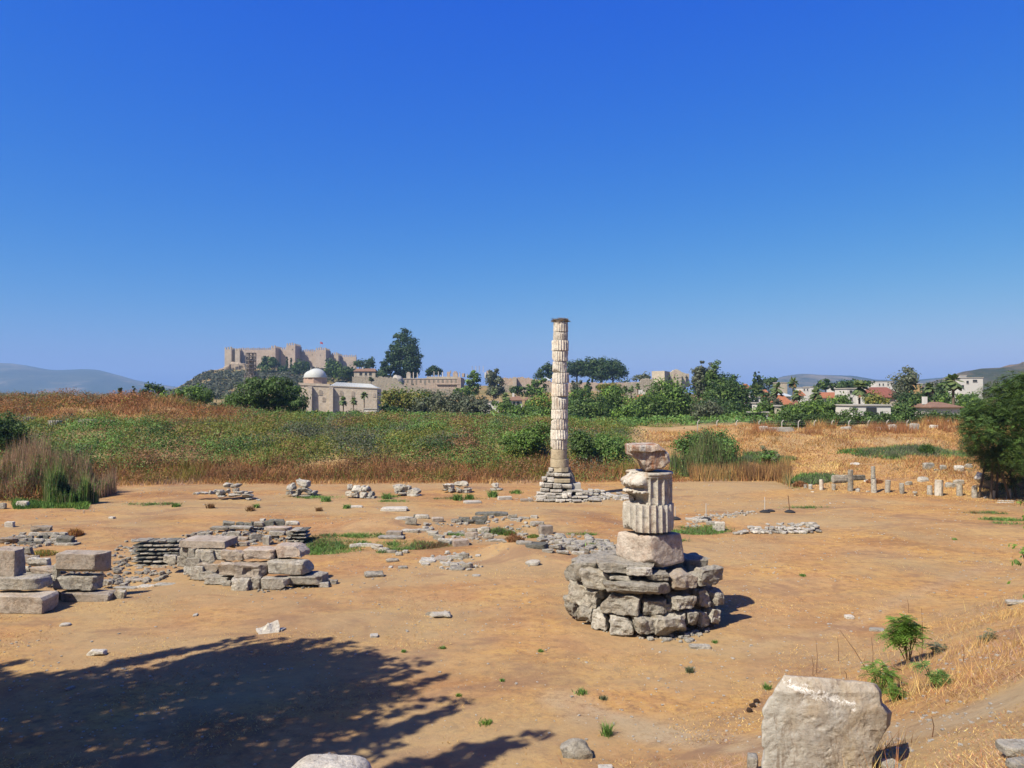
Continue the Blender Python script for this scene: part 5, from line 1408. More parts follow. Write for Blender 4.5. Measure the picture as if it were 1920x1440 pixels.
field('broken pavement of flat slabs in front of the earth mound', 'pavement fragment', 'pavement_fragment', [
    (640, 505, 780, 545, 'limestone_pale', dict(depth=1)), (760, 490, 900, 530, 'block_brown', dict(depth=1)), (860, 480, 1010, 520, 'limestone_pale', {}), (960, 466, 1046, 516, 'limestone', {}), (830, 540, 960, 575, 'limestone_pale', {}), (880, 565, 1020, 610, 'limestone', dict(depth=.9)),
    (980, 545, 1078, 595, 'limestone', {}), (655, 545, 720, 570, 'limestone_pale', {}), (940, 540, 1010, 560, 'limestone', {})], 830, 1055, n=5)
field('dark edged slab and broken stones at the right side of the earth mound', 'ruined wall', 'ruined_footing', [
    (1430, 362, 1560, 400, 'limestone', {}), (1500, 372, 1690, 436, 'slate', dict(depth=.9)), (1200, 350, 1330, 374, 'limestone_pale', {}), (1310, 358, 1420, 378, 'limestone_pale', {}), (1640, 430, 1740, 466, 'limestone', {}), (1700, 400, 1800, 440, 'limestone', {}),
    (1760, 440, 1860, 480, 'limestone_pale', {}), (1820, 400, 1930, 450, 'limestone', {}), (1780, 370, 1870, 400, 'limestone', {}), (1880, 450, 1990, 485, 'limestone_pale', {}), (1940, 420, 2040, 470, 'limestone', {}), (2000, 395, 2100, 430, 'limestone', {}), (2040, 440, 2130, 480, 'limestone_pale', {}), (1700, 330, 1800, 352, 'limestone_pale', {}), (1800, 345, 1900, 368, 'limestone', {}), (1960, 360, 2060, 390, 'limestone_pale', {})], 1050, 1035, n=6)
field('cluster of brown boulders beside the dry weeds in the middle of the field', 'rubble heap', 'rubble_heap', [
    (1005, 290, 1120, 352, 'block_brown', dict(k=5)), (1110, 250, 1215, 300, 'limestone', {}), (1160, 302, 1248, 352, 'limestone', dict(k=5)), (1030, 262, 1110, 292, 'limestone', {}), (860, 300, 1010, 318, 'limestone', {})], 890, 1010, n=7)
field('ridge of dark angular rubble left of the thin slab ledge', 'rubble heap', 'rubble_heap', [
    (900, 185, 985, 218, 'limestone', {}), (960, 170, 1050, 212, 'slate', {}), (1010, 190, 1090, 230, 'slate', {}), (1070, 165, 1150, 215, 'slate', {}), (1095, 195, 1180, 234, 'slate', {}), (1140, 160, 1195, 215, 'slate', {}), (985, 215, 1030, 232, 'limestone', {})], 880, 982, n=6)
field('thin slab ledge with a dark undercut edge at the far middle of the field', 'ruined wall', 'ruined_footing', [
    (1095, 128, 1185, 160, 'slate', dict(depth=.9)), (1170, 126, 1270, 162, 'slate', dict(depth=.9)), (1250, 124, 1366, 166, 'slate', dict(depth=.9)), (1360, 150, 1440, 190, 'limestone', {}), (1380, 180, 1480, 205, 'limestone_pale', {}), (1450, 168, 1540, 190, 'limestone', {})], 920, 968, n=6)
field('pair of tilted slabs over a dark gap on the small far mound', 'ruined wall', 'ruined_footing', [
    (440, 168, 580, 200, 'limestone_pale', dict(depth=1)), (520, 172, 622, 240, 'limestone', {}), (604, 148, 722, 186, 'limestone_pale', {}), (590, 150, 640, 180, 'slate', {})], 765, 980, n=6)
def L(r, mat, label, cat='stone', **k):
    return loose(r, M[mat], label, cat, **k)
c4 = lambda *r: zz(r[0], r[1], *Z4) + zz(r[2], r[3], *Z4)
L(c4(905, 348, 1046, 412), 'marble_pink', 'pale cut stone cube at the right end of the dogleg footing', 'stone block', name='cut_block', yaw=.25, depth=.6, n=10, k=30, rough=.01, warp=.02, chips=1)
L(c4(1613, 234, 1732, 318), 'block_brown', 'squared grey block standing alone amid the scrub in mid field', 'stone block', name='cut_block', yaw=.3, depth=.6, n=10, k=30, rough=.01, warp=.03, chips=1)
L(c4(735, 168, 842, 214), 'block_brown', 'long low brown block lying right of the tilted slabs', 'stone block', name='cut_block', n=8)
L(c4(1540, 204, 1662, 248), 'limestone', 'dark flat boulder just behind the squared grey block', n=8)
L(c4(1545, 155, 1608, 182), 'limestone_pale', 'small wedge shaped stone right of the slab ledge', n=6)
L(c4(360, 505, 472, 542), 'limestone', 'short grey column piece lying on its side before the curving kerb', 'column piece', name='column_piece', k=3, n=8, warp=.03)
L(c4(180, 605, 352, 668), 'limestone', 'lone pointed grey rock on bare earth in the centre left foreground', n=10, k=4, chips=8, chip=.3)
L(c4(1500, 518, 1634, 572), 'limestone_pale', 'lone knobbly pale rock in front of the earth mound', n=10, k=4, chips=8, chip=.3)
L(c4(1275, 0, 1398, 32), 'limestone_pale', 'neat oblong pale block left of the tall column', 'stone block', name='cut_block', n=8, k=25, rough=.015, warp=.03, chips=1)
L(c4(1462, 20, 1568, 46), 'block_brown', 'low greyish block nearest the left foot of the tall column', 'stone block', name='cut_block', n=8, k=25, rough=.015, warp=.03, chips=1)
L(c4(320, 108, 545, 127), 'white_stone', 'long flat white slab flush with the ground in the far field', 'slab', name='slab', n=5)
L(c4(1000, 46, 1150, 62), 'white_stone', 'flat white slab in front of the oblong pale block', 'slab', name='slab', n=5)
L(c4(845, 445, 890, 478), 'limestone_pale', 'small pale stone on the left flank of the earth mound', n=5)
L(c4(1095, 475, 1142, 500), 'limestone_pale', 'small white stone halfway up the earth mound', n=5)
L(c4(460, 568, 540, 597), 'limestone_pale', 'flat triangular pale stone before the broken pavement', n=5)
L(c4(385, 572, 420, 590), 'white_stone', 'tiny white stone left of the flat triangular one', n=4)
L(c4(1065, 638, 1140, 660), 'limestone_pale', 'flat whitish stone in front of the broken pavement slabs', n=5)
L(c4(250, 0, 272, 22), 'limestone_pale', 'small pale block by the second far heap', n=4)
L((9, 977, 26, 989), 'white_stone', 'small white cube of stone near the left picture edge', 'stone block', n=6, k=20)
L((794, 1144, 850, 1160), 'white_stone', 'flat white stone left of the boulder pier', n=10, chips=9, chip=.35, k=2.8, warp=.3, sink=.12, rough=.1)
L((478, 1164, 524, 1190), 'white_stone', 'rounded white stone just beyond the tree shade', n=12, chips=10, chip=.35, k=2.6, warp=.25, sink=.14, rough=.1)
L((522, 1176, 534, 1184), 'white_stone', 'pebble sized white stone touching the rounded one', n=4)
L((692, 1187, 710, 1196), 'white_stone', 'small white stone right of the rounded one', n=5)
L((110, 1166, 132, 1175), 'white_stone', 'small oval white stone below the left block wall', n=6, k=3)
L((161, 1216, 197, 1231), 'white_stone', 'two toned white stone near the upper edge of the tree shade', n=8, chips=6, chip=.3)
L((360, 1151, 371, 1156), 'white_stone', 'tiny white chip on the orange earth before the block wall', n=4)
L((123, 1288, 136, 1296), 'limestone', 'small grey stone inside the tree shade', n=5)
L((1047, 1383, 1115, 1424), 'limestone', 'grey boulder sitting on the dry ground at the bottom centre', n=14, k=5, chips=8, chip=.25, sink=.1, rough=.05)
L((1122, 1433, 1150, 1450), 'white_stone', 'small white stone at the bottom edge right of the grey boulder', n=6)
L((596, 1090, 618, 1102), 'white_stone', 'small white cube before the right end of the block wall', 'stone block', n=6, k=15)
L((619, 1086, 633, 1096), 'limestone', 'small grey stone farthest right at the end of the block wall', n=5)
L((1585, 1152, 1601, 1161), 'white_stone', 'small white stone on the open ground right of the pier', n=5)
L((1292, 1210, 1334, 1217), 'limestone_pale', 'thin flat slab lying in front of the pier', 'slab', n=5)
L((1630, 1178, 1660, 1184), 'limestone_pale', 'flat pale slab near the right slope', 'slab', n=5)
L((1889, 1124, 1925, 1133), 'limestone_pale', 'grey white stone at the right edge above the slope', n=6)
L((203, 968, 216, 973), 'white_stone', 'flat white chip on the yellow strip left', n=4)
L((1878, 1384, 1960, 1418), 'limestone_pale', 'pale boulder at the right edge below the path', n=10, k=5)
L((1895, 1418, 1960, 1450), 'limestone', 'grey boulder in the lower right corner', n=8, k=5)
L((1400, 1409, 1426, 1450), 'limestone_pale', 'pale stone against the left side of the great drum fragment', n=7, k=5)
L((1655, 1428, 1690, 1446), 'limestone_pale', 'low stone at the right foot of the great drum fragment', n=7, k=5)
for i, (a, b) in enumerate([(1418, 1318), (1411, 1326), (1405, 1335)]):
    g = G(a, b); o = rock('clod', .16, .14, .12, M['cone'], 40 + i, None, (g.x, g.y, g.z - .01), n=4, k=3, rough=.15)
    tag(o, ['uppermost dark brown clod left of the great drum fragment', 'middle one of three dark clods left of the great drum fragment', 'lowest dark clod left of the great drum fragment'][i], 'clod', 'dark clods by the drum fragment')
# ---- right middle: curved kerb, pebble heap
Z5 = (1000, 860, 3.4286)
w = group('low broken wall ending in a white block, right of the front stack', 'ruined wall', 'ruined_footing', 1320, 990)
for r, m_ in [((975, 378, 1060, 398), 'limestone_pale'), ((1050, 385, 1130, 410), 'limestone_pale'), ((1110, 400, 1180, 428), 'limestone_pale'), ((1165, 402, 1235, 470), 'limestone_pale'), ((1150, 425, 1200, 460), 'limestone'), ((1040, 370, 1100, 384), 'limestone')]:
    a = zz(r[0], r[1], *Z5); b = zz(r[2], r[3], *Z5)
    stone_at((*a, *b), gy((a[0] + b[0]) / 2, b[1]), M[m_], w, None, -.2, 'stone', .03, n=6, rough=.07, warp=.12)
w = group('thin line of small grey stones leading right from the broken wall', 'stone kerb', 'stone_kerb', 1360, 965)
_r = random.Random(3)
for i in range(24):
    t = i / 23; X = 1062 + t * 340; Yy = 385 - t * 36 + _r.uniform(-4, 4)
    a = zz(X, Yy - 12, *Z5); b = zz(X + _r.uniform(14, 26), Yy, *Z5)
    stone_at((*a, *b), gy(b[0], b[1]) + _r.uniform(-.2, .3), M['limestone'], w, .4, _r.uniform(-.4, .4), 'stone', .02, n=3, rough=.05, warp=.15)
w = group('long low heap of loose white stones on the open ground at centre right', 'stone heap', 'stone_heap', 1470, 998)
for i in range(95):
    t = _r.random(); X = 1305 + t * 540
    top = 460 - 52 * sstep(0.0, .35, t) * (1 if t < .97 else .6); bot = 488 - 8 * t
    Yy = top + 14 + _r.random() * max(2, bot - top - 14)
    wd = _r.uniform(16, 46) * (1 if t < .85 else 1.4)
    a = zz(X - wd / 2, Yy - wd * .45, *Z5); b = zz(X + wd / 2, Yy, *Z5)
    base = gy(b[0], zz(0, 490, *Z5)[1])
    lift = (488 - Yy) / 3.4286
    Yd = base + lift * 0.10
    stone_at((*a, *b), Yd, M[_r.choice(['white_stone', 'limestone_pale', 'limestone_pale', 'limestone'])], w, .5, _r.uniform(-.6, .6), 'stone', 0.05, n=3, rough=.03, warp=.22, k=6)
gx0 = G(1460, 1000)
# ---- far heaps before the brown weeds
Z3 = (340, 860, 2.824)
heaps = [
    ('first far heap from the left, a long low tail of stones with two on top', [(65, 172, 110, 190), (100, 172, 150, 192), (145, 162, 180, 192), (175, 160, 232, 196), (222, 155, 262, 182), (220, 124, 268, 156), (265, 128, 312, 154), (262, 152, 308, 180), (242, 180, 320, 204), (296, 166, 340, 188), (318, 180, 380, 210), (340, 170, 372, 184), (196, 190, 232, 204), (345, 204, 382, 218), (392, 210, 420, 222)]),
    ('second far heap from the left, a tall block pile with an overhanging top stone', [(555, 165, 600, 192), (560, 125, 606, 168), (600, 104, 684, 152), (600, 150, 640, 190), (636, 148, 690, 190), (585, 180, 630, 202), (625, 188, 690, 205), (680, 165, 720, 190)]),
    ('third far heap from the left, a rounded mound of tight stones', [(862, 165, 900, 200), (872, 130, 912, 170), (900, 137, 965, 180), (950, 138, 1000, 178), (900, 172, 950, 205), (945, 172, 992, 208), (985, 170, 1022, 205), (960, 200, 1020, 212)]),
    ('fourth far heap from the left, two courses stepping down to the right', [(1115, 133, 1190, 175), (1165, 138, 1222, 178), (1130, 172, 1200, 188), (1195, 152, 1270, 188), (1190, 182, 1272, 200), (1122, 160, 1160, 184)]),
    ('fifth far heap from the left, a long block lying over smaller stones', [(1380, 128, 1450, 164), (1440, 114, 1530, 152), (1440, 150, 1490, 184), (1488, 150, 1540, 182), (1410, 155, 1450, 180), (1385, 158, 1412, 170)]),
    ('sixth and smallest far heap, one boulder over two stones left of the tall column', [(1642, 124, 1685, 156), (1636, 152, 1668, 170), (1665, 152, 1704, 168)]),
]
for lab, sts in heaps:
    bx = min(s_[0] for s_ in sts); ex = max(s_[2] for s_ in sts); by = max(s_[3] for s_ in sts)
    a = zz((bx + ex) / 2, by, *Z3); Yg = gy(*a)
    w = empty('stone_heap', G(*a), lab, 'stone heap', 'stone heaps in a row along the far weeds')
    for s_ in sts:
        p0 = zz(s_[0], s_[1], *Z3); p1 = zz(s_[2], s_[3], *Z3)
        stone_at((p0[0] - .8, p0[1], p1[0] + .8, p1[1] + .6), Yg + (by - s_[3]) * .012, M['limestone_pale' if (s_[0] + s_[1]) % 3 else 'limestone'], w, .9, ((s_[0] * 7) % 5 - 2) * .16, 'stone', .02, n=9, k=5, rough=.17, warp=.22, chips=8, chip=.25)
for r, lab in [((885, 250, 960, 260), 'flat pale slab in front of the third far heap'), ((1055, 266, 1200, 278), 'long flat white slab between the third and fifth far heaps'), ((1490, 227, 1582, 236), 'flat white slab near the sixth far heap'), ((385, 205, 402, 214), 'small white stone at the right end of the first far heap')]:
    a = zz(r[0], r[1], *Z3); b = zz(r[2], r[3], *Z3)
    L((*a, *b), 'white_stone', lab, 'slab', name='slab', n=4)
# ---- row of column stubs on the right
Z7 = (1480, 820, 4.364)
stubs = [((123, 385, 147, 416), 'pale', 'leftmost tiny knob of stone in the right row'), ((164, 384, 196, 426), 'pale', 'second tiny stump, round topped, left end of the right row'), ((252, 344, 286, 432), 'marble', 'slim pale stub left of the lying fluted drum'),
         ((354, 379, 386, 434), 'limestone', 'short grey stub in front of the lying fluted drum'), ((488, 265, 532, 442), 'limestone', 'tall dark grey shaft standing before the lying fluted drum'), ((682, 333, 726, 456), 'limestone_pale', 'thick stub carrying a thinner shaft piece'),
         ((792, 350, 834, 453), 'marble', 'white stub with rust stains right of the two piece stub'), ((913, 374, 951, 464), 'limestone', 'plain grey stub in the middle of the right row'), ((1140, 394, 1181, 473), 'marble', 'short whitish stub with a dark crack left of the tall broad shaft'),
         ((1208, 347, 1270, 480), 'marble', 'broadest tall white shaft with a rim in the right row'), ((1383, 387, 1430, 482), 'limestone', 'grey brown stub under the flat boulder'), ((1507, 394, 1552, 497), 'limestone', 'faded tan stub left of the tilted white block'), ((1656, 434, 1692, 502), 'marble', 'pale short stub before the tilted white block'),
         ((1788, 419, 1826, 506), 'limestone', 'rightmost grey stub with a white cap')]
stub_root = None
for i, (r, m_, lab) in enumerate(stubs):
    a = zz(r[0], r[1], *Z7); b = zz(r[2], r[3], *Z7)
    g = G((a[0] + b[0]) / 2, b[1]); wv = (b[0] - a[0]) / F * g.y
    hv = P(a[0], a[1], g.y).z - g.z
    o = drum('column_stub', wv / 2, hv, M['limestone_pale' if m_ == 'pale' else m_], 300 + i, flutes=12, depth=0.0 if i % 3 else .02, rows=8, rough=.03, erode=0, taper=.04 * (i % 3), segs=2, sharp=40, cut=[(random.Random(i).uniform(-1, 1), -.3, 1.2, hv / wv * .95)] if i % 2 else (), loc=(g.x, g.y + wv / 2, g.z - .03), rot=(random.Random(i).uniform(-.04, .04), random.Random(i + 50).uniform(-.05, .05), i))
    tag(o, lab, 'column stub', 'column stubs standing in a row along the right bank')
r = (680, 240, 714, 335); a = zz(r[0], r[1], *Z7); b = zz(r[2], r[3], *Z7); g0 = G(zz(704, 0, *Z7)[0], zz(0, 456, *Z7)[1])
zb = P(a[0], b[1], g0.y).z
o = drum('column_piece', (b[0] - a[0]) / F * g0.y / 2, P(a[0], a[1], g0.y).z - zb, M['limestone_pale'], 333, flutes=12, depth=0, rows=6, rough=.03, segs=2, loc=(P(697 / 4.364 + 1480, 900, g0.y).x, g0.y + .25, zb))
tag(o, 'thinner shaft piece balanced on the thick stub in the right row', 'column piece')
# goblet shaped stone
r = (1010, 444, 1047, 478); a = zz(r[0], r[1], *Z7); b = zz(r[2], r[3], *Z7); g = G((a[0] + b[0]) / 2, b[1])
mb = MB(); hh = P(a[0], a[1], g.y).z - g.z; rr = (b[0] - a[0]) / F * g.y / 2
mb.tube([(0, 0, 0), (0, 0, hh * .1), (0, 0, hh * .5), (0, 0, hh * .62), (0, 0, hh)], [rr * .6, rr * .42, rr * .4, rr * .95, rr], 14)
o = mb.obj('stone_basin', M['limestone_pale'], None, smooth=True, sharp=40); o.location = g; tag(o, 'small goblet shaped stone standing on the grass edge', 'stone basin')
for r, m_, lab in [((1095, 205, 1187, 263), 'limestone_pale', 'big squarish pale boulder highest on the right bank'), ((1235, 224, 1292, 272), 'limestone', 'grey boulder right of the squarish pale one'), ((1353, 227, 1432, 282), 'limestone_pale', 'rounded pale boulder beside the big dark tree'), ((1428, 214, 1500, 256), 'limestone', 'grey boulder half under the big dark tree'),
                   ((1048, 320, 1154, 364), 'limestone_pale', 'smooth domed boulder behind the short whitish stub'), ((1345, 343, 1438, 390), 'limestone', 'flat boulder above the grey brown stub'), ((1698, 368, 1784, 426), 'limestone', 'low grey boulder at the far right bank'),
                   ((500, 205, 578, 227), 'white_stone', 'small white slab high behind the lying fluted drum'), ((1590, 480, 1632, 501), 'white_stone', 'small white stone between two stubs at the right'), ((548, 417, 579, 446), 'white_stone', 'small white knob right of the tall dark grey shaft'),
                   ((948, 358, 1012, 392), 'limestone', 'low grey rock behind the plain grey stub'), ((1278, 366, 1362, 412), 'limestone', 'weathered rock right of the broadest shaft'), ((610, 345, 650, 364), 'white_stone', 'small white stone right of the lying fluted drum'), ((630, 436, 662, 450), 'white_stone', 'tiny white stone in front of the two piece stub'), ((180, 440, 204, 450), 'white_stone', 'tiny white stone at the left end of the right row'), ((325, 536, 348, 543), 'white_stone', 'white chip on the open ground before the right row'), ((1180, 258, 1225, 275), 'limestone_pale', 'pale slab below the squarish boulder')]:
    a = zz(r[0], r[1], *Z7); b = zz(r[2], r[3], *Z7)
    L((*a, *b), m_, lab, n=9, k=5, chips=6, chip=.2, sink=.15)
a = zz(1550, 335, *Z7); b = zz(1672, 426, *Z7); g = G((a[0] + b[0]) / 2, b[1])
o = rock('tilted_block', 1.9, .9, .75, M['white_stone'], 61, None, (g.x, g.y + .3, g.z + .35), (0, .62, .1), n=9, k=8)
tag(o, 'tilted long white block leaning at the foot of the big dark tree', 'stone block')
w = group('flat scatter of small white stones at the right end of the stub row', 'stone heap', 'stone_heap', 1888, 940)
for i in range(12):
    X = 1712 + (i % 6) * 20 + _r.uniform(-5, 5); Yy = 525 + (i // 6) * 14
    a = zz(X, Yy - 12, *Z7); b = zz(X + 24, Yy, *Z7)
    stone_at((*a, *b), gy(b[0], b[1]), M['white_stone'], w, .4, .2, 'stone', .03, n=4, warp=.2)
# lying fluted drum halves
for (x0, y0, x1, y1), lab in [((368, 308, 497, 377), 'large grey fluted drum lying on its side behind the stub row'), ((528, 308, 626, 354), 'second fluted fragment lying right of the tall dark grey shaft')]:
    a = zz(x0, y0, *Z7); b = zz(x1, y1, *Z7); g = G((a[0] + b[0]) / 2, b[1]); rr = (b[1] - a[1]) / F * g.y / 2
    o = drum('fluted_drum', rr, (b[0] - a[0]) / F * g.y, M['limestone'], 410 + x0, flutes=20, depth=.07, rows=8, rough=.01, loc=(P(a[0], a[1], g.y).x, g.y + rr, g.z + rr * .92), rot=(0, math.pi / 2, 0))
    tag(o, lab, 'column drum')
# fluted drums on the left bank terrace
for (x0, y0, x1, y1), lab in [((39, 782, 58, 797), 'leftmost fluted drum half hidden in the left bank scrub'), ((84, 789, 108, 802), 'middle fluted drum, largest of three on the left bank'), ((139, 787, 172, 797), 'third fluted drum sunk in dry grass on the left bank')]:
    g = G((x0 + x1) / 2, y1); wv = (x1 - x0) / F * g.y
    o = drum('fluted_drum', wv / 2, P(x0, y0, g.y).z - g.z + .1, M['limestone'], 500 + x0, flutes=20, depth=.09, rows=6, rough=.01, loc=(g.x, g.y + wv / 2, g.z - .1), rot=(0, 0, x0))
    tag(o, lab, 'column drum')
L((188, 788, 215, 796), 'limestone_pale', 'flat pale stone right of the three drums on the left bank', n=5)
L((28, 938, 56, 953), 'limestone_pale', 'pale boulder at the foot of the reed clump on the left', n=9, k=4)
L((-4, 942, 12, 955), 'limestone', 'grey boulder cut by the left picture edge below the reeds', n=8, k=4)
# white stones along the crest of the right bank
for i, (x0, y0, x1, y1, lab) in enumerate([(1423, 800, 1440, 806, 'white stone at the left end of the right bank crest'), (1440, 802, 1488, 806, 'long white kerb stone on the right bank crest'), (1577, 801, 1596, 806, 'white slab on the crest left of the fence gap'), (1642, 802, 1660, 806, 'low white slab on the right bank crest'), (1666, 797, 1680, 802, 'small white block by the fence'), (1706, 795, 1722, 806, 'upright white block on the right bank crest'), (1743, 798, 1760, 806, 'rounded white block right of the upright one'), (1786, 801, 1802, 806, 'white slab nearest the big dark tree on the crest')]):
    Yc = 99.0 - .6 * i * .2
    a = P(x0, y1, Yc); b = P(x1, y0, Yc)
    o = rock('crest_stone', b.x - a.x, .7, b.z - a.z + .5, M['white_stone'], 700 + i, None, ((a.x + b.x) / 2, Yc, a.z - .4), n=5, k=10)
    tag(o, lab, 'stone')

# ---- the great drum fragment in the foreground
def great_fragment():
    Yc = 11.0
    outl = [(1427, 1500), (1428, 1330), (1440, 1312), (1446, 1300), (1470, 1265), (1560, 1272), (1610, 1277), (1640, 1282), (1648, 1296), (1650, 1318), (1664, 1338), (1662, 1362), (1645, 1395), (1632, 1420), (1630, 1500)]
    gz = float(H(P(1540, 1450, Yc).x, Yc)[0])
    V = np.array([[P(a, b, Yc).x, P(a, b, Yc).z] for a, b in outl])
    V[0, 1] = V[-1, 1] = gz - .15
    c = np.array([V[:, 0].mean() , (V[:, 1].min() + V[:, 1].max()) / 2])
    nth = 400
    tt = np.linspace(-math.pi, math.pi, nth, endpoint=False)
    def rayr(t):
        d = np.array([math.cos(t), math.sin(t)]); best = 0
        for i in range(len(V)):
            a = V[i] - c; e = V[(i + 1) % len(V)] - c - a; den = d[0] * e[1] - d[1] * e[0]
            if abs(den) < 1e-9: continue
            s_ = (a[0] * e[1] - a[1] * e[0]) / den; u_ = (a[0] * d[1] - a[1] * d[0]) / den
            if s_ > 0 and -1e-6 <= u_ <= 1 + 1e-6: best = max(best, s_)
        return best
    rr = np.array([rayr(t) for t in tt])
    k_ = np.ones(3) / 3; rr = np.convolve(np.concatenate([rr[-1:], rr, rr[:1]]), k_, 'valid')
    L_ = [(0.0, 0.0)] + [(0.0, f) for f in np.linspace(.04, .97, 64)] + [(.008, .988), (.03, .997), (.07, 1.0), (.13, 1.0)] + [(d, 1.0) for d in (.2, .32, .45, .6, .75)] + [(.85, .95), (.9, .7), (.92, 0)]
    W = []
    for d, f in L_:
        W.append(np.stack([c[0] + np.cos(tt) * rr * f, np.full(nth, d), c[1] + np.sin(tt) * rr * f], 1))
    W = np.concatenate(W)
    x_, z_ = W[:, 0] - c[0], W[:, 2] - c[1]
    front = W[:, 1] < .2
    # front face bows out like an old drum skin and dishes near the broken upper edge
    W[:, 1] += np.where(front, -0.10 * (1 - (x_ / .95) ** 2), 0)
    zt = (W[:, 2] - gz) / (V[:, 1].max() - gz)
    W[:, 1] += np.where(front, 0.55 * np.clip(zt - .86, 0, 1) * 2.0, 0)          # leans back at the top, showing a sloping lip
    scoop = np.exp(-(((x_ - .1) / .38) ** 2 + ((z_ - .62) / .14) ** 2)) + .8 * np.exp(-(((x_ + .45) / .2) ** 2 + ((z_ - .62) / .12) ** 2))
    W[:, 1] += np.where(front, 0.045 * scoop, 0)
    W[:, 1] += np.where(front, 0.05 * sstep(.35, .9, x_) * 2.2 * sstep(.3, -.6, z_), 0)
    n1 = fbm(W * 1.7, 71, 4); n2_ = fbm(W * 7.0, 72, 4)
    n3 = -np.abs(fbm(W * 3.0 + 5, 75, 4)); n4 = fbm(W * 18.0, 76, 3); pit = -sstep(.35, .7, fbm(W * 9.0 + 9, 77, 3))
    W[:, 1] += np.where(front, -1, 1) * (0.03 * n1 + 0.006 * n2_ + .012 * n3 + .003 * n4 + .009 * pit)
    rim = np.concatenate([np.full(nth, f) for _, f in L_]); chipn = sstep(.25, .6, fbm(np.column_stack([W[:, 0] * 4, W[:, 2] * 4, np.zeros(len(W))]), 78, 3))
    shr = 1 - .035 * chipn * sstep(.9, 1.0, rim)
    W[:, 0] = c[0] + (W[:, 0] - c[0]) * shr; W[:, 2] = c[1] + (W[:, 2] - c[1]) * shr
    W[:, 0] += 0.012 * fbm(W * 5 + 3, 73, 3); W[:, 2] += .014 * fbm(W * 4 + 8, 74, 3) * (np.abs(x_) > 0)
    o = np.array([c[0], Yc, gz - .1])
    dd0 = np.clip(W[:, 1], 0, 1); W[:, 0] += dd0 * (.36 + .22 * sstep(.1, .8, x_)); W[:, 2] -= dd0 * .37 * sstep(gz, gz + .8, W[:, 2])
    W[:, 1] += Yc
    nr = len(L_)
    i = np.arange(nr - 1)[:, None] * nth + np.arange(nth)[None]; j = np.arange(nr - 1)[:, None] * nth + (np.arange(nth)[None] + 1) % nth
    q = np.stack([i, j, j + nth, i + nth], -1).reshape(-1, 4)
    m, nt, b, out = new_mat('patched_smooth_marble')
    tc = nt.nodes.new('ShaderNodeTexCoord'); v = tc.outputs['Object']
    c1 = ramp(nt, noise(nt, v, 1.1, 7, .66, .8), [(.36, (.40, .37, .33)), (.5, (.53, .46, .37)), (.62, (.45, .35, .23))])
    mp = N(nt, 'ShaderNodeMapping'); mp.inputs['Scale'].default_value = (1, 1, .3); nt.links.new(v, mp.inputs[0])
    c1 = mix(nt, ramp(nt, noise(nt, mp.outputs[0], 2.2, 6, .7, .5), [(.48, 0.), (.66, .7)]), c1, (.50, .41, .26))
    c1 = mix(nt, ramp(nt, noise(nt, v, 3.0, 8, .75, .3), [(.5, 0.), (.64, .55)]), c1, (.70, .68, .63))
    sepx = nt.nodes.new('ShaderNodeSeparateXYZ'); nt.links.new(v, sepx.inputs[0])
    c1 = mix(nt, ramp(nt, math_(nt, 'ADD', math_(nt, 'MULTIPLY', sepx.outputs[0], -.6), math_(nt, 'MULTIPLY', noise(nt, v, 2.0, 4), .5)), [(.45, 0.), (.75, .75)]), c1, (.56, .56, .53))
    # fresh white scars, long and thin
    mp2 = N(nt, 'ShaderNodeMapping'); mp2.inputs['Scale'].default_value = (1.0, 1, 2.2); mp2.inputs['Rotation'].default_value = (0, R(-25), 0); nt.links.new(v, mp2.inputs[0])
    sc_ = noise(nt, mp2.outputs[0], 2.6, 9, .78, .8)
    c1 = mix(nt, ramp(nt, sc_, [(.64, 0.), (.66, .9)]), c1, (.88, .86, .80))
    # the long white scar that follows the broken upper edge
    pa, pb = P(1478, 1276, Yc) - Vector(o), P(1600, 1312, Yc) - Vector(o)
    sl = (pb.z - pa.z) / (pb.x - pa.x)
    line = math_(nt, 'SUBTRACT', sepx.outputs[2], math_(nt, 'ADD', math_(nt, 'MULTIPLY', sepx.outputs[0], sl), pa.z - sl * pa.x - .05))
    jit = math_(nt, 'MULTIPLY', math_(nt, 'SUBTRACT', noise(nt, v, 2.2, 8, .78), .5), .62)
    dd_ = math_(nt, 'ABSOLUTE', math_(nt, 'ADD', line, jit))
    wdt = math_(nt, 'MULTIPLY', ramp(nt, noise(nt, v, 5.0, 8, .8, 1.2), [(.42, 0.), (.62, 1.0)]), .075)
    scar = math_(nt, 'MULTIPLY', math_(nt, 'LESS_THAN', dd_, wdt), math_(nt, 'MULTIPLY', math_(nt, 'GREATER_THAN', sepx.outputs[0], pa.x - .05), math_(nt, 'LESS_THAN', sepx.outputs[0], pb.x)))
    c1 = mix(nt, scar, c1, (.93, .91, .87))
    drk = noise(nt, mp.outputs[0], 5.0, 7, .75, 1.0)
    c1 = mix(nt, ramp(nt, drk, [(.38, .7), (.46, 0)]), c1, (.24, .18, .13))
    c1 = mix(nt, ramp(nt, noise(nt, v, 12, 8, .8), [(.4, .5), (.5, 0)]), c1, (.30, .25, .19))
    sp = noise(nt, v, 30, 5, .8)
    c1 = mix(nt, ramp(nt, sp, [(.34, .5), (.46, 0)]), c1, (.25, .2, .15))
    setcol(nt, b, c1)
    b.inputs['Specular IOR Level'].default_value = 0.08
    b1 = bump(nt, b, sc_, .5, .05); bump(nt, b, sp, .5, .02, b1)
    ob = obj('drum_fragment', np_mesh('drum_fragment', W - o, q, m, smooth=True, sharp=38), None, Vector(o))
    tag(ob, 'great pale column drum fragment with white scars standing at the lower right', 'drum fragment')
great_fragment()
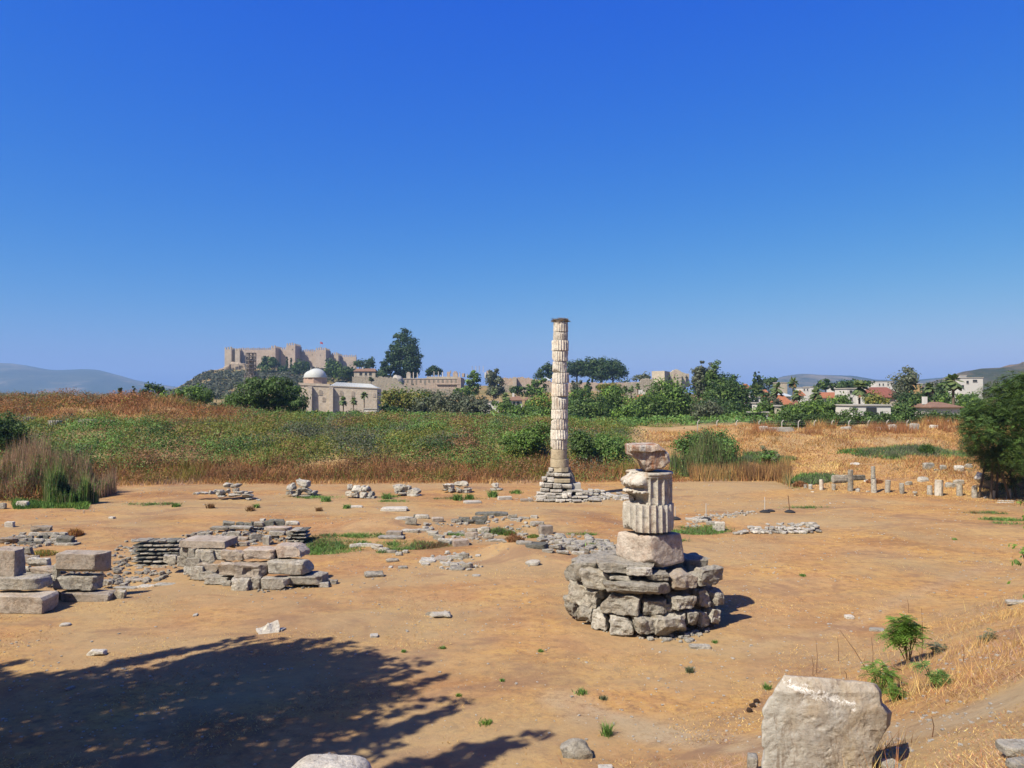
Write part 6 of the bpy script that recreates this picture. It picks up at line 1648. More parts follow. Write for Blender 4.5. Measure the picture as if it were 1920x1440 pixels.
def white_drum():
    Yc = 11.0
    a = P(522, 1440, Yc); b = P(702, 1440, Yc); zt = P(600, 1412, Yc + .5).z
    gz = float(H((a.x + b.x) / 2, Yc)[0])
    p, Q = rock_verts(b.x - a.x + .04, 1.1, zt - gz - .04, 12, n=26, k=5.0, rough=.012, warp=.02, chips=0, chip=.0)
    hz = p[:, 2].max(); x = p[:, 0]
    top = sstep(hz - .3, hz, p[:, 2])
    p[:, 2] -= top * (.10 * np.clip(x, 0, 1) * .6 + .12 * sstep(-.3, -.7, x) + .05 * np.exp(-((x - .02) / .05) ** 2) * (p[:, 1] < -.1))
    p += .01 * fbm(p * 6, 3, 3)[:, None]
    o = obj('marble_drum', np_mesh('marble_drum', p, Q, M['white_stone'], smooth=True, sharp=40), None, ((a.x + b.x) / 2 - .13, Yc + .5, gz - .1))
    tag(o, 'sunlit white marble block with a notch in its top, cut by the bottom edge', 'stone block')
white_drum()
# ---- barrier posts
for i, (px, yt, yb__, m_, lab) in enumerate([(1266, 950, 974, 'pole_white', 'white barrier post on a dark foot, just right of the front stack'), (1324, 944, 975, 'pole_white', 'white barrier post with a dark foot by the broken wall'), (1434, 932, 961, 'pole_white', 'white barrier post on a doubled black foot at centre right'), (1481, 929, 961, 'rust', 'brown leaning barrier post, rightmost of four')]):
    g = G(px, yb__); hh = P(px, yt, g.y).z - g.z
    e = empty('barrier_post', g, lab, 'barrier post', 'barrier posts in the field')
    mb = MB(); mb.tube([(0, 0, 0.03), ((-.12 if i == 3 else 0), 0, hh)], .028, 8); o = mb.obj('post', M[m_], e); o.location = (0, 0, 0)
    mb = MB(); mb.tube([(0, 0, 0), (0, 0, .06), (0, 0, .16), (0, 0, .2)], [.36, .38, .2, .08], 16)
    if i == 2: mb.tube([(.55, .5, 0), (.55, .5, .07), (.55, .5, .15)], [.34, .36, .16], 16)
    o = mb.obj('foot', M['black_rubber'], e); o.location = (0, 0, 0)

# ---- loose rubble and chips among the ruins
_rg2 = np.random.default_rng(14)
for name, label, poly, n_, s0, s1, m_ in [
    ('rubble', 'broken stone footing half buried between the mound and the front stack', [(1005, 1008), (1050, 1004), (1110, 1006), (1160, 1022), (1165, 1042), (1120, 1038), (1060, 1030), (1020, 1026)], 260, .08, .42, 'limestone_pale'),
    ('rubble', 'dark rubble filling the shallow pit left of the central ruin', [(205, 1030), (250, 1010), (330, 1060), (330, 1082), (260, 1098), (210, 1096), (196, 1060)], 230, .06, .30, 'limestone'),
    ('rubble', 'loose stones packed inside the central ruin', [(400, 995), (530, 990), (535, 1018), (440, 1026), (345, 1030), (340, 1005)], 320, .07, .35, 'limestone'),
    ('rubble', 'broken stones around the dogleg footing and middle boulders', [(780, 985), (930, 968), (1010, 985), (1000, 1008), (900, 1018), (820, 1010)], 190, .05, .30, 'limestone_pale'),
    ('rubble', 'chips around the broken pavement slabs', [(770, 1045), (880, 1036), (905, 1065), (860, 1074), (790, 1060)], 90, .04, .22, 'limestone_pale'),
    ('rubble', 'chips at the foot of the three course block wall', [(425, 1105), (500, 1112), (610, 1100), (640, 1092), (620, 1086), (540, 1096)], 150, .03, .14, 'limestone_pale'),
    ('rubble', 'white debris spread at the foot of the tall column', [(985, 938), (1060, 944), (1180, 938), (1190, 928), (1120, 930), (1000, 930)], 260, .06, .28, 'white_stone'),
    ('rubble', 'chips in the layered rubble near the left edge', [(20, 1005), (140, 1000), (150, 1020), (60, 1028), (10, 1024)], 160, .05, .25, 'limestone'),
    ('rubble', 'broken stones along the thin line right of the front stack', [(1280, 985), (1310, 966), (1410, 958), (1420, 964), (1350, 975), (1300, 992)], 140, .04, .2, 'limestone_pale'),
    ('rubble', 'stones between the left block walls', [(90, 1100), (100, 1070), (130, 1060), (240, 1085), (240, 1100)], 120, .05, .25, 'limestone')]:
    rubble(name, label, scatter_px(poly, n_, _rg2), s0, s1, M[m_], 900 + n_ + int(poly[0][0]))
# ================================================================== foliage generators
def unit(v): return v / (np.linalg.norm(v, axis=-1, keepdims=True) + 1e-9)
def leaf_quads(c, nrm, size, aspect, rg):
    n = len(c)
    r = rg.normal(size=(n, 3))
    u = unit(np.cross(nrm, r)); v = np.cross(nrm, u)
    s = np.broadcast_to(size, n)[:, None]
    V = np.stack([c - u * s, c - v * s * aspect, c + u * s, c + v * s * aspect], 1).reshape(-1, 3)
    Q = np.arange(n * 4).reshape(-1, 4)
    return V, Q
PAL = {
    'green': ((.050, .095, .020), (.10, .155, .035), .35), 'dark': ((.025, .055, .016), (.055, .09, .024), .3), 'olive': ((.075, .095, .050), (.14, .155, .09), .3),
    'yellow': ((.11, .13, .025), (.24, .21, .04), .4), 'pine': ((.022, .050, .018), (.05, .085, .026), .3), 'grey': ((.06, .075, .045), (.12, .13, .08), .3),
    'bright': ((.07, .14, .02), (.15, .24, .04), .35), 'cypress': ((.022, .042, .016), (.045, .07, .024), .25), 'palm': ((.055, .09, .03), (.13, .17, .06), .3),
    'weed': ((.065, .14, .03), (.155, .25, .06), .4), 'brown': ((.12, .065, .03), (.26, .15, .07), .4), 'rust': ((.19, .082, .033), (.37, .175, .075), .35), 'gold': ((.31, .17, .055), (.50, .32, .12), .3),
    'straw': ((.42, .27, .085), (.60, .44, .17), .25), 'reed': ((.10, .12, .045), (.24, .22, .10), .35), 'pinkbrown': ((.22, .13, .085), (.40, .27, .19), .3), 'cream': ((.5, .42, .28), (.7, .62, .45), .2)}
def tint(pal, t, rg, jit=0.12):
    a, b, j = PAL[pal]
    c = np.array(a) * (1 - t)[:, None] + np.array(b) * t[:, None]
    return np.clip(c * (1 + j * rg.normal(size=(len(t), 1)) * .5) * (1 + jit * rg.normal(size=(len(t), 3)) * .35), 0.004, 0.9)
def crown_points(blobs, n, rg, clump=0.28, nclump=40, shell=0.55):
    """blobs: (x,y,z,rx,ry,rz); returns leaf centres, normals, clump value"""
    blobs = np.array(blobs, float)
    vol = blobs[:, 3] * blobs[:, 4] * blobs[:, 5]
    w = vol ** (2 / 3); w /= w.sum()
    bi = rg.choice(len(blobs), nclump, p=w)
    d = unit(rg.normal(size=(nclump, 3)))
    rad = shell + (1 - shell) * rg.random(nclump) ** .6
    cc = blobs[bi, :3] + d * blobs[bi, 3:6] * rad[:, None] * 0.86
    cr = (blobs[bi, 3:6].mean(1) * clump) * (0.7 + .6 * rg.random(nclump))
    val = rg.random(nclump)
    k = rg.integers(0, nclump, n)
    dd = unit(rg.normal(size=(n, 3)))
    rr = rg.random(n) ** .45
    flat = np.array([1.15, 1.15, .8])
    c = cc[k] + dd * rr[:, None] * cr[k][:, None] * flat
    nrm = unit(dd * 0.9 + unit(c - blobs[bi[k], :3]) * 0.6 + rg.normal(size=(n, 3)) * 0.55 + np.array([0, 0, .25]))
    return c, nrm, val[k], cc
def trunk_mb(base, top, r, limbs, rg, n=7):
    mb = MB(); base = np.array(base, float); top = np.array(top, float)
    mid = (base + top) / 2 + np.array([rg.normal() * r, rg.normal() * r, 0])
    mb.tube([base - [0, 0, .2], base + (mid - base) * .2, mid, top], [r * 1.35, r, r * .8, r * .55], n)
    for l in limbs:
        l = np.array(l, float); s = mid + (top - mid) * rg.random() * .9
        m2 = (s + l) / 2 + np.array([0, 0, -.06 * np.linalg.norm(l - s)])
        mb.tube([s, m2, l], [r * .45, r * .3, r * .08], 5, False)
    return mb
def make_tree(label, blobs, pal, n, size, base, seed, trunk_r=0.25, cat='tree', name='tree', clump=.3, nclump=None, shell=.5, aspect=.55, pal2=None, mix2=.3, group=None, trunk_top=None, part='crown'):
    rg = np.random.default_rng(seed)
    blobs = np.array(blobs, float)
    if nclump is None: nclump = max(14, n // 55)
    e = empty(name, base, label, cat, group)
    c, nrm, val, cc = crown_points(blobs, n, rg, clump, nclump, shell)
    V, Q = leaf_quads(c, nrm, size * (.6 + .8 * rg.random(n)), aspect, rg)
    t = np.clip(val * .75 + .25 * rg.random(n), 0, 1)
    col_ = tint(pal, t, rg)
    if pal2:
        m = val > 1 - mix2; col_[m] = tint(pal2, t[m], rg)
    o = np.array(base, float)
    obj(part, np_mesh(part, V - o, Q, M['leaf'], np.repeat(col_, 4, 0)), e, base)
    if trunk_r > 0:
        ctr = (blobs[:, :3] * blobs[:, 3:4]).sum(0) / blobs[:, 3].sum()
        tt = ctr if trunk_top is None else np.array(trunk_top)
        lim = [cc[i] for i in rg.choice(len(cc), min(7, len(cc)), replace=False)]
        mb = trunk_mb(base, tt, trunk_r, lim, rg)
        mb.obj('trunk', M['bark'], e, tuple(base))
    return e
def pxtree(label, px, yt, yb_, w, Y, shape='round', pal='green', dens=1.0, seed=None, ground=None, leaf=2.3, **k):
    """a tree whose crown spans a photograph box at distance Y"""
    seed = seed or nseed(); rg = np.random.default_rng(seed)
    if shape == 'round' and Y < 265: yt -= 5; w *= 1.08
    x = P(px, 700, Y).x; z1 = P(px, yt, Y).z; z0 = P(px, yb_, Y).z; W = w / F * Y
    gz = float(H(x, Y)[0]) if ground is None else ground
    Hc = z1 - z0; zc = (z0 + z1) / 2; rx = W / 2
    B = []
    if shape == 'round':
        B.append((x, Y, zc, rx * .92, rx * .85, Hc * .48))
        for i in range(7):
            a = rg.random() * 6.28; B.append((x + math.cos(a) * rx * .5, Y + math.sin(a) * rx * .4, zc + rg.uniform(-.34, .30) * Hc, rx * rg.uniform(.35, .55), rx * .4, Hc * rg.uniform(.2, .3)))
    elif shape == 'bush':
        for i in range(9):
            a = rg.random() * 6.28; f = rg.random() ** .5
            B.append((x + math.cos(a) * rx * .62 * f, Y + math.sin(a) * rx * .45 * f, z0 + Hc * rg.uniform(.3, .62), rx * rg.uniform(.3, .5), rx * .4, Hc * rg.uniform(.3, .40)))
    elif shape == 'umbrella':
        for i in range(12):
            t = (i + .5) / 12 * 2 - 1
            B.append((x + t * rx * .82, Y + rg.uniform(-.3, .3) * rx, z0 + Hc * (.30 + .30 * math.sqrt(max(0, 1 - t * t)) * rg.uniform(.85, 1.05)), rx * .32, rx * .4, Hc * (.38 + .06 * (1 - abs(t)))))
    elif shape == 'cypress':
        for i in range(9):
            t = i / 8; B.append((x, Y, z0 + Hc * (.06 + .88 * t), rx * (1 - t) ** .6 * .9 + .05 * rx, rx * .8 * (1 - t) ** .6 + .05 * rx, Hc * .10))
    elif shape == 'poplar':
        for i in range(8):
            t = i / 7; f = math.sin(math.pi * (.18 + .72 * t)) ** .6
            B.append((x + rg.uniform(-.18, .18) * rx, Y, z0 + Hc * (.1 + .8 * t), rx * f * .95, rx * f * .85, Hc * .16))
    elif shape == 'pine':
        for i in range(8):
            t = i / 7; f = (1 - t * .8)
            for s_ in (-1, 1):
                B.append((x + s_ * rx * .42 * f * rg.uniform(.6, 1.1), Y + rg.uniform(-.3, .3) * rx, z0 + Hc * (.08 + .85 * t), rx * .42 * f, rx * .5 * f, Hc * .075))
    area = w * (yb_ - yt) * .284 / 1.0
    n = int(max(200, area * 2.1 * dens))
    size = leaf / 1442 * Y
    base = (x, Y, gz)
    r_ = k.pop('trunk_r', max(.08, W * .03))
    return make_tree(label, B, pal, n, size, base, seed + 5, trunk_r=r_, clump=k.pop('clump', .50), nclump=k.pop('nclump', max(40, n // 40)), shell=.35, **k)

def feather_leaves(cpts, nrm, size, rg, per=7):
    """each spray: a rib with leaflets in pairs"""
    n = len(cpts)
    a = rg.random(n) * 6.28
    d = unit(np.stack([np.cos(a), np.sin(a), -.25 + .3 * rg.normal(size=n)], 1) + nrm * .5)
    side = unit(np.cross(d, np.array([0, 0, 1.0]) + .3 * rg.normal(size=(n, 3))))
    up = np.cross(side, d)
    V = []
    for k in range(per):
        t = (k + .5) / per
        for s in (-1, 1):
            o = cpts + d * (size * t)[:, None] - np.array([0, 0, 1]) * (size * .35 * t * t)[:, None]
            ln = (size * .42 * (1 - .5 * abs(t - .4)))[:, None]
            tip = o + side * s * ln + d * ln * .35 - np.array([0, 0, 1]) * ln * .2
            wv = d * ln * .22
            V.append(np.stack([o, (o + tip) / 2 + wv, tip, (o + tip) / 2 - wv], 1))
    V = np.concatenate(V, 0)
    return V.reshape(-1, 3), np.arange(len(V) * 4).reshape(-1, 4), per * 2

# ---- blades and low cover
def blades(base, h, w, lean, pal_cols, rg, seg2=True):
    n = len(base)
    a = rg.random(n) * 2 * math.pi
    side = np.stack([np.cos(a), np.sin(a), np.zeros(n)], 1) * (w / 2)[:, None]
    la = rg.random(n) * 2 * math.pi
    ld = np.stack([np.cos(la), np.sin(la), np.zeros(n)], 1) * (lean * h * (.3 + .9 * rg.random(n)))[:, None]
    up = np.zeros((n, 3)); up[:, 2] = h
    b0, b1 = base - side, base + side
    if seg2:
        m = base + up * .6 + ld * .35
        V = np.stack([b0, b1, m + side * .7, m - side * .7, base + up + ld], 1).reshape(-1, 3)
        i = np.arange(n) * 5
        T = np.stack([i + 3, i + 2, i + 4], 1); Q = np.stack([i, i + 1, i + 2, i + 3], 1)
        return V, [Q, T], np.repeat(pal_cols, 5, 0)
    V = np.stack([b0, b1, base + up + ld], 1).reshape(-1, 3)
    return V, [np.arange(n * 3).reshape(-1, 3)], np.repeat(pal_cols, 3, 0)
def sample_region(n, x0, x1, y0, y1, keep, rg):
    """uniform in the picture's own foreshortening: more points near, fewer far"""
    out = []
    tot = 0
    while tot < n:
        m = n * 3
        y = 1 / (1 / y1 + (1 / y0 - 1 / y1) * rg.random(m))
        x = x0 + (x1 - x0) * rg.random(m)
        k = keep(x, y)
        k = k > rg.random(m)
        out.append(np.stack([x[k], y[k]], 1)); tot += k.sum()
        if len(out) > 30: break
    p = np.concatenate(out)[:n]
    z = H(p[:, 0], p[:, 1])
    return np.column_stack([p, z])
def stuff(name, V, faces, cols, mat, label, cat):
    me = np_mesh(name, V, faces, mat, cols)
    return tag(obj(name, me), label, cat, kind='stuff')
def pxf(x, y): return x / np.maximum(y, .5) * F + 960

rgp = np.random.default_rng(77)
# green undergrowth on the far left bank
def cover_green():
    def keep(x, y):
        px = pxf(x, y); s, g, p = zones(x, y)
        d = y - Yb(px)
        return sstep(.35, .6, g) * (d > 1.2) * (y < 121) * (px > -260) * (px < 1260)
    nb = 5200
    p = sample_region(nb, -105, 28, 74, 121, keep, rgp)
    r = .35 + 1.5 * rgp.random(nb) ** 2.2
    hb = r * (.55 + .55 * rgp.random(nb))
    bigm = rgp.random(nb) < .035; r[bigm] = 1.7 + 1.3 * rgp.random(bigm.sum()); hb[bigm] = .9 + .8 * rgp.random(bigm.sum())
    per = np.maximum(10, (r * r * 36)).astype(int)
    k = np.repeat(np.arange(nb), per); n = len(k)
    d = unit(rgp.normal(size=(n, 3))); d[:, 2] = np.abs(d[:, 2])
    q = 1 - .3 * rgp.random(n) ** 2
    c = p[k] + d * np.column_stack([r[k], r[k], hb[k]]) * q[:, None] + rgp.normal(size=(n, 3)) * .05
    nrm = unit(d * 1.2 + rgp.normal(size=(n, 3)) * .55 + [0, 0, .2])
    V, Q = leaf_quads(c, nrm, (.085 + .05 * rgp.random(n)), .5, rgp)
    px = pxf(p[:, 0], p[:, 1]); bt = rgp.random(nb)
    t = np.clip(bt[k] * .6 + .4 * rgp.random(n), 0, 1)
    cl = tint('weed', t, rgp)
    kind = n2(p[:, 0], p[:, 1], 6, 24, 3) + .3 * rgp.normal(size=nb) + .22 * sstep(420, 760, px) + .2 * sstep(100, 112, p[:, 1])
    kd = n2(p[:, 0], p[:, 1], 5, 25, 3) + .3 * rgp.normal(size=nb)
    kg = n2(p[:, 0], p[:, 1], 8, 27, 2) + .3 * rgp.normal(size=nb)
    m = (kd < -.25)[k]; cl[m] = tint('dark', t[m], rgp)
    m = (kg > .35)[k]; cl[m] = tint('grey', t[m], rgp)
    m = (kind > .33)[k]; cl[m] = tint('yellow', t[m] * .7, rgp)
    m = (kd > .52)[k]; cl[m] = tint('brown', t[m], rgp)
    stuff('undergrowth', V, Q, np.repeat(cl, 4, 0), M['leaf'], 'green tangle of weeds and brambles covering the long left bank', 'undergrowth')
    n = 42000
    p = sample_region(n, -105, 28, 74, 121, keep, rgp)
    c = p.copy(); c[:, 2] += .05 + .35 * rgp.random(n)
    V, Q = leaf_quads(c, unit(rgp.normal(size=(n, 3)) + [0, 0, .8]), .12 * (.6 + .9 * rgp.random(n)), .5, rgp)
    cl = tint('weed', rgp.random(n) * .7, rgp)
    stuff('ground_cover', V, Q, np.repeat(cl, 4, 0), M['leaf'], 'low leafy ground cover between the brambles of the left bank', 'undergrowth')
    n = 9000
    p = sample_region(n, -105, 28, 74, 119, keep, rgp)
    h = .4 + 1.0 * rgp.random(n) ** 2; t = rgp.random(n)
    cl = tint('weed', t, rgp); m = rgp.random(n) < .4; cl[m] = tint('yellow', t[m] * .8, rgp)
    V, f_, cc = blades(p, h, np.full(n, .07), .7, cl, rgp, False)
    stuff('grass', V, f_, cc, M['leaf'], 'green grass stalks rising from the weeds on the left bank', 'grass')
cover_green()
def band(name, label, cat, n, x0, x1, y0, y1, keep, pals, h0, h1, w, lean, seed, seg2=False, hn=None, foot=False):
    rg = np.random.default_rng(seed)
    p = sample_region(n, x0, x1, y0, y1, keep, rg); n = len(p)
    t = np.clip(.5 + .5 * n2(p[:, 0], p[:, 1], 1.6, seed + 1, 3) + .22 * rg.normal(size=n), 0, 1)
    h = (h0 + (h1 - h0) * rg.random(n) ** 1.3)
    if hn: h = h * np.clip(1 + hn * n2(p[:, 0], p[:, 1], 2.6, seed + 2, 2), .25, 2)
    if foot: h = h * np.clip(.22 + .78 * sstep(4, 14, p[:, 1] - Yb(pxf(p[:, 0], p[:, 1]))), 0, 1)
    cl = np.zeros((n, 3)); r = rg.random(n) * .8 + .1 + .7 * n2(p[:, 0], p[:, 1], 4.0, seed + 5, 3)
    acc = 0
    for i, (pl, f) in enumerate(pals):
        m = (r >= acc) & (r < acc + f) if 0 < i < len(pals) - 1 else (r < acc + f if i == 0 else r >= acc)
        cl[m] = tint(pl, t[m], rg); acc += f
    ww = w * (.6 + .8 * rg.random(n)) * np.ones(n)
    V, f_, cc = blades(p, h, ww, lean, cl, rg, seg2)
    return stuff(name, V, f_, cc, M['straw'], label, cat)
def tangle(name, label, cat, nb, x0, x1, y0, y1, keep, pals, r0, r1, seed, per_m=34, leaf=.09, asp=.3, flat=.7):
    rg = np.random.default_rng(seed)
    p = sample_region(nb, x0, x1, y0, y1, keep, rg); nb = len(p)
    r = r0 + (r1 - r0) * rg.random(nb) ** 2; hb = r * flat * (.7 + .7 * rg.random(nb))
    per = np.maximum(8, r * r * per_m).astype(int); k = np.repeat(np.arange(nb), per); n = len(k)
    d = unit(rg.normal(size=(n, 3))); d[:, 2] = np.abs(d[:, 2])
    c = p[k] + d * np.column_stack([r[k], r[k], hb[k]]) * (1 - .4 * rg.random(n) ** 2)[:, None]
    V, Q = leaf_quads(c, unit(d + rg.normal(size=(n, 3)) * .7), leaf * (.6 + .9 * rg.random(n)), asp, rg)
    t = np.clip(rg.random(nb)[k] * .6 + .4 * rg.random(n), 0, 1)
    sel = rg.random(nb) + .3 * n2(p[:, 0], p[:, 1], 4, seed + 3, 2); cl = tint(pals[0][0], t, rg); acc = pals[0][1]
    for pl, f in pals[1:]:
        m = ((sel >= acc) & (sel < acc + f) if pl != pals[-1][0] else sel >= acc)[k]; cl[m] = tint(pl, t[m], rg); acc += f
    return stuff(name, V, Q, np.repeat(cl, 4, 0), M['straw'], label, cat)
foot_keep = lambda x, y: (pxf(x, y) > -300) * (pxf(x, y) < 1270) * sstep(-.3, .6, y - Yb(pxf(x, y)) + .8 * n2(x, y, 3, 73, 2)) * sstep(6.0 + 0 * x, 3.5, y - Yb(pxf(x, y)) + 1.2 * n2(x, y, 5, 71, 2))
tangle('dry_undergrowth', 'brown tangle of dead brambles along the foot of the left bank', 'dry undergrowth', 3000, -75, 22, 60, 88, foot_keep, [('brown', .5), ('rust', .25), ('yellow', .12), ('weed', .13)], .4, 1.25, 301)
# brown and rusty weeds at the foot of the left bank
band('dry_weeds', 'brown and rust coloured dead weeds along the foot of the left bank', 'dry weeds', 15000, -75, 22, 60, 86,
     lambda x, y: (pxf(x, y) > -300) * (pxf(x, y) < 1270) * sstep(-.6, .3, y - Yb(pxf(x, y))) * sstep(5.5 + 0 * x, 2.5, y - Yb(pxf(x, y)) + 2.2 * n2(x, y, 5, 71, 2)), [('brown', .45), ('rust', .4), ('yellow', .15)], .3, 1.35, .06, .75, 201, hn=.6)
band('dry_grass', 'orange dry grass fringe where the field meets the brown weeds', 'dry grass', 26000, -75, 36, 60, 84,
     lambda x, y: (pxf(x, y) > -300) * (pxf(x, y) < 1500) * sstep(-2.5, -.3, y - Yb(pxf(x, y))) * (pxf(x, y) < 1480) * sstep(3.0, 1.0, y - Yb(pxf(x, y)) - 2.2 * sstep(950, 1100, pxf(x, y))), [('rust', .3), ('gold', .5), ('pinkbrown', .2)], .08, .55, .05, .7, 203, hn=.5)
# orange brambles on the far left crest
def brambles():
    band('dry_brambles', 'rust orange dead brambles piled on the crest of the far left bank', 'dry brambles', 26000, -115, -34, 99, 124,
         lambda x, y: (pxf(x, y) > -250) * sstep(520, 400, pxf(x, y)) * sstep(100, 104, y), [('rust', .42), ('brown', .26), ('gold', .24), ('yellow', .08)], .3, 1.2, .08, 1.1, 207, hn=.9)
    tangle('dry_undergrowth', 'rust orange heaps of dead brambles on the crest of the far left bank', 'dry undergrowth', 1100, -115, -34, 100, 124, lambda x, y: (pxf(x, y) > -250) * sstep(520, 400, pxf(x, y)) * sstep(101, 104, y) * (n2(x, y, 7, 74, 2) > -.3), [('rust', .55), ('brown', .2), ('yellow', .1), ('olive', .15)], .6, 2.3, 303, leaf=.13)
    band('dry_grass', 'pale golden grass on the terrace around the three drums', 'dry grass', 16000, -95, -30, 93, 103,
         lambda x, y: (pxf(x, y) > -250) * sstep(480, 380, pxf(x, y)), [('gold', .6), ('yellow', .2), ('rust', .2)], .1, .6, .07, .5, 209, hn=.5)
brambles()
# golden right bank
def rb_keep(x, y):
    px = pxf(x, y); return sstep(1180, 1260, px) * (px < 2300) * sstep(-1, 2.0, y - Yb(px)) * (y < 106)
RGP = [(1690, 850, 5.5, 2.6), (1745, 848, 4.0, 2.2), (1440, 862, 2.2, 3.0), (1525, 900, 2.4, 1.6)]
RGP = [(G(a, b).x, G(a, b).y, c, d) for a, b, c, d in RGP]
def RG(x, y):
    w = np.zeros_like(x)
    for gx, gy_, rx, ry in RGP: w = np.maximum(w, np.exp(-(((x - gx) / rx) ** 2 + ((y - gy_) / ry) ** 2)))
    return sstep(.25, .6, w + .25 * n2(x, y, 2.0, 88, 2))
band('dry_grass', 'tall golden and orange dry grass covering the right bank', 'dry grass', 130000, 8, 98, 55, 106,
     lambda x, y: rb_keep(x, y) * (1 - .85 * RG(x, y)), [('gold', .36), ('rust', .38), ('straw', .26)], .08, .46, .055, 1.0, 211, hn=.75, foot=True)
tangle('dry_undergrowth', 'scattered clumps of rusty and olive weeds on the golden right bank', 'dry undergrowth', 1500, 8, 98, 60, 102, lambda x, y: rb_keep(x, y) * sstep(6, 12, y - Yb(pxf(x, y))) * (n2(x, y, 6, 75, 2) > -.25), [('rust', .5), ('gold', .35), ('olive', .15)], .25, 1.05, 305, leaf=.08, flat=.6)
band('low_weeds', 'grey green creeping weeds in the hollow of the right bank', 'weeds', 24000, 20, 60, 60, 100, lambda x, y: rb_keep(x, y) * RG(x, y), [('weed', .6), ('olive', .4)], .08, .5, .10, .8, 213)
# crest of tall dry stems in front of the fence
band('dry_stems', 'tall rusty dry stems on the crest of the right bank before the fence', 'dry grass', 5500, 28, 66, 93, 101, lambda x, y: (pxf(x, y) > 1370) * (pxf(x, y) < 1830) * sstep(94, 97, y) * sstep(-.1, .35, n2(x, y, 2.5, 76, 3)), [('rust', .6), ('gold', .4)], .4, 1.5, .045, .5, 215)
# foreground slope
def fs_keep(x, y):
    nb = near_bank(x, y); px = pxf(x, y)
    pd = seg_dist(x, y, _path)
    return sstep(.15, .9, nb + .35 * n2(x, y, 2.2, 91, 3)) * (px < 2250) * (px > 900) * sstep(.55, 1.1, pd) * (.35 + .65 * sstep(-.1, .25, n2(x, y, 1.1, 92, 3)))
band('dry_grass', 'fine golden dry grass and chaff on the near right slope', 'dry grass', 62000, 1, 38, 8.5, 42, fs_keep, [('gold', .25), ('straw', .22), ('rust', .28), ('pinkbrown', .25)], .015, .13, .010, 2.2, 221, hn=.7)
band('dry_grass', 'thin taller dry tufts scattered on the near right slope', 'dry grass', 3200, 3, 30, 9, 34, lambda x, y: fs_keep(x, y) * sstep(.25, .5, n2(x, y, 1.6, 93, 2)), [('gold', .4), ('straw', .4), ('rust', .2)], .2, .5, .010, .7, 223)
# sparse straw over the whole field
band('straw_litter', 'short trampled straw lying thinly over the whole field', 'straw', 60000, -34, 40, 15, 74,
     lambda x, y: (np.abs(pxf(x, y) - 960) < 1150) * (1 - sstep(-1, 1, y - Yb(pxf(x, y)))) * sstep(-.15, .35, n2(x, y, 2.4, 95, 4)) * (near_bank(x, y) < .5), [('gold', .35), ('straw', .35), ('rust', .3)], .01, .05, .02, 2.5, 225)
# little green patches in the field
def gp_keep(x, y):
    gw_ = green_patch_weight(x, y)
    return sstep(.08, .3, gw_) * (.15 * sstep(.15, .5, gw_) + sstep(.45, .95, gw_ + .65 * n2(x, y, .7, 97, 3))) * (1 - sstep(-1, 1, y - Yb(pxf(x, y))))
band('low_weeds', 'small patches of fresh green weeds in the hollows of the ruins', 'weeds', 26000, -34, 42, 28, 72, gp_keep, [('weed', .6), ('olive', .2), ('brown', .2)], .04, .22, .04, 1.2, 227)
# pebbles over the field
def pebbles():
    rg = np.random.default_rng(9)
    keep = lambda x, y: (np.abs(pxf(x, y) - 960) < 1050) * (1 - sstep(-2, 0, y - Yb(pxf(x, y)))) * (.15 + .85 * sstep(.0, .4, n2(x, y, 3.2, 99, 3)))
    p = sample_region(3200, -34, 40, 10.5, 74, keep, rg)
    sz = .006 + .035 * rg.random(len(p)) ** 3 + .0007 * p[:, 1]
    V0, Q0 = cube_template(1)
    V0 = V0 / np.sqrt(3)
    V = []; 
    R_ = rg.random((len(p), 8, 3)) * .6 + .7
    Vv = V0[None] * R_ * np.stack([sz * 1.3, sz, sz * .6], 1)[:, None]
    a = rg.random(len(p)) * 6.28; ca, sa = np.cos(a)[:, None], np.sin(a)[:, None]
    X = Vv[..., 0] * ca - Vv[..., 1] * sa + p[:, 0:1]; Yv = Vv[..., 0] * sa + Vv[..., 1] * ca + p[:, 1:2]; Z = Vv[..., 2] + p[:, 2:3] + (sz * .15)[:, None]
    Vv = np.stack([X, Yv, Z], -1).reshape(-1, 3)
    Q = (Q0[None] + (np.arange(len(p)) * 8)[:, None, None]).reshape(-1, 4)
    tag(obj('pebbles', np_mesh('pebbles', Vv, Q, M['white_stone'])), 'small pale pebbles strewn across the bare earth of the field', 'pebbles', kind='stuff')
pebbles()
# single dry stalks on the slope
for i, (x0, y0, x1, y1) in enumerate([(1575, 1182, 1628, 1262), (1700, 1120, 1704, 1150), (1634, 1195, 1636, 1255), (1530, 1200, 1531, 1262), (1570, 1195, 1572, 1240), (1805, 1210, 1806, 1242), (1747, 1345, 1748, 1382), (1522, 1230, 1524, 1266), (1728, 1140, 1728, 1240), (1583, 1258, 1587, 1272)]):
    g = G(x1, y1); t = P(x0, y0, g.y - .1)
    mb = MB(); m_ = (np.array(g) + np.array(t)) / 2 + np.array([.03, 0, .02]); mb.tube([g, m_, t], [.009, .007, .004], 4, False)
    o = mb.obj('dry_stalk', M['rust'], None, tuple(g)); tag(o, ['long slanting reddish stalk behind the great drum fragment', 'upright dry stalk rising above the fresh green sapling', 'thin upright stalk left of the green sapling', 'thin stalk just left of the great drum fragment top', 'short stalk left of the slanting one', 'lone stalk on the slope right of the sapling', 'single stalk standing at the path edge', 'short stalk touching the drum fragment outline', 'fine tall stalk beside the right of the sapling', 'tiny stalk beyond the drum fragment corner'][i], 'dry stalk')

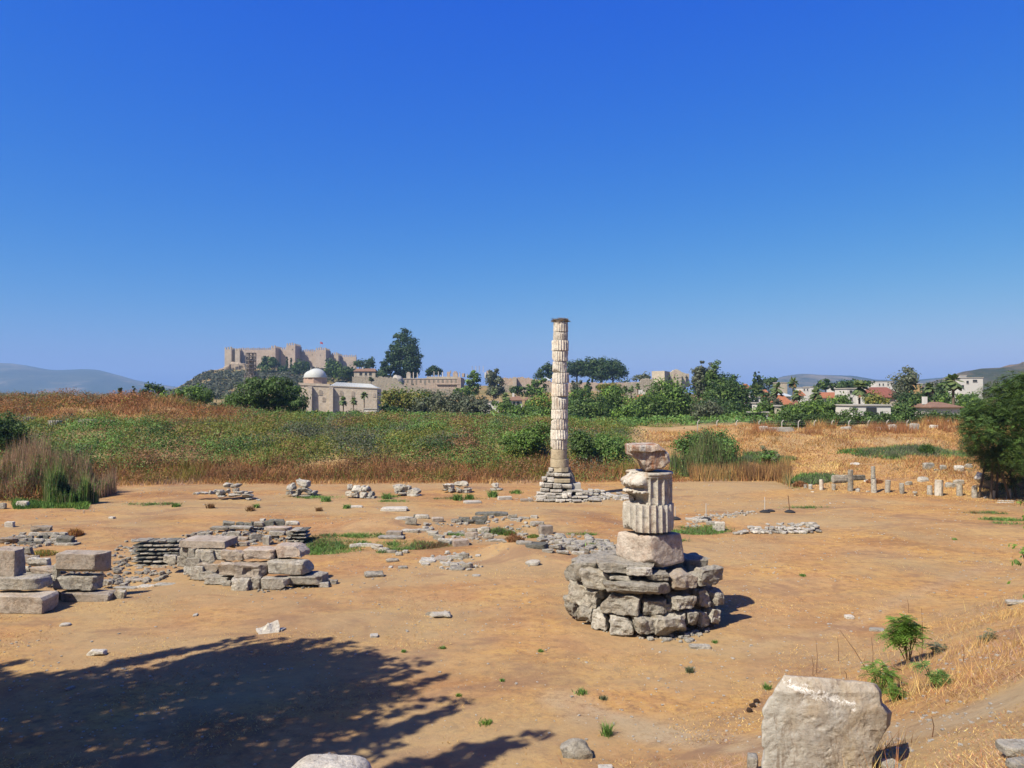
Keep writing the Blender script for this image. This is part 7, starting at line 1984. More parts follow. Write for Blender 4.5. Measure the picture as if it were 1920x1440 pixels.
# ================================================================== small plants
def plant(label, px, yb_, w, h, pal='bright', n=900, seed=1, stems=5, name='sapling', cat='sapling', flat=False, leaf=.05, lift=.25):
    rg = np.random.default_rng(seed)
    g = G(px, yb_); Wm = w / F * g.y; Hm = h / F * g.y * 1.03
    e = empty(name, g, label, cat)
    B = [(g.x + rg.uniform(-.22, .22) * Wm, g.y + rg.uniform(-.2, .2) * Wm, g.z + Hm * (lift + (1 - lift) * rg.uniform(.2, .8)), Wm * rg.uniform(.2, .34), Wm * .3, Hm * (1 - lift) * .26) for _ in range(7)]
    c, nrm, val, cc = crown_points(B, n, rg, .6, 26, .3)
    n = n // 8; c, nrm, val = c[:n], nrm[:n], val[:n]
    V, Q, per = feather_leaves(c, unit(nrm + [0, 0, .3]), leaf * 3.2 * (.7 + .6 * rg.random(n)), rg, 5)
    cl = np.tile(tint(pal, np.clip(val * .6 + .4 * rg.random(n), 0, 1), rg), (per, 1))
    obj('leaves', np_mesh('leaves', V - np.array(g), Q, M['leaf'], np.repeat(cl, 4, 0)), e, g)
    mb = MB()
    for i in range(stems):
        t = cc[rg.integers(len(cc))]; m_ = (np.array(g) * .6 + t * .4); m_[2] += .05 * Hm
        mb.tube([np.array(g) - [0, 0, .05], m_, t], [.018, .013, .005], 5, False)
    mb.obj('stem', M['bark'], e, tuple(g))
    return e
plant('bright green feathery sapling standing alone on the dry right slope', 1703, 1246, 66, 96, 'bright', 3400, 3, 8, leaf=.075, lift=.22)
plant('low yellow green sapling directly behind the great drum fragment', 1650, 1302, 78, 52, 'bright', 1600, 4, 6, leaf=.05, lift=.1)
plant('small bright green sprig at the right shoulder of the drum fragment', 1680, 1314, 38, 30, 'bright', 700, 5, 4, leaf=.045, lift=.05)
plant('straggly half bare green shrub right of the low sapling', 1750, 1290, 62, 48, 'weed', 700, 6, 9, leaf=.05, lift=.35, name='shrub', cat='shrub')
plant('flat grey green weed on the slope right of the sapling', 1858, 1200, 38, 14, 'olive', 500, 7, 2, leaf=.05, lift=0, name='weed', cat='weed')
plant('low grey green weed by the foot of the sapling', 1762, 1222, 42, 16, 'olive', 500, 8, 2, leaf=.05, lift=0, name='weed', cat='weed')
for i, (px, py, w_, h_, pl, lb) in enumerate([(911, 1357, 30, 9, 'bright', 'small bright green tuft on bare earth below the tree shade tip'), (1090, 1300, 20, 10, 'weed', 'green weed tuft left of the pale track start'), (1131, 1311, 14, 9, 'olive', 'grey weed tuft right beside the pale track start'), (1294, 1260, 16, 12, 'olive', 'grey green tuft midway between pier and drum fragment'), (1438, 1292, 12, 12, 'weed', 'dark green tuft left of the drum fragment top'),
                                          (1138, 1378, 22, 26, 'weed', 'green tuft with dry spikes above the grey boulder'), (1013, 1222, 9, 6, 'weed', 'tiny green tuft left below the pier'), (830, 1216, 9, 6, 'weed', 'tiny dark tuft right of the shade fingers'), (757, 1223, 8, 6, 'weed', 'tiny tuft just above the shade fingers'), (942, 1277, 8, 6, 'weed', 'tiny green tuft between shade and pier'), (860, 1305, 10, 6, 'bright', 'tiny bright tuft at the tip of the tree shade'), (1340, 1205, 10, 6, 'weed', 'tiny dark green tuft before the pier shadow'), (1505, 1080, 10, 5, 'weed', 'tiny tuft on the open ground right of the pier'),
                                          (330, 950, 14, 8, 'weed', 'little green tuft on the far field at left'), (395, 953, 12, 10, 'brown', 'little brown tuft below the first far heap'), (470, 958, 14, 10, 'brown', 'brown tuft right below the first far heap'), (480, 952, 10, 8, 'weed', 'dark tuft by the right end of the first far heap'), (598, 958, 10, 8, 'brown', 'brown tuft below the second far heap'), (612, 940, 22, 10, 'weed', 'green tuft at the right foot of the second far heap'), (650, 953, 14, 8, 'weed', 'green tuft below the third far heap'), (725, 935, 16, 12, 'weed', 'green tuft at the left foot of the fourth far heap'), (858, 938, 14, 14, 'weed', 'green tuft below the fifth far heap'), (880, 936, 14, 12, 'weed', 'second green tuft below the fifth far heap'), (925, 932, 16, 14, 'weed', 'green tuft below the smallest far heap'), (968, 925, 20, 8, 'weed', 'green tuft left of the tall column foot'),
                                          (1790, 1012, 8, 4, 'weed', 'tiny tuft far right on the field')]):
    g = G(px, py); Wm = w_ / F * g.y; Hm = h_ / F * g.y; rg = np.random.default_rng(300 + i)
    nb_ = 120; pos = np.column_stack([g.x + rg.normal(size=nb_) * Wm * .22, g.y + rg.normal(size=nb_) * Wm * .25, np.full(nb_, g.z - .02)])
    V, f_, cc_ = blades(pos, Hm * (.5 + .6 * rg.random(nb_)), np.full(nb_, max(.02, .0011 * g.y)), .8, tint(pl, rg.random(nb_), rg), rg, True)
    o = obj('weed_tuft', np_mesh('weed_tuft', V - np.array(g), f_, M['leaf'], cc_), None, g); tag(o, lb, 'weed tuft')
# shrub of dry orange grass near the rubble, brown scrub in mid field
for i, (px, py, w_, h_, pls, lb) in enumerate([(140, 1004, 30, 16, ('rust', 'gold'), 'orange dry tuft behind the layered rubble at left'), (80, 1040, 50, 12, ('gold', 'weed'), 'orange and green tuft behind the upright block at left'), (935, 1000, 30, 14, ('olive', 'weed'), 'greyish green scrub bush in the middle of the ruins'), (955, 1002, 26, 10, ('weed', 'brown'), 'green scrub right of the greyish scrub bush'), (965, 1014, 36, 14, ('brown', 'rust'), 'dark reddish brown scrub among the middle ruins'), (1000, 1008, 24, 8, ('yellow', 'weed'), 'yellow green scrub left of the squared grey block'), (1010, 985, 18, 6, ('rust', 'brown'), 'low rusty scrub above the squared grey block'),
                                              (1640, 905, 30, 10, ('rust', 'brown'), 'reddish scrub in front of the lying fluted drum'), (1500, 912, 26, 12, ('brown', 'rust'), 'brown scrub at the left end of the right row'), (1737, 851, 26, 22, ('dark', 'weed'), 'dark spiky bush in the hollow of the right bank'), (1810, 835, 26, 14, ('brown', 'olive'), 'brownish bush beside the dark spiky one')]):
    g = G(px, py); Wm = w_ / F * g.y; Hm = h_ / F * g.y; rg = np.random.default_rng(350 + i); nb_ = 700
    r_ = np.sqrt(rg.random(nb_)); a = rg.random(nb_) * 6.28
    pos = np.column_stack([g.x + np.cos(a) * r_ * Wm * .5, g.y + np.sin(a) * r_ * Wm * .4, np.full(nb_, g.z - .02)])
    cl = tint(pls[0], rg.random(nb_), rg); m = rg.random(nb_) < .4; cl[m] = tint(pls[1], rg.random(m.sum()), rg)
    V, f_, cc_ = blades(pos, Hm * (1.1 - .6 * r_) * (.6 + .5 * rg.random(nb_)), np.full(nb_, .0012 * g.y), .5, cl, rg, True)
    o = obj('scrub', np_mesh('scrub', V - np.array(g), f_, M['leaf'], cc_), None, g); tag(o, lb, 'scrub')

# ================================================================== bushes and trees
# reed clump at the left
def reed_clump(label, px0, px1, yb_, yt, n, seed, pals, leafpal, Ydepth, w=.035, name='reed_clump', cat='reeds', nl=9000, core=True):
    rg = np.random.default_rng(seed)
    g = G((px0 + px1) / 2, yb_); Wm = (px1 - px0) / F * g.y; Hm = P(0, yt, g.y + Ydepth * .5).z - g.z
    e = empty(name, g, label, cat)
    r_ = np.sqrt(rg.random(n)); a = rg.random(n) * 6.28
    x = g.x + np.cos(a) * r_ * Wm * .5; y = g.y + Ydepth * .5 + np.sin(a) * r_ * Ydepth * .5
    z = H(x, y)
    env = (1 - .5 * r_ ** 2) * np.clip(.72 + .9 * n2(x, y, 1.5, seed, 3), .15, 1.3)
    h = Hm * env * (.65 + .7 * rg.random(n))
    cl = tint(pals[0], rg.random(n), rg)
    for i, pl in enumerate(pals[1:]):
        m = rg.random(n) < .35; cl[m] = tint(pl, rg.random(m.sum()), rg)
    V, f_, cc_ = blades(np.column_stack([x, y, z]), h, np.full(n, w), .16, cl, rg, True)
    obj('stems', np_mesh('stems', V - np.array(g), f_, M['leaf'], cc_), e, g)
    if nl:
        r_ = np.sqrt(rg.random(nl)); a = rg.random(nl) * 6.28
        x = g.x + np.cos(a) * r_ * Wm * .46; y = g.y + Ydepth * .5 + np.sin(a) * r_ * Ydepth * .46
        hh = Hm * (.82 - .4 * r_ ** 2) * np.clip(.72 + .9 * n2(x, y, 1.5, seed, 3), .15, 1.2) * rg.random(nl) ** .6
        c = np.column_stack([x, y, H(x, y) + hh])
        V, Q = leaf_quads(c, unit(rg.normal(size=(nl, 3)) + [-.3, -.6, .4]), .10 * (.6 + .8 * rg.random(nl)), .35, rg)
        obj('leaves', np_mesh('leaves', V - np.array(g), Q, M['leaf'], np.repeat(tint(leafpal, rg.random(nl), rg), 4, 0)), e, g)
    return e
reed_clump('tall clump of grey brown reeds with a dark green heart at the left edge', -70, 150, 940, 846, 9000, 41, ('pinkbrown', 'reed', 'pinkbrown'), 'weed', 9.0, .04, nl=13000)
reed_clump('dark dense green growth in the middle of the left reed clump', 62, 158, 950, 868, 1500, 42, ('weed', 'reed'), 'dark', 3.5, .05, nl=11000, name='bush', cat='bush')
band('low_weeds', 'fresh green weeds fringing the foot of the left reed clump', 'weeds', 7000, -40, -28, 56, 62, lambda x, y: (pxf(x, y) > 26) * (pxf(x, y) < 168) * sstep(60.8, 59.6, y + .9 * n2(x, y, .9, 98, 3)) * sstep(57.0, 58.3, y + .9 * n2(x, y, 1.1, 99, 3)), [('bright', .5), ('weed', .5)], .1, .45, .06, .7, 231)
reed_clump('rounded bush skirted by tall grey green reeds right of the front stack', 1262, 1420, 898, 836, 4200, 43, ('reed', 'weed', 'olive'), 'weed', 4.0, .045, nl=5000)
band('dry_weeds', 'brown dry reeds trailing right from the rounded bush', 'dry weeds', 9000, 18, 40, 70, 84, lambda x, y: (pxf(x, y) > 1285) * (pxf(x, y) < 1480) * sstep(-2, 0, y - Yb(pxf(x, y))) * (y < 80), [('reed', .35), ('gold', .35), ('brown', .3)], .5, 1.9, .05, .3, 233)

T = pxtree
T('leafy dark green domed top of the bush behind the grey green reeds', 1340, 799, 890, 152, 82, 'bush', 'weed', 2.0, name='bush', cat='bush', pal2='dark', mix2=.35, leaf=2.2, trunk_r=.1)
T('round dark bush at the left picture edge below the orange crest', 8, 766, 842, 100, 76, 'bush', 'dark', 1.6, name='bush', cat='bush', pal2='green', mix2=.4, trunk_r=.1)
T('bright green bush left of the tall column at its foot', 982, 782, 862, 104, 83, 'bush', 'bright', 1.7, name='bush', cat='bush', pal2='green', mix2=.6, trunk_r=.1)
T('dark green bush just behind the tall column on the right', 1088, 800, 880, 60, 82, 'bush', 'green', 1.7, name='bush', cat='bush', pal2='dark', mix2=.5, trunk_r=.1)
T('spreading green bush between the tall column and the front stack', 1145, 803, 878, 110, 84, 'bush', 'weed', 1.6, name='bush', cat='bush', pal2='green', mix2=.4, trunk_r=.1)
T('small round green bush right of the reed skirted bush', 1438, 832, 880, 40, 82, 'bush', 'weed', 1.3, name='bush', cat='bush', pal2='olive', mix2=.4, trunk_r=.05)
# the broad dense tree on the left
def broad_tree():
    Y = 132; rg = np.random.default_rng(51); B = []
    for px, py, r in [(448, 755, 30), (470, 738, 32), (495, 730, 30), (520, 732, 30), (545, 745, 30), (560, 760, 24), (430, 768, 20), (500, 760, 38), (465, 762, 34), (538, 766, 26), (478, 722, 18), (510, 720, 16), (535, 722, 14)]:
        p = P(px, py, Y + rg.uniform(-3, 3)); rr = r / F * Y; B.append((p.x, p.y, p.z, rr, rr, rr * .85))
    base = (P(495, 780, Y).x, Y, float(H(P(495, 780, Y).x, Y)[0]))
    make_tree('broad dense dark green tree in front of the hill at left', B, 'green', 15000, .22, base, 52, .45, clump=.42, nclump=230, pal2='dark', mix2=.45, shell=.6)
broad_tree()
for a in [
    ('green bush mass below the broad dense tree right side', 560, 764, 786, 60, 140, 'bush', 'olive', 1.5), ('low olive scrub tree in front of the mosque left corner', 600, 768, 784, 46, 150, 'bush', 'yellow', 1.4),
    ('yellow green scrub before the mosque middle', 640, 770, 786, 56, 150, 'bush', 'olive', 1.4), ('low green scrub under the bushy palm', 660, 768, 784, 44, 160, 'bush', 'weed', 1.4),
    ('dense grey green tree behind the dark bush and yellowing tree', 800, 745, 788, 60, 190, 'round', 'olive', 1.6), ('yellow green tree between the yellowing one and the palms', 785, 732, 772, 46, 205, 'round', 'yellow', 1.4),
    ('mid green tree filling left of the tall column', 1020, 765, 806, 60, 150, 'round', 'green', 1.8), ('dense green bush between bluish tree and column', 955, 770, 800, 60, 150, 'bush', 'weed', 1.6), ('leafy tree crown just below the terrace columns', 868, 722, 750, 50, 300, 'round', 'green', 1.6),
    ('dark green tree standing low behind the column right side', 1072, 770, 812, 56, 150, 'round', 'dark', 1.8), ('mid green tree low between the big ones', 1180, 762, 812, 66, 155, 'round', 'green', 1.8), ('shadowy green tree under the gate tower', 1235, 735, 800, 70, 200, 'round', 'dark', 1.8),
    ('low green bush at the crest between broad tree and olive', 1290, 775, 812, 50, 145, 'bush', 'green', 1.6), ('dark bush at the right foot of the dark rounded tree', 1400, 770, 806, 44, 150, 'bush', 'dark', 1.6), ('grey green scrub line before the hedge', 1440, 789, 806, 60, 125, 'bush', 'grey', 1.6),
    ('leafy green tree between the town palms', 1475, 762, 800, 50, 140, 'round', 'green', 1.6), ('dense green tree right of the orange hip roof', 1515, 750, 798, 60, 150, 'round', 'green', 1.6), ('mid green tree crown before the long orange roof', 1562, 752, 796, 60, 150, 'round', 'green', 1.6), ('small dark tree between the town roofs', 1446, 738, 768, 40, 220, 'round', 'dark', 1.4), ('dark tree right of the long low white house', 1690, 758, 796, 60, 150, 'round', 'dark', 1.6),
    ('dark tree behind the town right of the cypress pair', 1440, 706, 732, 34, 380, 'round', 'dark', 1.4), ('dark trees on the town skyline centre', 1590, 712, 736, 50, 340, 'round', 'dark', 1.6), ('olive tree on the town skyline right', 1750, 722, 756, 46, 260, 'round', 'olive', 1.4), ('dense green tree right of the brown roofed cottage', 1822, 740, 790, 60, 170, 'round', 'green', 1.6), ('green tree behind the big full palm', 1770, 736, 770, 46, 200, 'round', 'green', 1.4),
    ('thin spindly conifer alone before the blue mountains', 226, 720, 752, 13, 170, 'cypress', 'pine', 1.2), ('small ragged conifer pair right of the spindly one', 251, 724, 752, 24, 175, 'pine', 'dark', 1.3),
    ('rounded dark tree left of the bushy green trees', 286, 720, 758, 46, 165, 'round', 'dark', 1.4), ('bushy green tree between the rounded dark tree and the broad dense tree', 330, 726, 762, 50, 160, 'round', 'green', 1.3), ('bushy green tree beside the left side of the broad dense tree', 372, 722, 762, 60, 160, 'round', 'green', 1.4),
    ('low grey green shrub at the left foot of the broad dense tree', 408, 752, 784, 36, 138, 'bush', 'olive', 1.2),
    ('yellowing broad tree right of the mosque', 752, 728, 778, 84, 200, 'round', 'yellow', 1.4), ('dark green bush under the yellowing tree', 734, 755, 786, 60, 170, 'bush', 'dark', 1.5), ('grey green low bush right of the dark one', 772, 762, 786, 44, 170, 'bush', 'grey', 1.3),
    ('olive green tree below the arcaded ruin', 812, 734, 782, 52, 210, 'round', 'olive', 1.3), ('large grey green olive in front of the arcaded ruin', 848, 733, 790, 70, 180, 'round', 'grey', 1.6), ('darker grey olive adjoining the large olive on its right', 890, 746, 792, 66, 178, 'round', 'grey', 1.6), ('dusky shrub right of the two olives', 908, 770, 794, 40, 165, 'bush', 'grey', 1.3),
    ('fresh green tree left of the white arched house', 940, 756, 792, 56, 190, 'round', 'green', 1.4), ('bluish green tree below the white arched house', 985, 762, 796, 70, 180, 'round', 'green', 1.5), ('leafy yellow green tree left of the tall column', 1012, 735, 800, 56, 200, 'round', 'bright', 1.4), ('slender green tree rising over the white house', 1010, 708, 745, 36, 330, 'round', 'green', 1.2),
    ('dark round tree below the ruined wall', 972, 724, 746, 34, 330, 'round', 'dark', 1.4), ('green bush below the ruined wall at its right part', 994, 722, 748, 26, 330, 'round', 'green', 1.2),
    ('dark conical tree before the basilica corner', 888, 697, 742, 34, 390, 'poplar', 'green', 1.5), ('tall grey brown tree right of the dark conical tree', 926, 690, 744, 44, 385, 'poplar', 'grey', 1.7),
    ('huge dark green tree immediately right of the tall column', 1100, 744, 808, 104, 175, 'round', 'dark', 1.6), ('lighter green tree above the huge dark one', 1085, 730, 770, 50, 230, 'round', 'green', 1.3), ('dark green tree in the middle between column and gate tower', 1150, 728, 804, 104, 190, 'round', 'green', 1.6), ('yellow green tree crown under the ruined wall, right of the column', 1140, 722, 748, 50, 260, 'round', 'yellow', 1.2),
    ('brownish dark tree behind the right side of the column', 1080, 712, 745, 30, 330, 'round', 'grey', 1.2), ('small dark conifer right of the column under the wall', 1103, 708, 735, 18, 340, 'cypress', 'pine', 1.2),
    ('wide green tree before the gate tower', 1212, 742, 808, 96, 180, 'round', 'green', 1.5), ('broad mid green tree right below the gate tower', 1262, 714, 804, 108, 185, 'round', 'green', 1.6), ('low green bush on the bank crest below the broad tree', 1236, 780, 812, 60, 150, 'bush', 'weed', 1.4), ('greyish olive on the crest left of the tall dark trees', 1322, 752, 800, 58, 140, 'round', 'olive', 1.6),
    ('tall feathery grey tree right of the arched gate', 1312, 676, 745, 38, 225, 'poplar', 'grey', 1.4), ('tallest dark poplar shaped tree at centre right', 1338, 678, 790, 40, 220, 'poplar', 'green', 1.6), ('big dark tree shoulder between the tallest poplar and the rounded tree', 1360, 700, 800, 56, 218, 'round', 'dark', 1.8), ('second feathery grey crown leaning to the tallest poplar', 1325, 684, 760, 44, 228, 'round', 'grey', 1.4), ('dark rounded tree right of the tallest poplar', 1376, 712, 804, 84, 190, 'round', 'dark', 1.8),
    ('dark green low tree filling under the poplar', 1350, 745, 806, 90, 175, 'round', 'dark', 1.5), ('pair of slim dark cypresses grown together in the town', 1415, 694, 732, 14, 330, 'cypress', 'cypress', 1.6), ('second dark cypress top leaning to its neighbour', 1423, 692, 730, 14, 331, 'cypress', 'cypress', 1.6),
    ('flat topped dark tree above the town roofs', 1547, 708, 736, 34, 300, 'umbrella', 'dark', 1.5), ('low dark trees left of the white corner house', 1582, 713, 735, 34, 300, 'round', 'dark', 1.3), ('round dark green tree behind the white corner house', 1618, 710, 730, 40, 320, 'round', 'dark', 1.3),
    ('large light grey green tree rising over the red roofs', 1699, 688, 752, 52, 190, 'round', 'olive', 1.3), ('dense dark evergreen under the light tree', 1712, 735, 778, 62, 170, 'round', 'dark', 1.8), ('dark trees left of the right palm', 1768, 715, 750, 30, 220, 'round', 'dark', 1.3), ('dark low tree right of the right palm', 1812, 735, 770, 44, 190, 'round', 'green', 1.3),
    ('yellow green tree beside the red roofed house', 1640, 740, 764, 56, 185, 'round', 'yellow', 1.2), ('green tree at the left side of the white corner house', 1576, 738, 775, 50, 165, 'round', 'green', 1.4), ('green tree in front of the long orange roof', 1540, 752, 782, 54, 160, 'round', 'green', 1.4), ('green tree in the middle of the hedge line', 1500, 757, 790, 50, 150, 'round', 'green', 1.4), ('bushy green tree left of the cream gate pillar', 1435, 752, 786, 44, 160, 'round', 'green', 1.2), ('brownish green tree above the white canopy', 1452, 744, 772, 34, 185, 'round', 'grey', 1.0), ('small green tree by the dark porch', 1420, 764, 790, 34, 150, 'round', 'green', 1.2),
    ]:
    lab, px, yt, yb_, w_, Y, sh, pl, de = a
    T(lab, px, yt, yb_, w_, Y, sh, pl, de, pal2={'green': 'bright', 'dark': 'green', 'grey': 'olive', 'olive': 'grey', 'yellow': 'green', 'bright': 'yellow', 'pine': 'dark', 'weed': 'green', 'cypress': 'dark'}[pl], mix2=.3)
for a in [('tall ragged cedar, tallest tree of the hilltop group', 762, 618, 706, 60, 520, 'poplar', 'pine', 2.0), ('broad dark cedar forming the left half of the hilltop group', 733, 650, 708, 74, 522, 'pine', 'pine', 2.2), ('slim upright cedar top in the middle of the hilltop group', 741, 628, 684, 26, 524, 'poplar', 'pine', 1.8), ('dark cedar at the right flank of the hilltop group', 774, 643, 704, 36, 518, 'poplar', 'pine', 1.8),
          ('round topped dark pine behind the row of slim columns', 814, 685, 709, 32, 520, 'umbrella', 'pine', 2.2), ('umbrella pine peeping left of the tall column', 1026, 681, 716, 46, 500, 'umbrella', 'pine', 2.0), ('umbrella pine just right of the tall column', 1082, 673, 712, 66, 500, 'umbrella', 'pine', 2.0), ('central umbrella pine of the hilltop row', 1110, 670, 712, 78, 502, 'umbrella', 'pine', 2.2), ('largest umbrella pine, right end of the hilltop row', 1146, 671, 724, 66, 498, 'umbrella', 'pine', 2.4), ('umbrella pine filling behind the central one', 1130, 671, 712, 70, 506, 'umbrella', 'pine', 2.0),
          ('low grey green tree on the wall left of the gate tower', 1205, 700, 716, 44, 440, 'round', 'olive', 1.5), ('wide dark tree below the castle wall, left of the cypresses', 504, 668, 700, 44, 720, 'round', 'dark', 2.2), ('round dark tree left of the mosque dome below the castle', 562, 671, 702, 38, 700, 'round', 'dark', 2.2), ('dark tree below the red tower of the castle', 624, 672, 712, 42, 640, 'round', 'dark', 2.2), ('wide green tree behind the mosque roof', 648, 680, 714, 52, 560, 'round', 'dark', 2.0), ('dark tree at the right end of the castle hill', 692, 668, 694, 24, 620, 'round', 'dark', 2.0), ('dark tree between the castle end and the hill house', 672, 672, 692, 26, 640, 'round', 'dark', 2.0), ('dark shrub group at the foot of the castle middle', 530, 684, 706, 26, 715, 'round', 'dark', 1.8),
          ('slim cypress before the great castle tower, left of two', 538, 664, 692, 5, 760, 'cypress', 'cypress', 3.0), ('slim cypress before the great castle tower, right of two', 546, 668, 692, 5, 760, 'cypress', 'cypress', 3.0), ('small shrub growing on the pale terrace wall', 697, 706, 716, 12, 430, 'round', 'olive', 1.6)]:
    lab, px, yt, yb_, w_, Y, sh, pl, de = a
    T(lab, px, yt, yb_, w_, Y, sh, pl, de, leaf=1.9, pal2={'pine': 'dark', 'dark': 'green', 'cypress': 'dark', 'olive': 'grey'}[pl], mix2=.25, clump=.6 if sh == 'umbrella' else .5, ground=None)

# scrub covering the castle hill and the slopes beyond the banks
def scrub_hill():
    rg = np.random.default_rng(61)
    def keep(x, y):
        px = pxf(x, y); return (px > 240) * (px < 800) * (y > 460) * (y < 800) * sstep(-.35, .0, n2(x, y, 30, 62, 3)) * (1 - .9 * sstep(395, 440, px) * (px < 520) * sstep(640, 560, y) * (y < 640))
    y = 460 + 350 * rg.random(60000); x = -360 + 320 * rg.random(60000)
    k = keep(x, y) > rg.random(60000) * .9; x, y = x[k][:5200], y[k][:5200]
    z = H(x, y); n = len(x); m_ = 9
    r = 1.0 + 1.6 * rg.random(n)
    c = np.repeat(np.column_stack([x, y, z + r * .4]), m_, 0); d = unit(rg.normal(size=(n * m_, 3))); d[:, 2] = np.abs(d[:, 2])
    rr = np.repeat(r, m_)
    c = c + d * rr[:, None]
    V, Q = leaf_quads(c, unit(d + rg.normal(size=d.shape) * .35), .65 * rr * .8, .7, rg)
    stuff('scrub_cover', V, Q, np.repeat(tint('grey', np.repeat(rg.random(n), m_), rg) * .72, 4, 0), M['leaf'], 'dark grey green scrub covering the slope of the castle hill', 'scrub')
scrub_hill()
def mid_scrub():
    rg = np.random.default_rng(63)
    N_ = 200000; y = 1 / (1 / 330 + (1 / 118 - 1 / 330) * rg.random(N_)); px = -250 + 2500 * rg.random(N_); x = (px - 960) / F * y
    k = (n2(x, y, 14, 64, 3) > -.15) & ((px > 260) | (y > 150)); x, y = x[k][:9000], y[k][:9000]
    z = H(x, y); n = len(x); m_ = 7; r = .4 + .7 * rg.random(n)
    c = np.repeat(np.column_stack([x, y, z + r * .3]), m_, 0); d = unit(rg.normal(size=(n * m_, 3))); d[:, 2] = np.abs(d[:, 2]); rr = np.repeat(r, m_)
    V, Q = leaf_quads(c + d * rr[:, None], unit(d + rg.normal(size=d.shape) * .4), .3 * rr, .6, rg)
    stuff('scrub_cover', V, Q, np.repeat(tint('weed', np.repeat(rg.random(n), m_), rg), 4, 0), M['leaf'], 'low green scrub on the plain between the banks and the town', 'scrub')
mid_scrub()
# hedge behind the fence: clipped row of bushes, one thing
def hedge():
    rg = np.random.default_rng(65); Y = 108
    B = []
    for px in range(1418, 1850, 13):
        yt = 771 + rg.uniform(-6, 5) - (6 if px > 1550 else 0) + (14 if px < 1470 else 0)
        a = P(px, yt, Y); b = P(px, 812, Y); h = (a.z - b.z); B.append((a.x, Y + rg.uniform(-.6, .6), b.z + h * .45, 1.0, 1.2, h * .52))
    base = (P(1630, 800, Y).x, Y, float(H(P(1630, 800, Y).x, Y)[0]))
    make_tree('long dark hedge running behind the wire fence of the right bank', B, 'green', 24000, .15, base, 66, 0, cat='hedge', name='hedge', clump=.5, nclump=330, pal2='dark', mix2=.5, part='leaves')
hedge()

# ---- palms
def palm(label, px, yt, yb_, w, Y, seed, kind='fan', trunk=True, tr=None):
    rg = np.random.default_rng(seed); x = P(px, 700, Y).x
    zt = P(px, yt, Y).z; zb = P(px, yb_, Y).z; gz = float(H(x, Y)[0]); R_ = w / 2 / F * Y
    zb = min(zb, gz) if trunk else gz
    zc = zt - R_ * .75
    e = empty('palm_tree', (x, Y, gz), label, 'palm tree')
    V = []; Q = []; T_ = []; C = []; cnt = 0
    nf = 34
    for i in range(nf):
        a = rg.random() * 6.28; el = rg.uniform(-.9, 1.35); L_ = R_ * rg.uniform(.85, 1.1)
        pts = []
        for s in np.linspace(0, 1, 5):
            drop = -.55 * s * s * math.cos(el)
            pts.append([math.cos(a) * math.cos(el) * s * L_, math.sin(a) * math.cos(el) * s * L_, (math.sin(el) * s + drop) * L_])
        pts = np.array(pts); side = np.array([-math.sin(a), math.cos(a), 0])
        wd = (np.array([.06, .12, .32, .3, .04]) if kind == 'fan' else np.array([.05, .17, .2, .15, .02])) * R_
        # leaflets as pairs of narrow quads drooping from the rib
        for k in range(4):
            for s_ in (-1, 1):
                p0, p1 = pts[k], pts[k + 1]
                q = np.array([p0, p1, p1 + side * s_ * wd[k + 1] - [0, 0, .35 * wd[k + 1]], p0 + side * s_ * wd[k] - [0, 0, .35 * wd[k]]])
                V.append(q); Q.append([cnt, cnt + 1, cnt + 2, cnt + 3]); cnt += 4
                t = np.clip(.5 + .5 * math.sin(el) + .2 * rg.normal(), 0, 1)
                dead = el < -.55
                C.append(np.repeat(tint('brown' if dead and rg.random() < .5 else 'palm', np.array([t]), rg), 4, 0))
    V = np.concatenate(V) + [0, 0, zc - gz]
    o = obj('fronds', np_mesh('fronds', V, np.array(Q), M['leaf'], np.concatenate(C)), e, e.location)
    tr = tr or R_ * .11
    mb = MB(); hgt = zc - gz
    mb.tube([(0, 0, zb - gz - .3), (0, 0, hgt * .3), (0, 0, hgt * .7), (0, 0, hgt + .1)], [tr * 1.5, tr * 1.05, tr, tr * 1.4], 8)
    mb.obj('trunk', M['palm_bark'], e, (0, 0, 0)).location = (0, 0, 0)
    return e
for i, (lab, px, yt, yb_, w_, Y) in enumerate([
    ('tall palm before the mosque wall, right of three', 683, 733, 782, 17, 240), ('palm before the mosque wall, middle of three', 663, 744, 780, 17, 240), ('bushy palm before the mosque wall, left of three', 644, 743, 780, 20, 235),
    ('palm among the grey olives below the arcaded ruin', 800, 735, 775, 22, 220), ('palm below the arcaded ruin, right neighbour of the first', 820, 738, 776, 20, 222), ('green palm left of the white arched house', 948, 735, 765, 24, 240), ('small palm in front of the tall grey brown tree', 926, 727, 745, 16, 320),
    ('thin palm below the ruined wall right of the column', 1172, 722, 745, 16, 300), ('thin palm left of the gate tower', 1196, 718, 748, 14, 300), ('thin palm close before the gate tower', 1230, 716, 748, 16, 300), ('palm below the pale wall between column and gate', 1183, 722, 752, 16, 290),
    ('shaggy palm at the left end of the town roofs', 1421, 720, 760, 30, 200), ('light green double palm in the town', 1456, 716, 752, 30, 210), ('tall palm against the hazy hill', 1487, 706, 752, 24, 215), ('palm right of the orange hip roof', 1494, 728, 765, 26, 195), ('palm in the middle of the town, left of the long roof', 1530, 726, 770, 28, 190), ('pale palm right next to the middle town palm', 1535, 740, 775, 22, 180),
    ('stout palm in front of the white corner house', 1611, 712, 778, 36, 155), ('light palm left of the right big palm', 1743, 716, 765, 28, 170), ('big full palm before the white houses at right', 1787, 698, 778, 42, 150)]):
    palm(lab, px, yt, yb_, w_, Y, 800 + i)

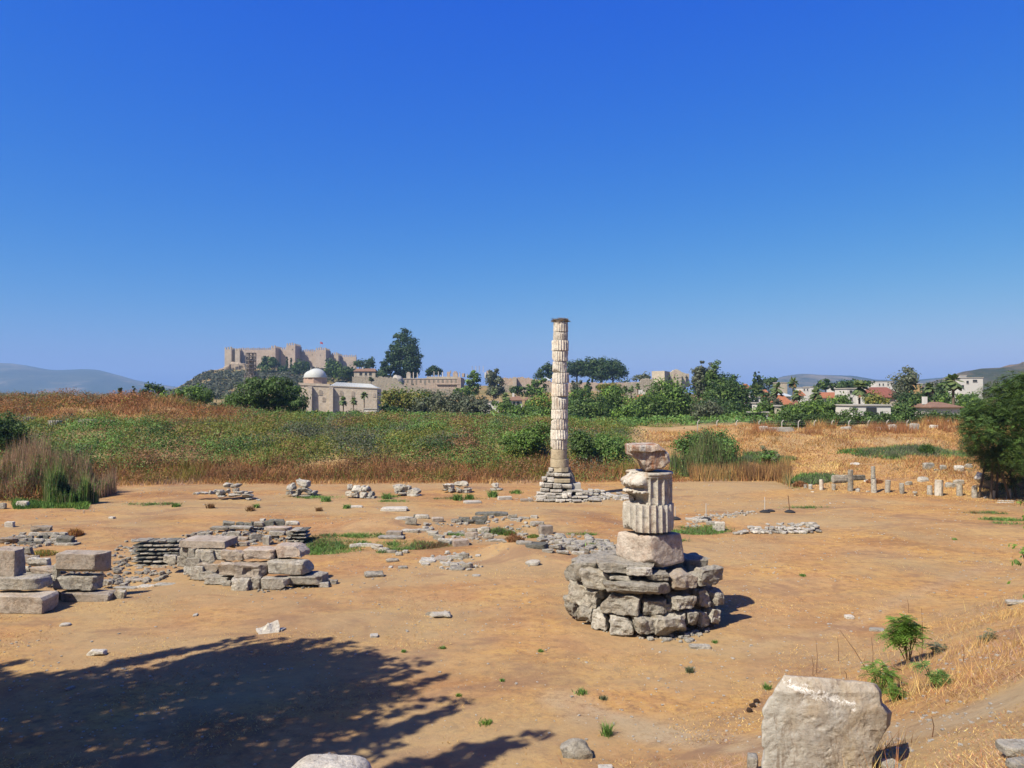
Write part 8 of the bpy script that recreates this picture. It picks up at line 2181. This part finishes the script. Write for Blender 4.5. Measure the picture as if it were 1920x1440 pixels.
# ---- big feathery tree on the right edge
def feather_tree(label, blobs, base, seed, n, size, pal='green', pal2='bright', trunks=((0, 0),), tr=.12, nclump=90, clump=.42):
    rg = np.random.default_rng(seed)
    e = empty('tree', base, label, 'tree')
    c, nrm, val, cc = crown_points(blobs, n, rg, clump, nclump, .45)
    V, Q, per = feather_leaves(c, nrm, size * (.7 + .6 * rg.random(n)), rg, 4)
    t = np.clip(val * .6 + .4 * rg.random(n), 0, 1)
    cl = tint(pal, t, rg); m = rg.random(n) < .3; cl[m] = tint(pal2, t[m], rg)
    cl = np.tile(cl, (per, 1))
    o = np.array(base)
    obj('crown', np_mesh('crown', V - o, Q, M['leaf'], np.repeat(cl, 4, 0)), e, base)
    for dx, dy in trunks:
        tgt = cc[rg.integers(len(cc))]
        b = o + [dx, dy, 0]; b[2] = float(H(b[0], b[1])[0])
        top = np.array([(tgt[0] + b[0]) / 2, (tgt[1] + b[1]) / 2, tgt[2]])
        lim = [cc[i] for i in rg.choice(len(cc), 6, replace=False)]
        trunk_mb(b, top, tr, lim, rg, 6).obj('trunk', M['bark'], e, tuple(base))
    return e
def right_tree():
    Y = 62; B = []
    rg = np.random.default_rng(5)
    for px, py, r in [(1905, 735, 45), (1870, 745, 36), (1845, 775, 34), (1900, 790, 50), (1840, 810, 34), (1875, 840, 44), (1830, 845, 26), (1910, 850, 50), (1960, 760, 55), (1960, 850, 60), (1890, 885, 34), (1990, 800, 60), (1930, 720, 30), (1862, 868, 26), (1822, 800, 18)]:
        Yd = Y + rg.uniform(-2.0, 2.5); p = P(px, py, Yd); rr = r / F * Yd; B.append((p.x, p.y, p.z, rr, rr, rr * .8))
    bx = P(1895, 915, Y)
    feather_tree('big dark feathery leaved tree filling the right edge', B, (bx.x, Y, float(H(bx.x, Y)[0])), 71, 17000, .42, 'green', 'dark', trunks=((-1.6, 0), (-.9, .5), (-.3, -.3), (.6, .2), (1.3, 0), (-2.1, .8), (2.0, .5)), tr=.09, nclump=320, clump=.55)
right_tree()
# light green twigs that reach into the picture from the right
for lab, pts, seed in [('leafy twig reaching in at the right edge below the big tree', [(1945, 958, 22), (1920, 945, 10), (1918, 965, 9), (1928, 985, 8)], 73), ('lower leafy twig hanging in at the right edge of the picture', [(1900, 1025, 9), (1912, 1040, 12), (1905, 1052, 8), (1925, 1035, 14)], 74)]:
    rg = np.random.default_rng(seed); Y = 7.5; B = []
    for px, py, r in pts:
        p = P(px, py, Y); rr = r / F * Y; B.append((p.x, p.y, p.z, rr, rr, rr))
    root = P(1990, pts[0][1] + 60, Y + .1)
    e = empty('shrub', (root.x, root.y, float(H(root.x, root.y)[0])), lab, 'shrub')
    c, nrm, val, cc = crown_points(B, 70, rg, .8, 14, .1)
    V, Q = leaf_quads(c, unit(nrm + [0, -.4, .6]), .024 * (.7 + .6 * rg.random(70)), .5, rg)
    obj('leaves', np_mesh('leaves', V - np.array(e.location), Q, M['leaf'], np.repeat(tint('bright', val, rg), 4, 0)), e, e.location)
    mb = MB()
    b0 = np.array(e.location); extra = []
    for i in range(4):
        t = cc[rg.integers(len(cc))]; m_ = (b0 + t) / 2 + np.array([.25 + .1 * i, .05, -.1])
        mb.tube([b0, m_, t], [.014, .009, .003], 5, False)
        extra += [b0 + (m_ - b0) * u + rg.normal(size=3) * .07 for u in rg.random(60)] + [m_ + (t - m_) * u * .75 + rg.normal(size=3) * .06 for u in rg.random(50)]
    extra = np.array(extra)
    V, Q = leaf_quads(extra, unit(rg.normal(size=extra.shape) + [0, -.4, .6]), .03, .5, rg)
    obj('leaves', np_mesh('leaves', V - np.array(e.location), Q, M['leaf'], np.repeat(tint('bright', rg.random(len(extra)), rg), 4, 0)), e, e.location)
    mb.obj('stem', M['bark'], e, tuple(e.location))

# ---- the tree outside the picture whose shade lies across the lower left
def shade_tree():
    rg = np.random.default_rng(81)
    poly = [(-420, 1240), (-200, 1262), (0, 1268), (60, 1285), (150, 1272), (250, 1262), (300, 1238), (400, 1222), (500, 1208), (560, 1212), (640, 1222), (700, 1236), (740, 1262), (700, 1285), (770, 1304), (690, 1320), (640, 1345), (690, 1366), (620, 1400), (600, 1440), (500, 1560), (300, 1800), (-300, 1800), (-700, 1500)]
    pts = np.array([tuple(P(a, b, 1.0)) for a, b in poly])
    # footprint on the level field
    ft_ = []
    for a, b in poly:
        dx, dz = ray(a, b); Yg = CAM_Z / -dz; ft_.append((dx * Yg, Yg))
    ft_ = np.array(ft_)
    def inside(x, y):
        ins = np.zeros(len(x), bool); j = len(ft_) - 1
        for i in range(len(ft_)):
            c = ((ft_[i, 1] > y) != (ft_[j, 1] > y)) & (x < (ft_[j, 0] - ft_[i, 0]) * (y - ft_[i, 1]) / (ft_[j, 1] - ft_[i, 1] + 1e-12) + ft_[i, 0])
            ins ^= c; j = i
        return ins
    k = 1 / math.tan(SUN_EL)
    ox, oy = 0.766 * k, 0.643 * k
    def up(x, y, z): return np.stack([x - ox * z, y - oy * z, z], 1)
    mn, mx = ft_.min(0), ft_.max(0)
    n = 1000
    x = mn[0] + (mx[0] - mn[0]) * rg.random(20000); y = mn[1] + (mx[1] - mn[1]) * rg.random(20000)
    m = inside(x, y); x, y = x[m][:n], y[m][:n]
    z = 12.2 + 4.6 * rg.random(len(x))
    # every clump keeps clear of the camera's view
    C0 = up(x, y, z)
    # fingers: sprays that stand out beyond the outline, drawn out along the light
    F_ = []
    for a, b, L_ in [(620, 1200, 2.6), (560, 1204, 2.2), (470, 1196, 1.8), (690, 1228, 2.4), (780, 1244, 2.6), (840, 1268, 2.8), (870, 1318, 3.0), (800, 1350, 2.2), (330, 1222, 1.8), (230, 1246, 1.6), (120, 1262, 1.6), (40, 1240, 1.5), (0, 1250, 1.4), (950, 1390, 2.4), (1010, 1380, 2.0), (880, 1400, 2.2), (760, 1430, 2.2), (400, 1210, 1.4), (700, 1300, 1.5), (420, 1232, 1.5), (600, 1230, 1.4), (880, 1430, 2.0), (650, 1208, 3.0), (735, 1236, 3.2), (810, 1256, 3.4), (855, 1300, 3.4), (845, 1335, 3.2), (790, 1362, 2.8), (520, 1202, 2.8), (380, 1214, 2.4), (280, 1238, 2.2), (180, 1258, 2.2), (80, 1262, 2.0), (-40, 1248, 2.0), (740, 1400, 2.6), (820, 1425, 2.8), (920, 1410, 2.8), (965, 1398, 2.6)]:
        dx, dz = ray(a, b); Yg = CAM_Z / -dz
        for t in np.linspace(0, 1, 9):
            xx = dx * Yg - .766 * L_ * t + rg.normal() * .10; yy = Yg - .643 * L_ * t + rg.normal() * .10
            F_.append(up(np.array([xx]), np.array([yy]), np.array([13.4 + rg.normal() * .7]))[0])
    F_ = np.array(F_)
    CC = np.concatenate([C0, F_]); RR = np.concatenate([.55 + .45 * rg.random(len(C0)), .14 + .16 * rg.random(len(F_))])
    per = np.concatenate([np.full(len(C0), 70), np.full(len(F_), 26)])
    idx = np.repeat(np.arange(len(CC)), per); N_ = len(idx)
    d = unit(rg.normal(size=(N_, 3))) * (rg.random(N_) ** .4)[:, None]
    c = CC[idx] + d * RR[idx][:, None]
    # outside the frame, with a margin
    okx = (np.abs(c[:, 0]) > (0.70 * c[:, 1] + .3)) | ((c[:, 2] - CAM_Z) > (.56 * c[:, 1] + .3)) | (c[:, 1] < 0)
    c = c[okx]; N_ = len(c)
    V, Q = leaf_quads(c, unit(rg.normal(size=(N_, 3)) + [0, 0, .5]), .14 * (.7 + .6 * rg.random(N_)), .5, rg)
    base = (-19.0, 4.0, float(H(-19.0, 4.0)[0]))
    e = empty('tree', base, 'tall spreading tree beyond the left side whose shade covers the near field', 'tree')
    obj('crown', np_mesh('crown', V - np.array(base), Q, M['leaf'], np.repeat(tint('green', rg.random(N_), rg), 4, 0)), e, base)
    lim = [C0[i] for i in rg.choice(len(C0), 16)]
    lim = [l for l in lim if abs(l[0]) > .72 * l[1]]
    trunk_mb(base, C0.mean(0) - [0, 0, 1.5], .4, lim, rg, 9).obj('trunk', M['bark'], e, base)
shade_tree()
# ------------------------------------------------------------------ haze
def build_haze():
    mb = MB(); mb.box((0, 2500, -8), (19000, 13500, 345))
    m = bpy.data.materials.new('thin_air_haze'); m.use_nodes = True
    nt = m.node_tree; nt.nodes.clear()
    out = nt.nodes.new('ShaderNodeOutputMaterial'); pv = nt.nodes.new('ShaderNodeVolumePrincipled')
    pv.inputs['Color'].default_value = (0.33, 0.55, 0.86, 1)
    pv.inputs['Density'].default_value = 0.00012
    pv.inputs['Anisotropy'].default_value = 0.0
    nt.links.new(pv.outputs[0], out.inputs['Volume'])
    tag(mb.obj('haze', m), kind='stuff')
build_haze()
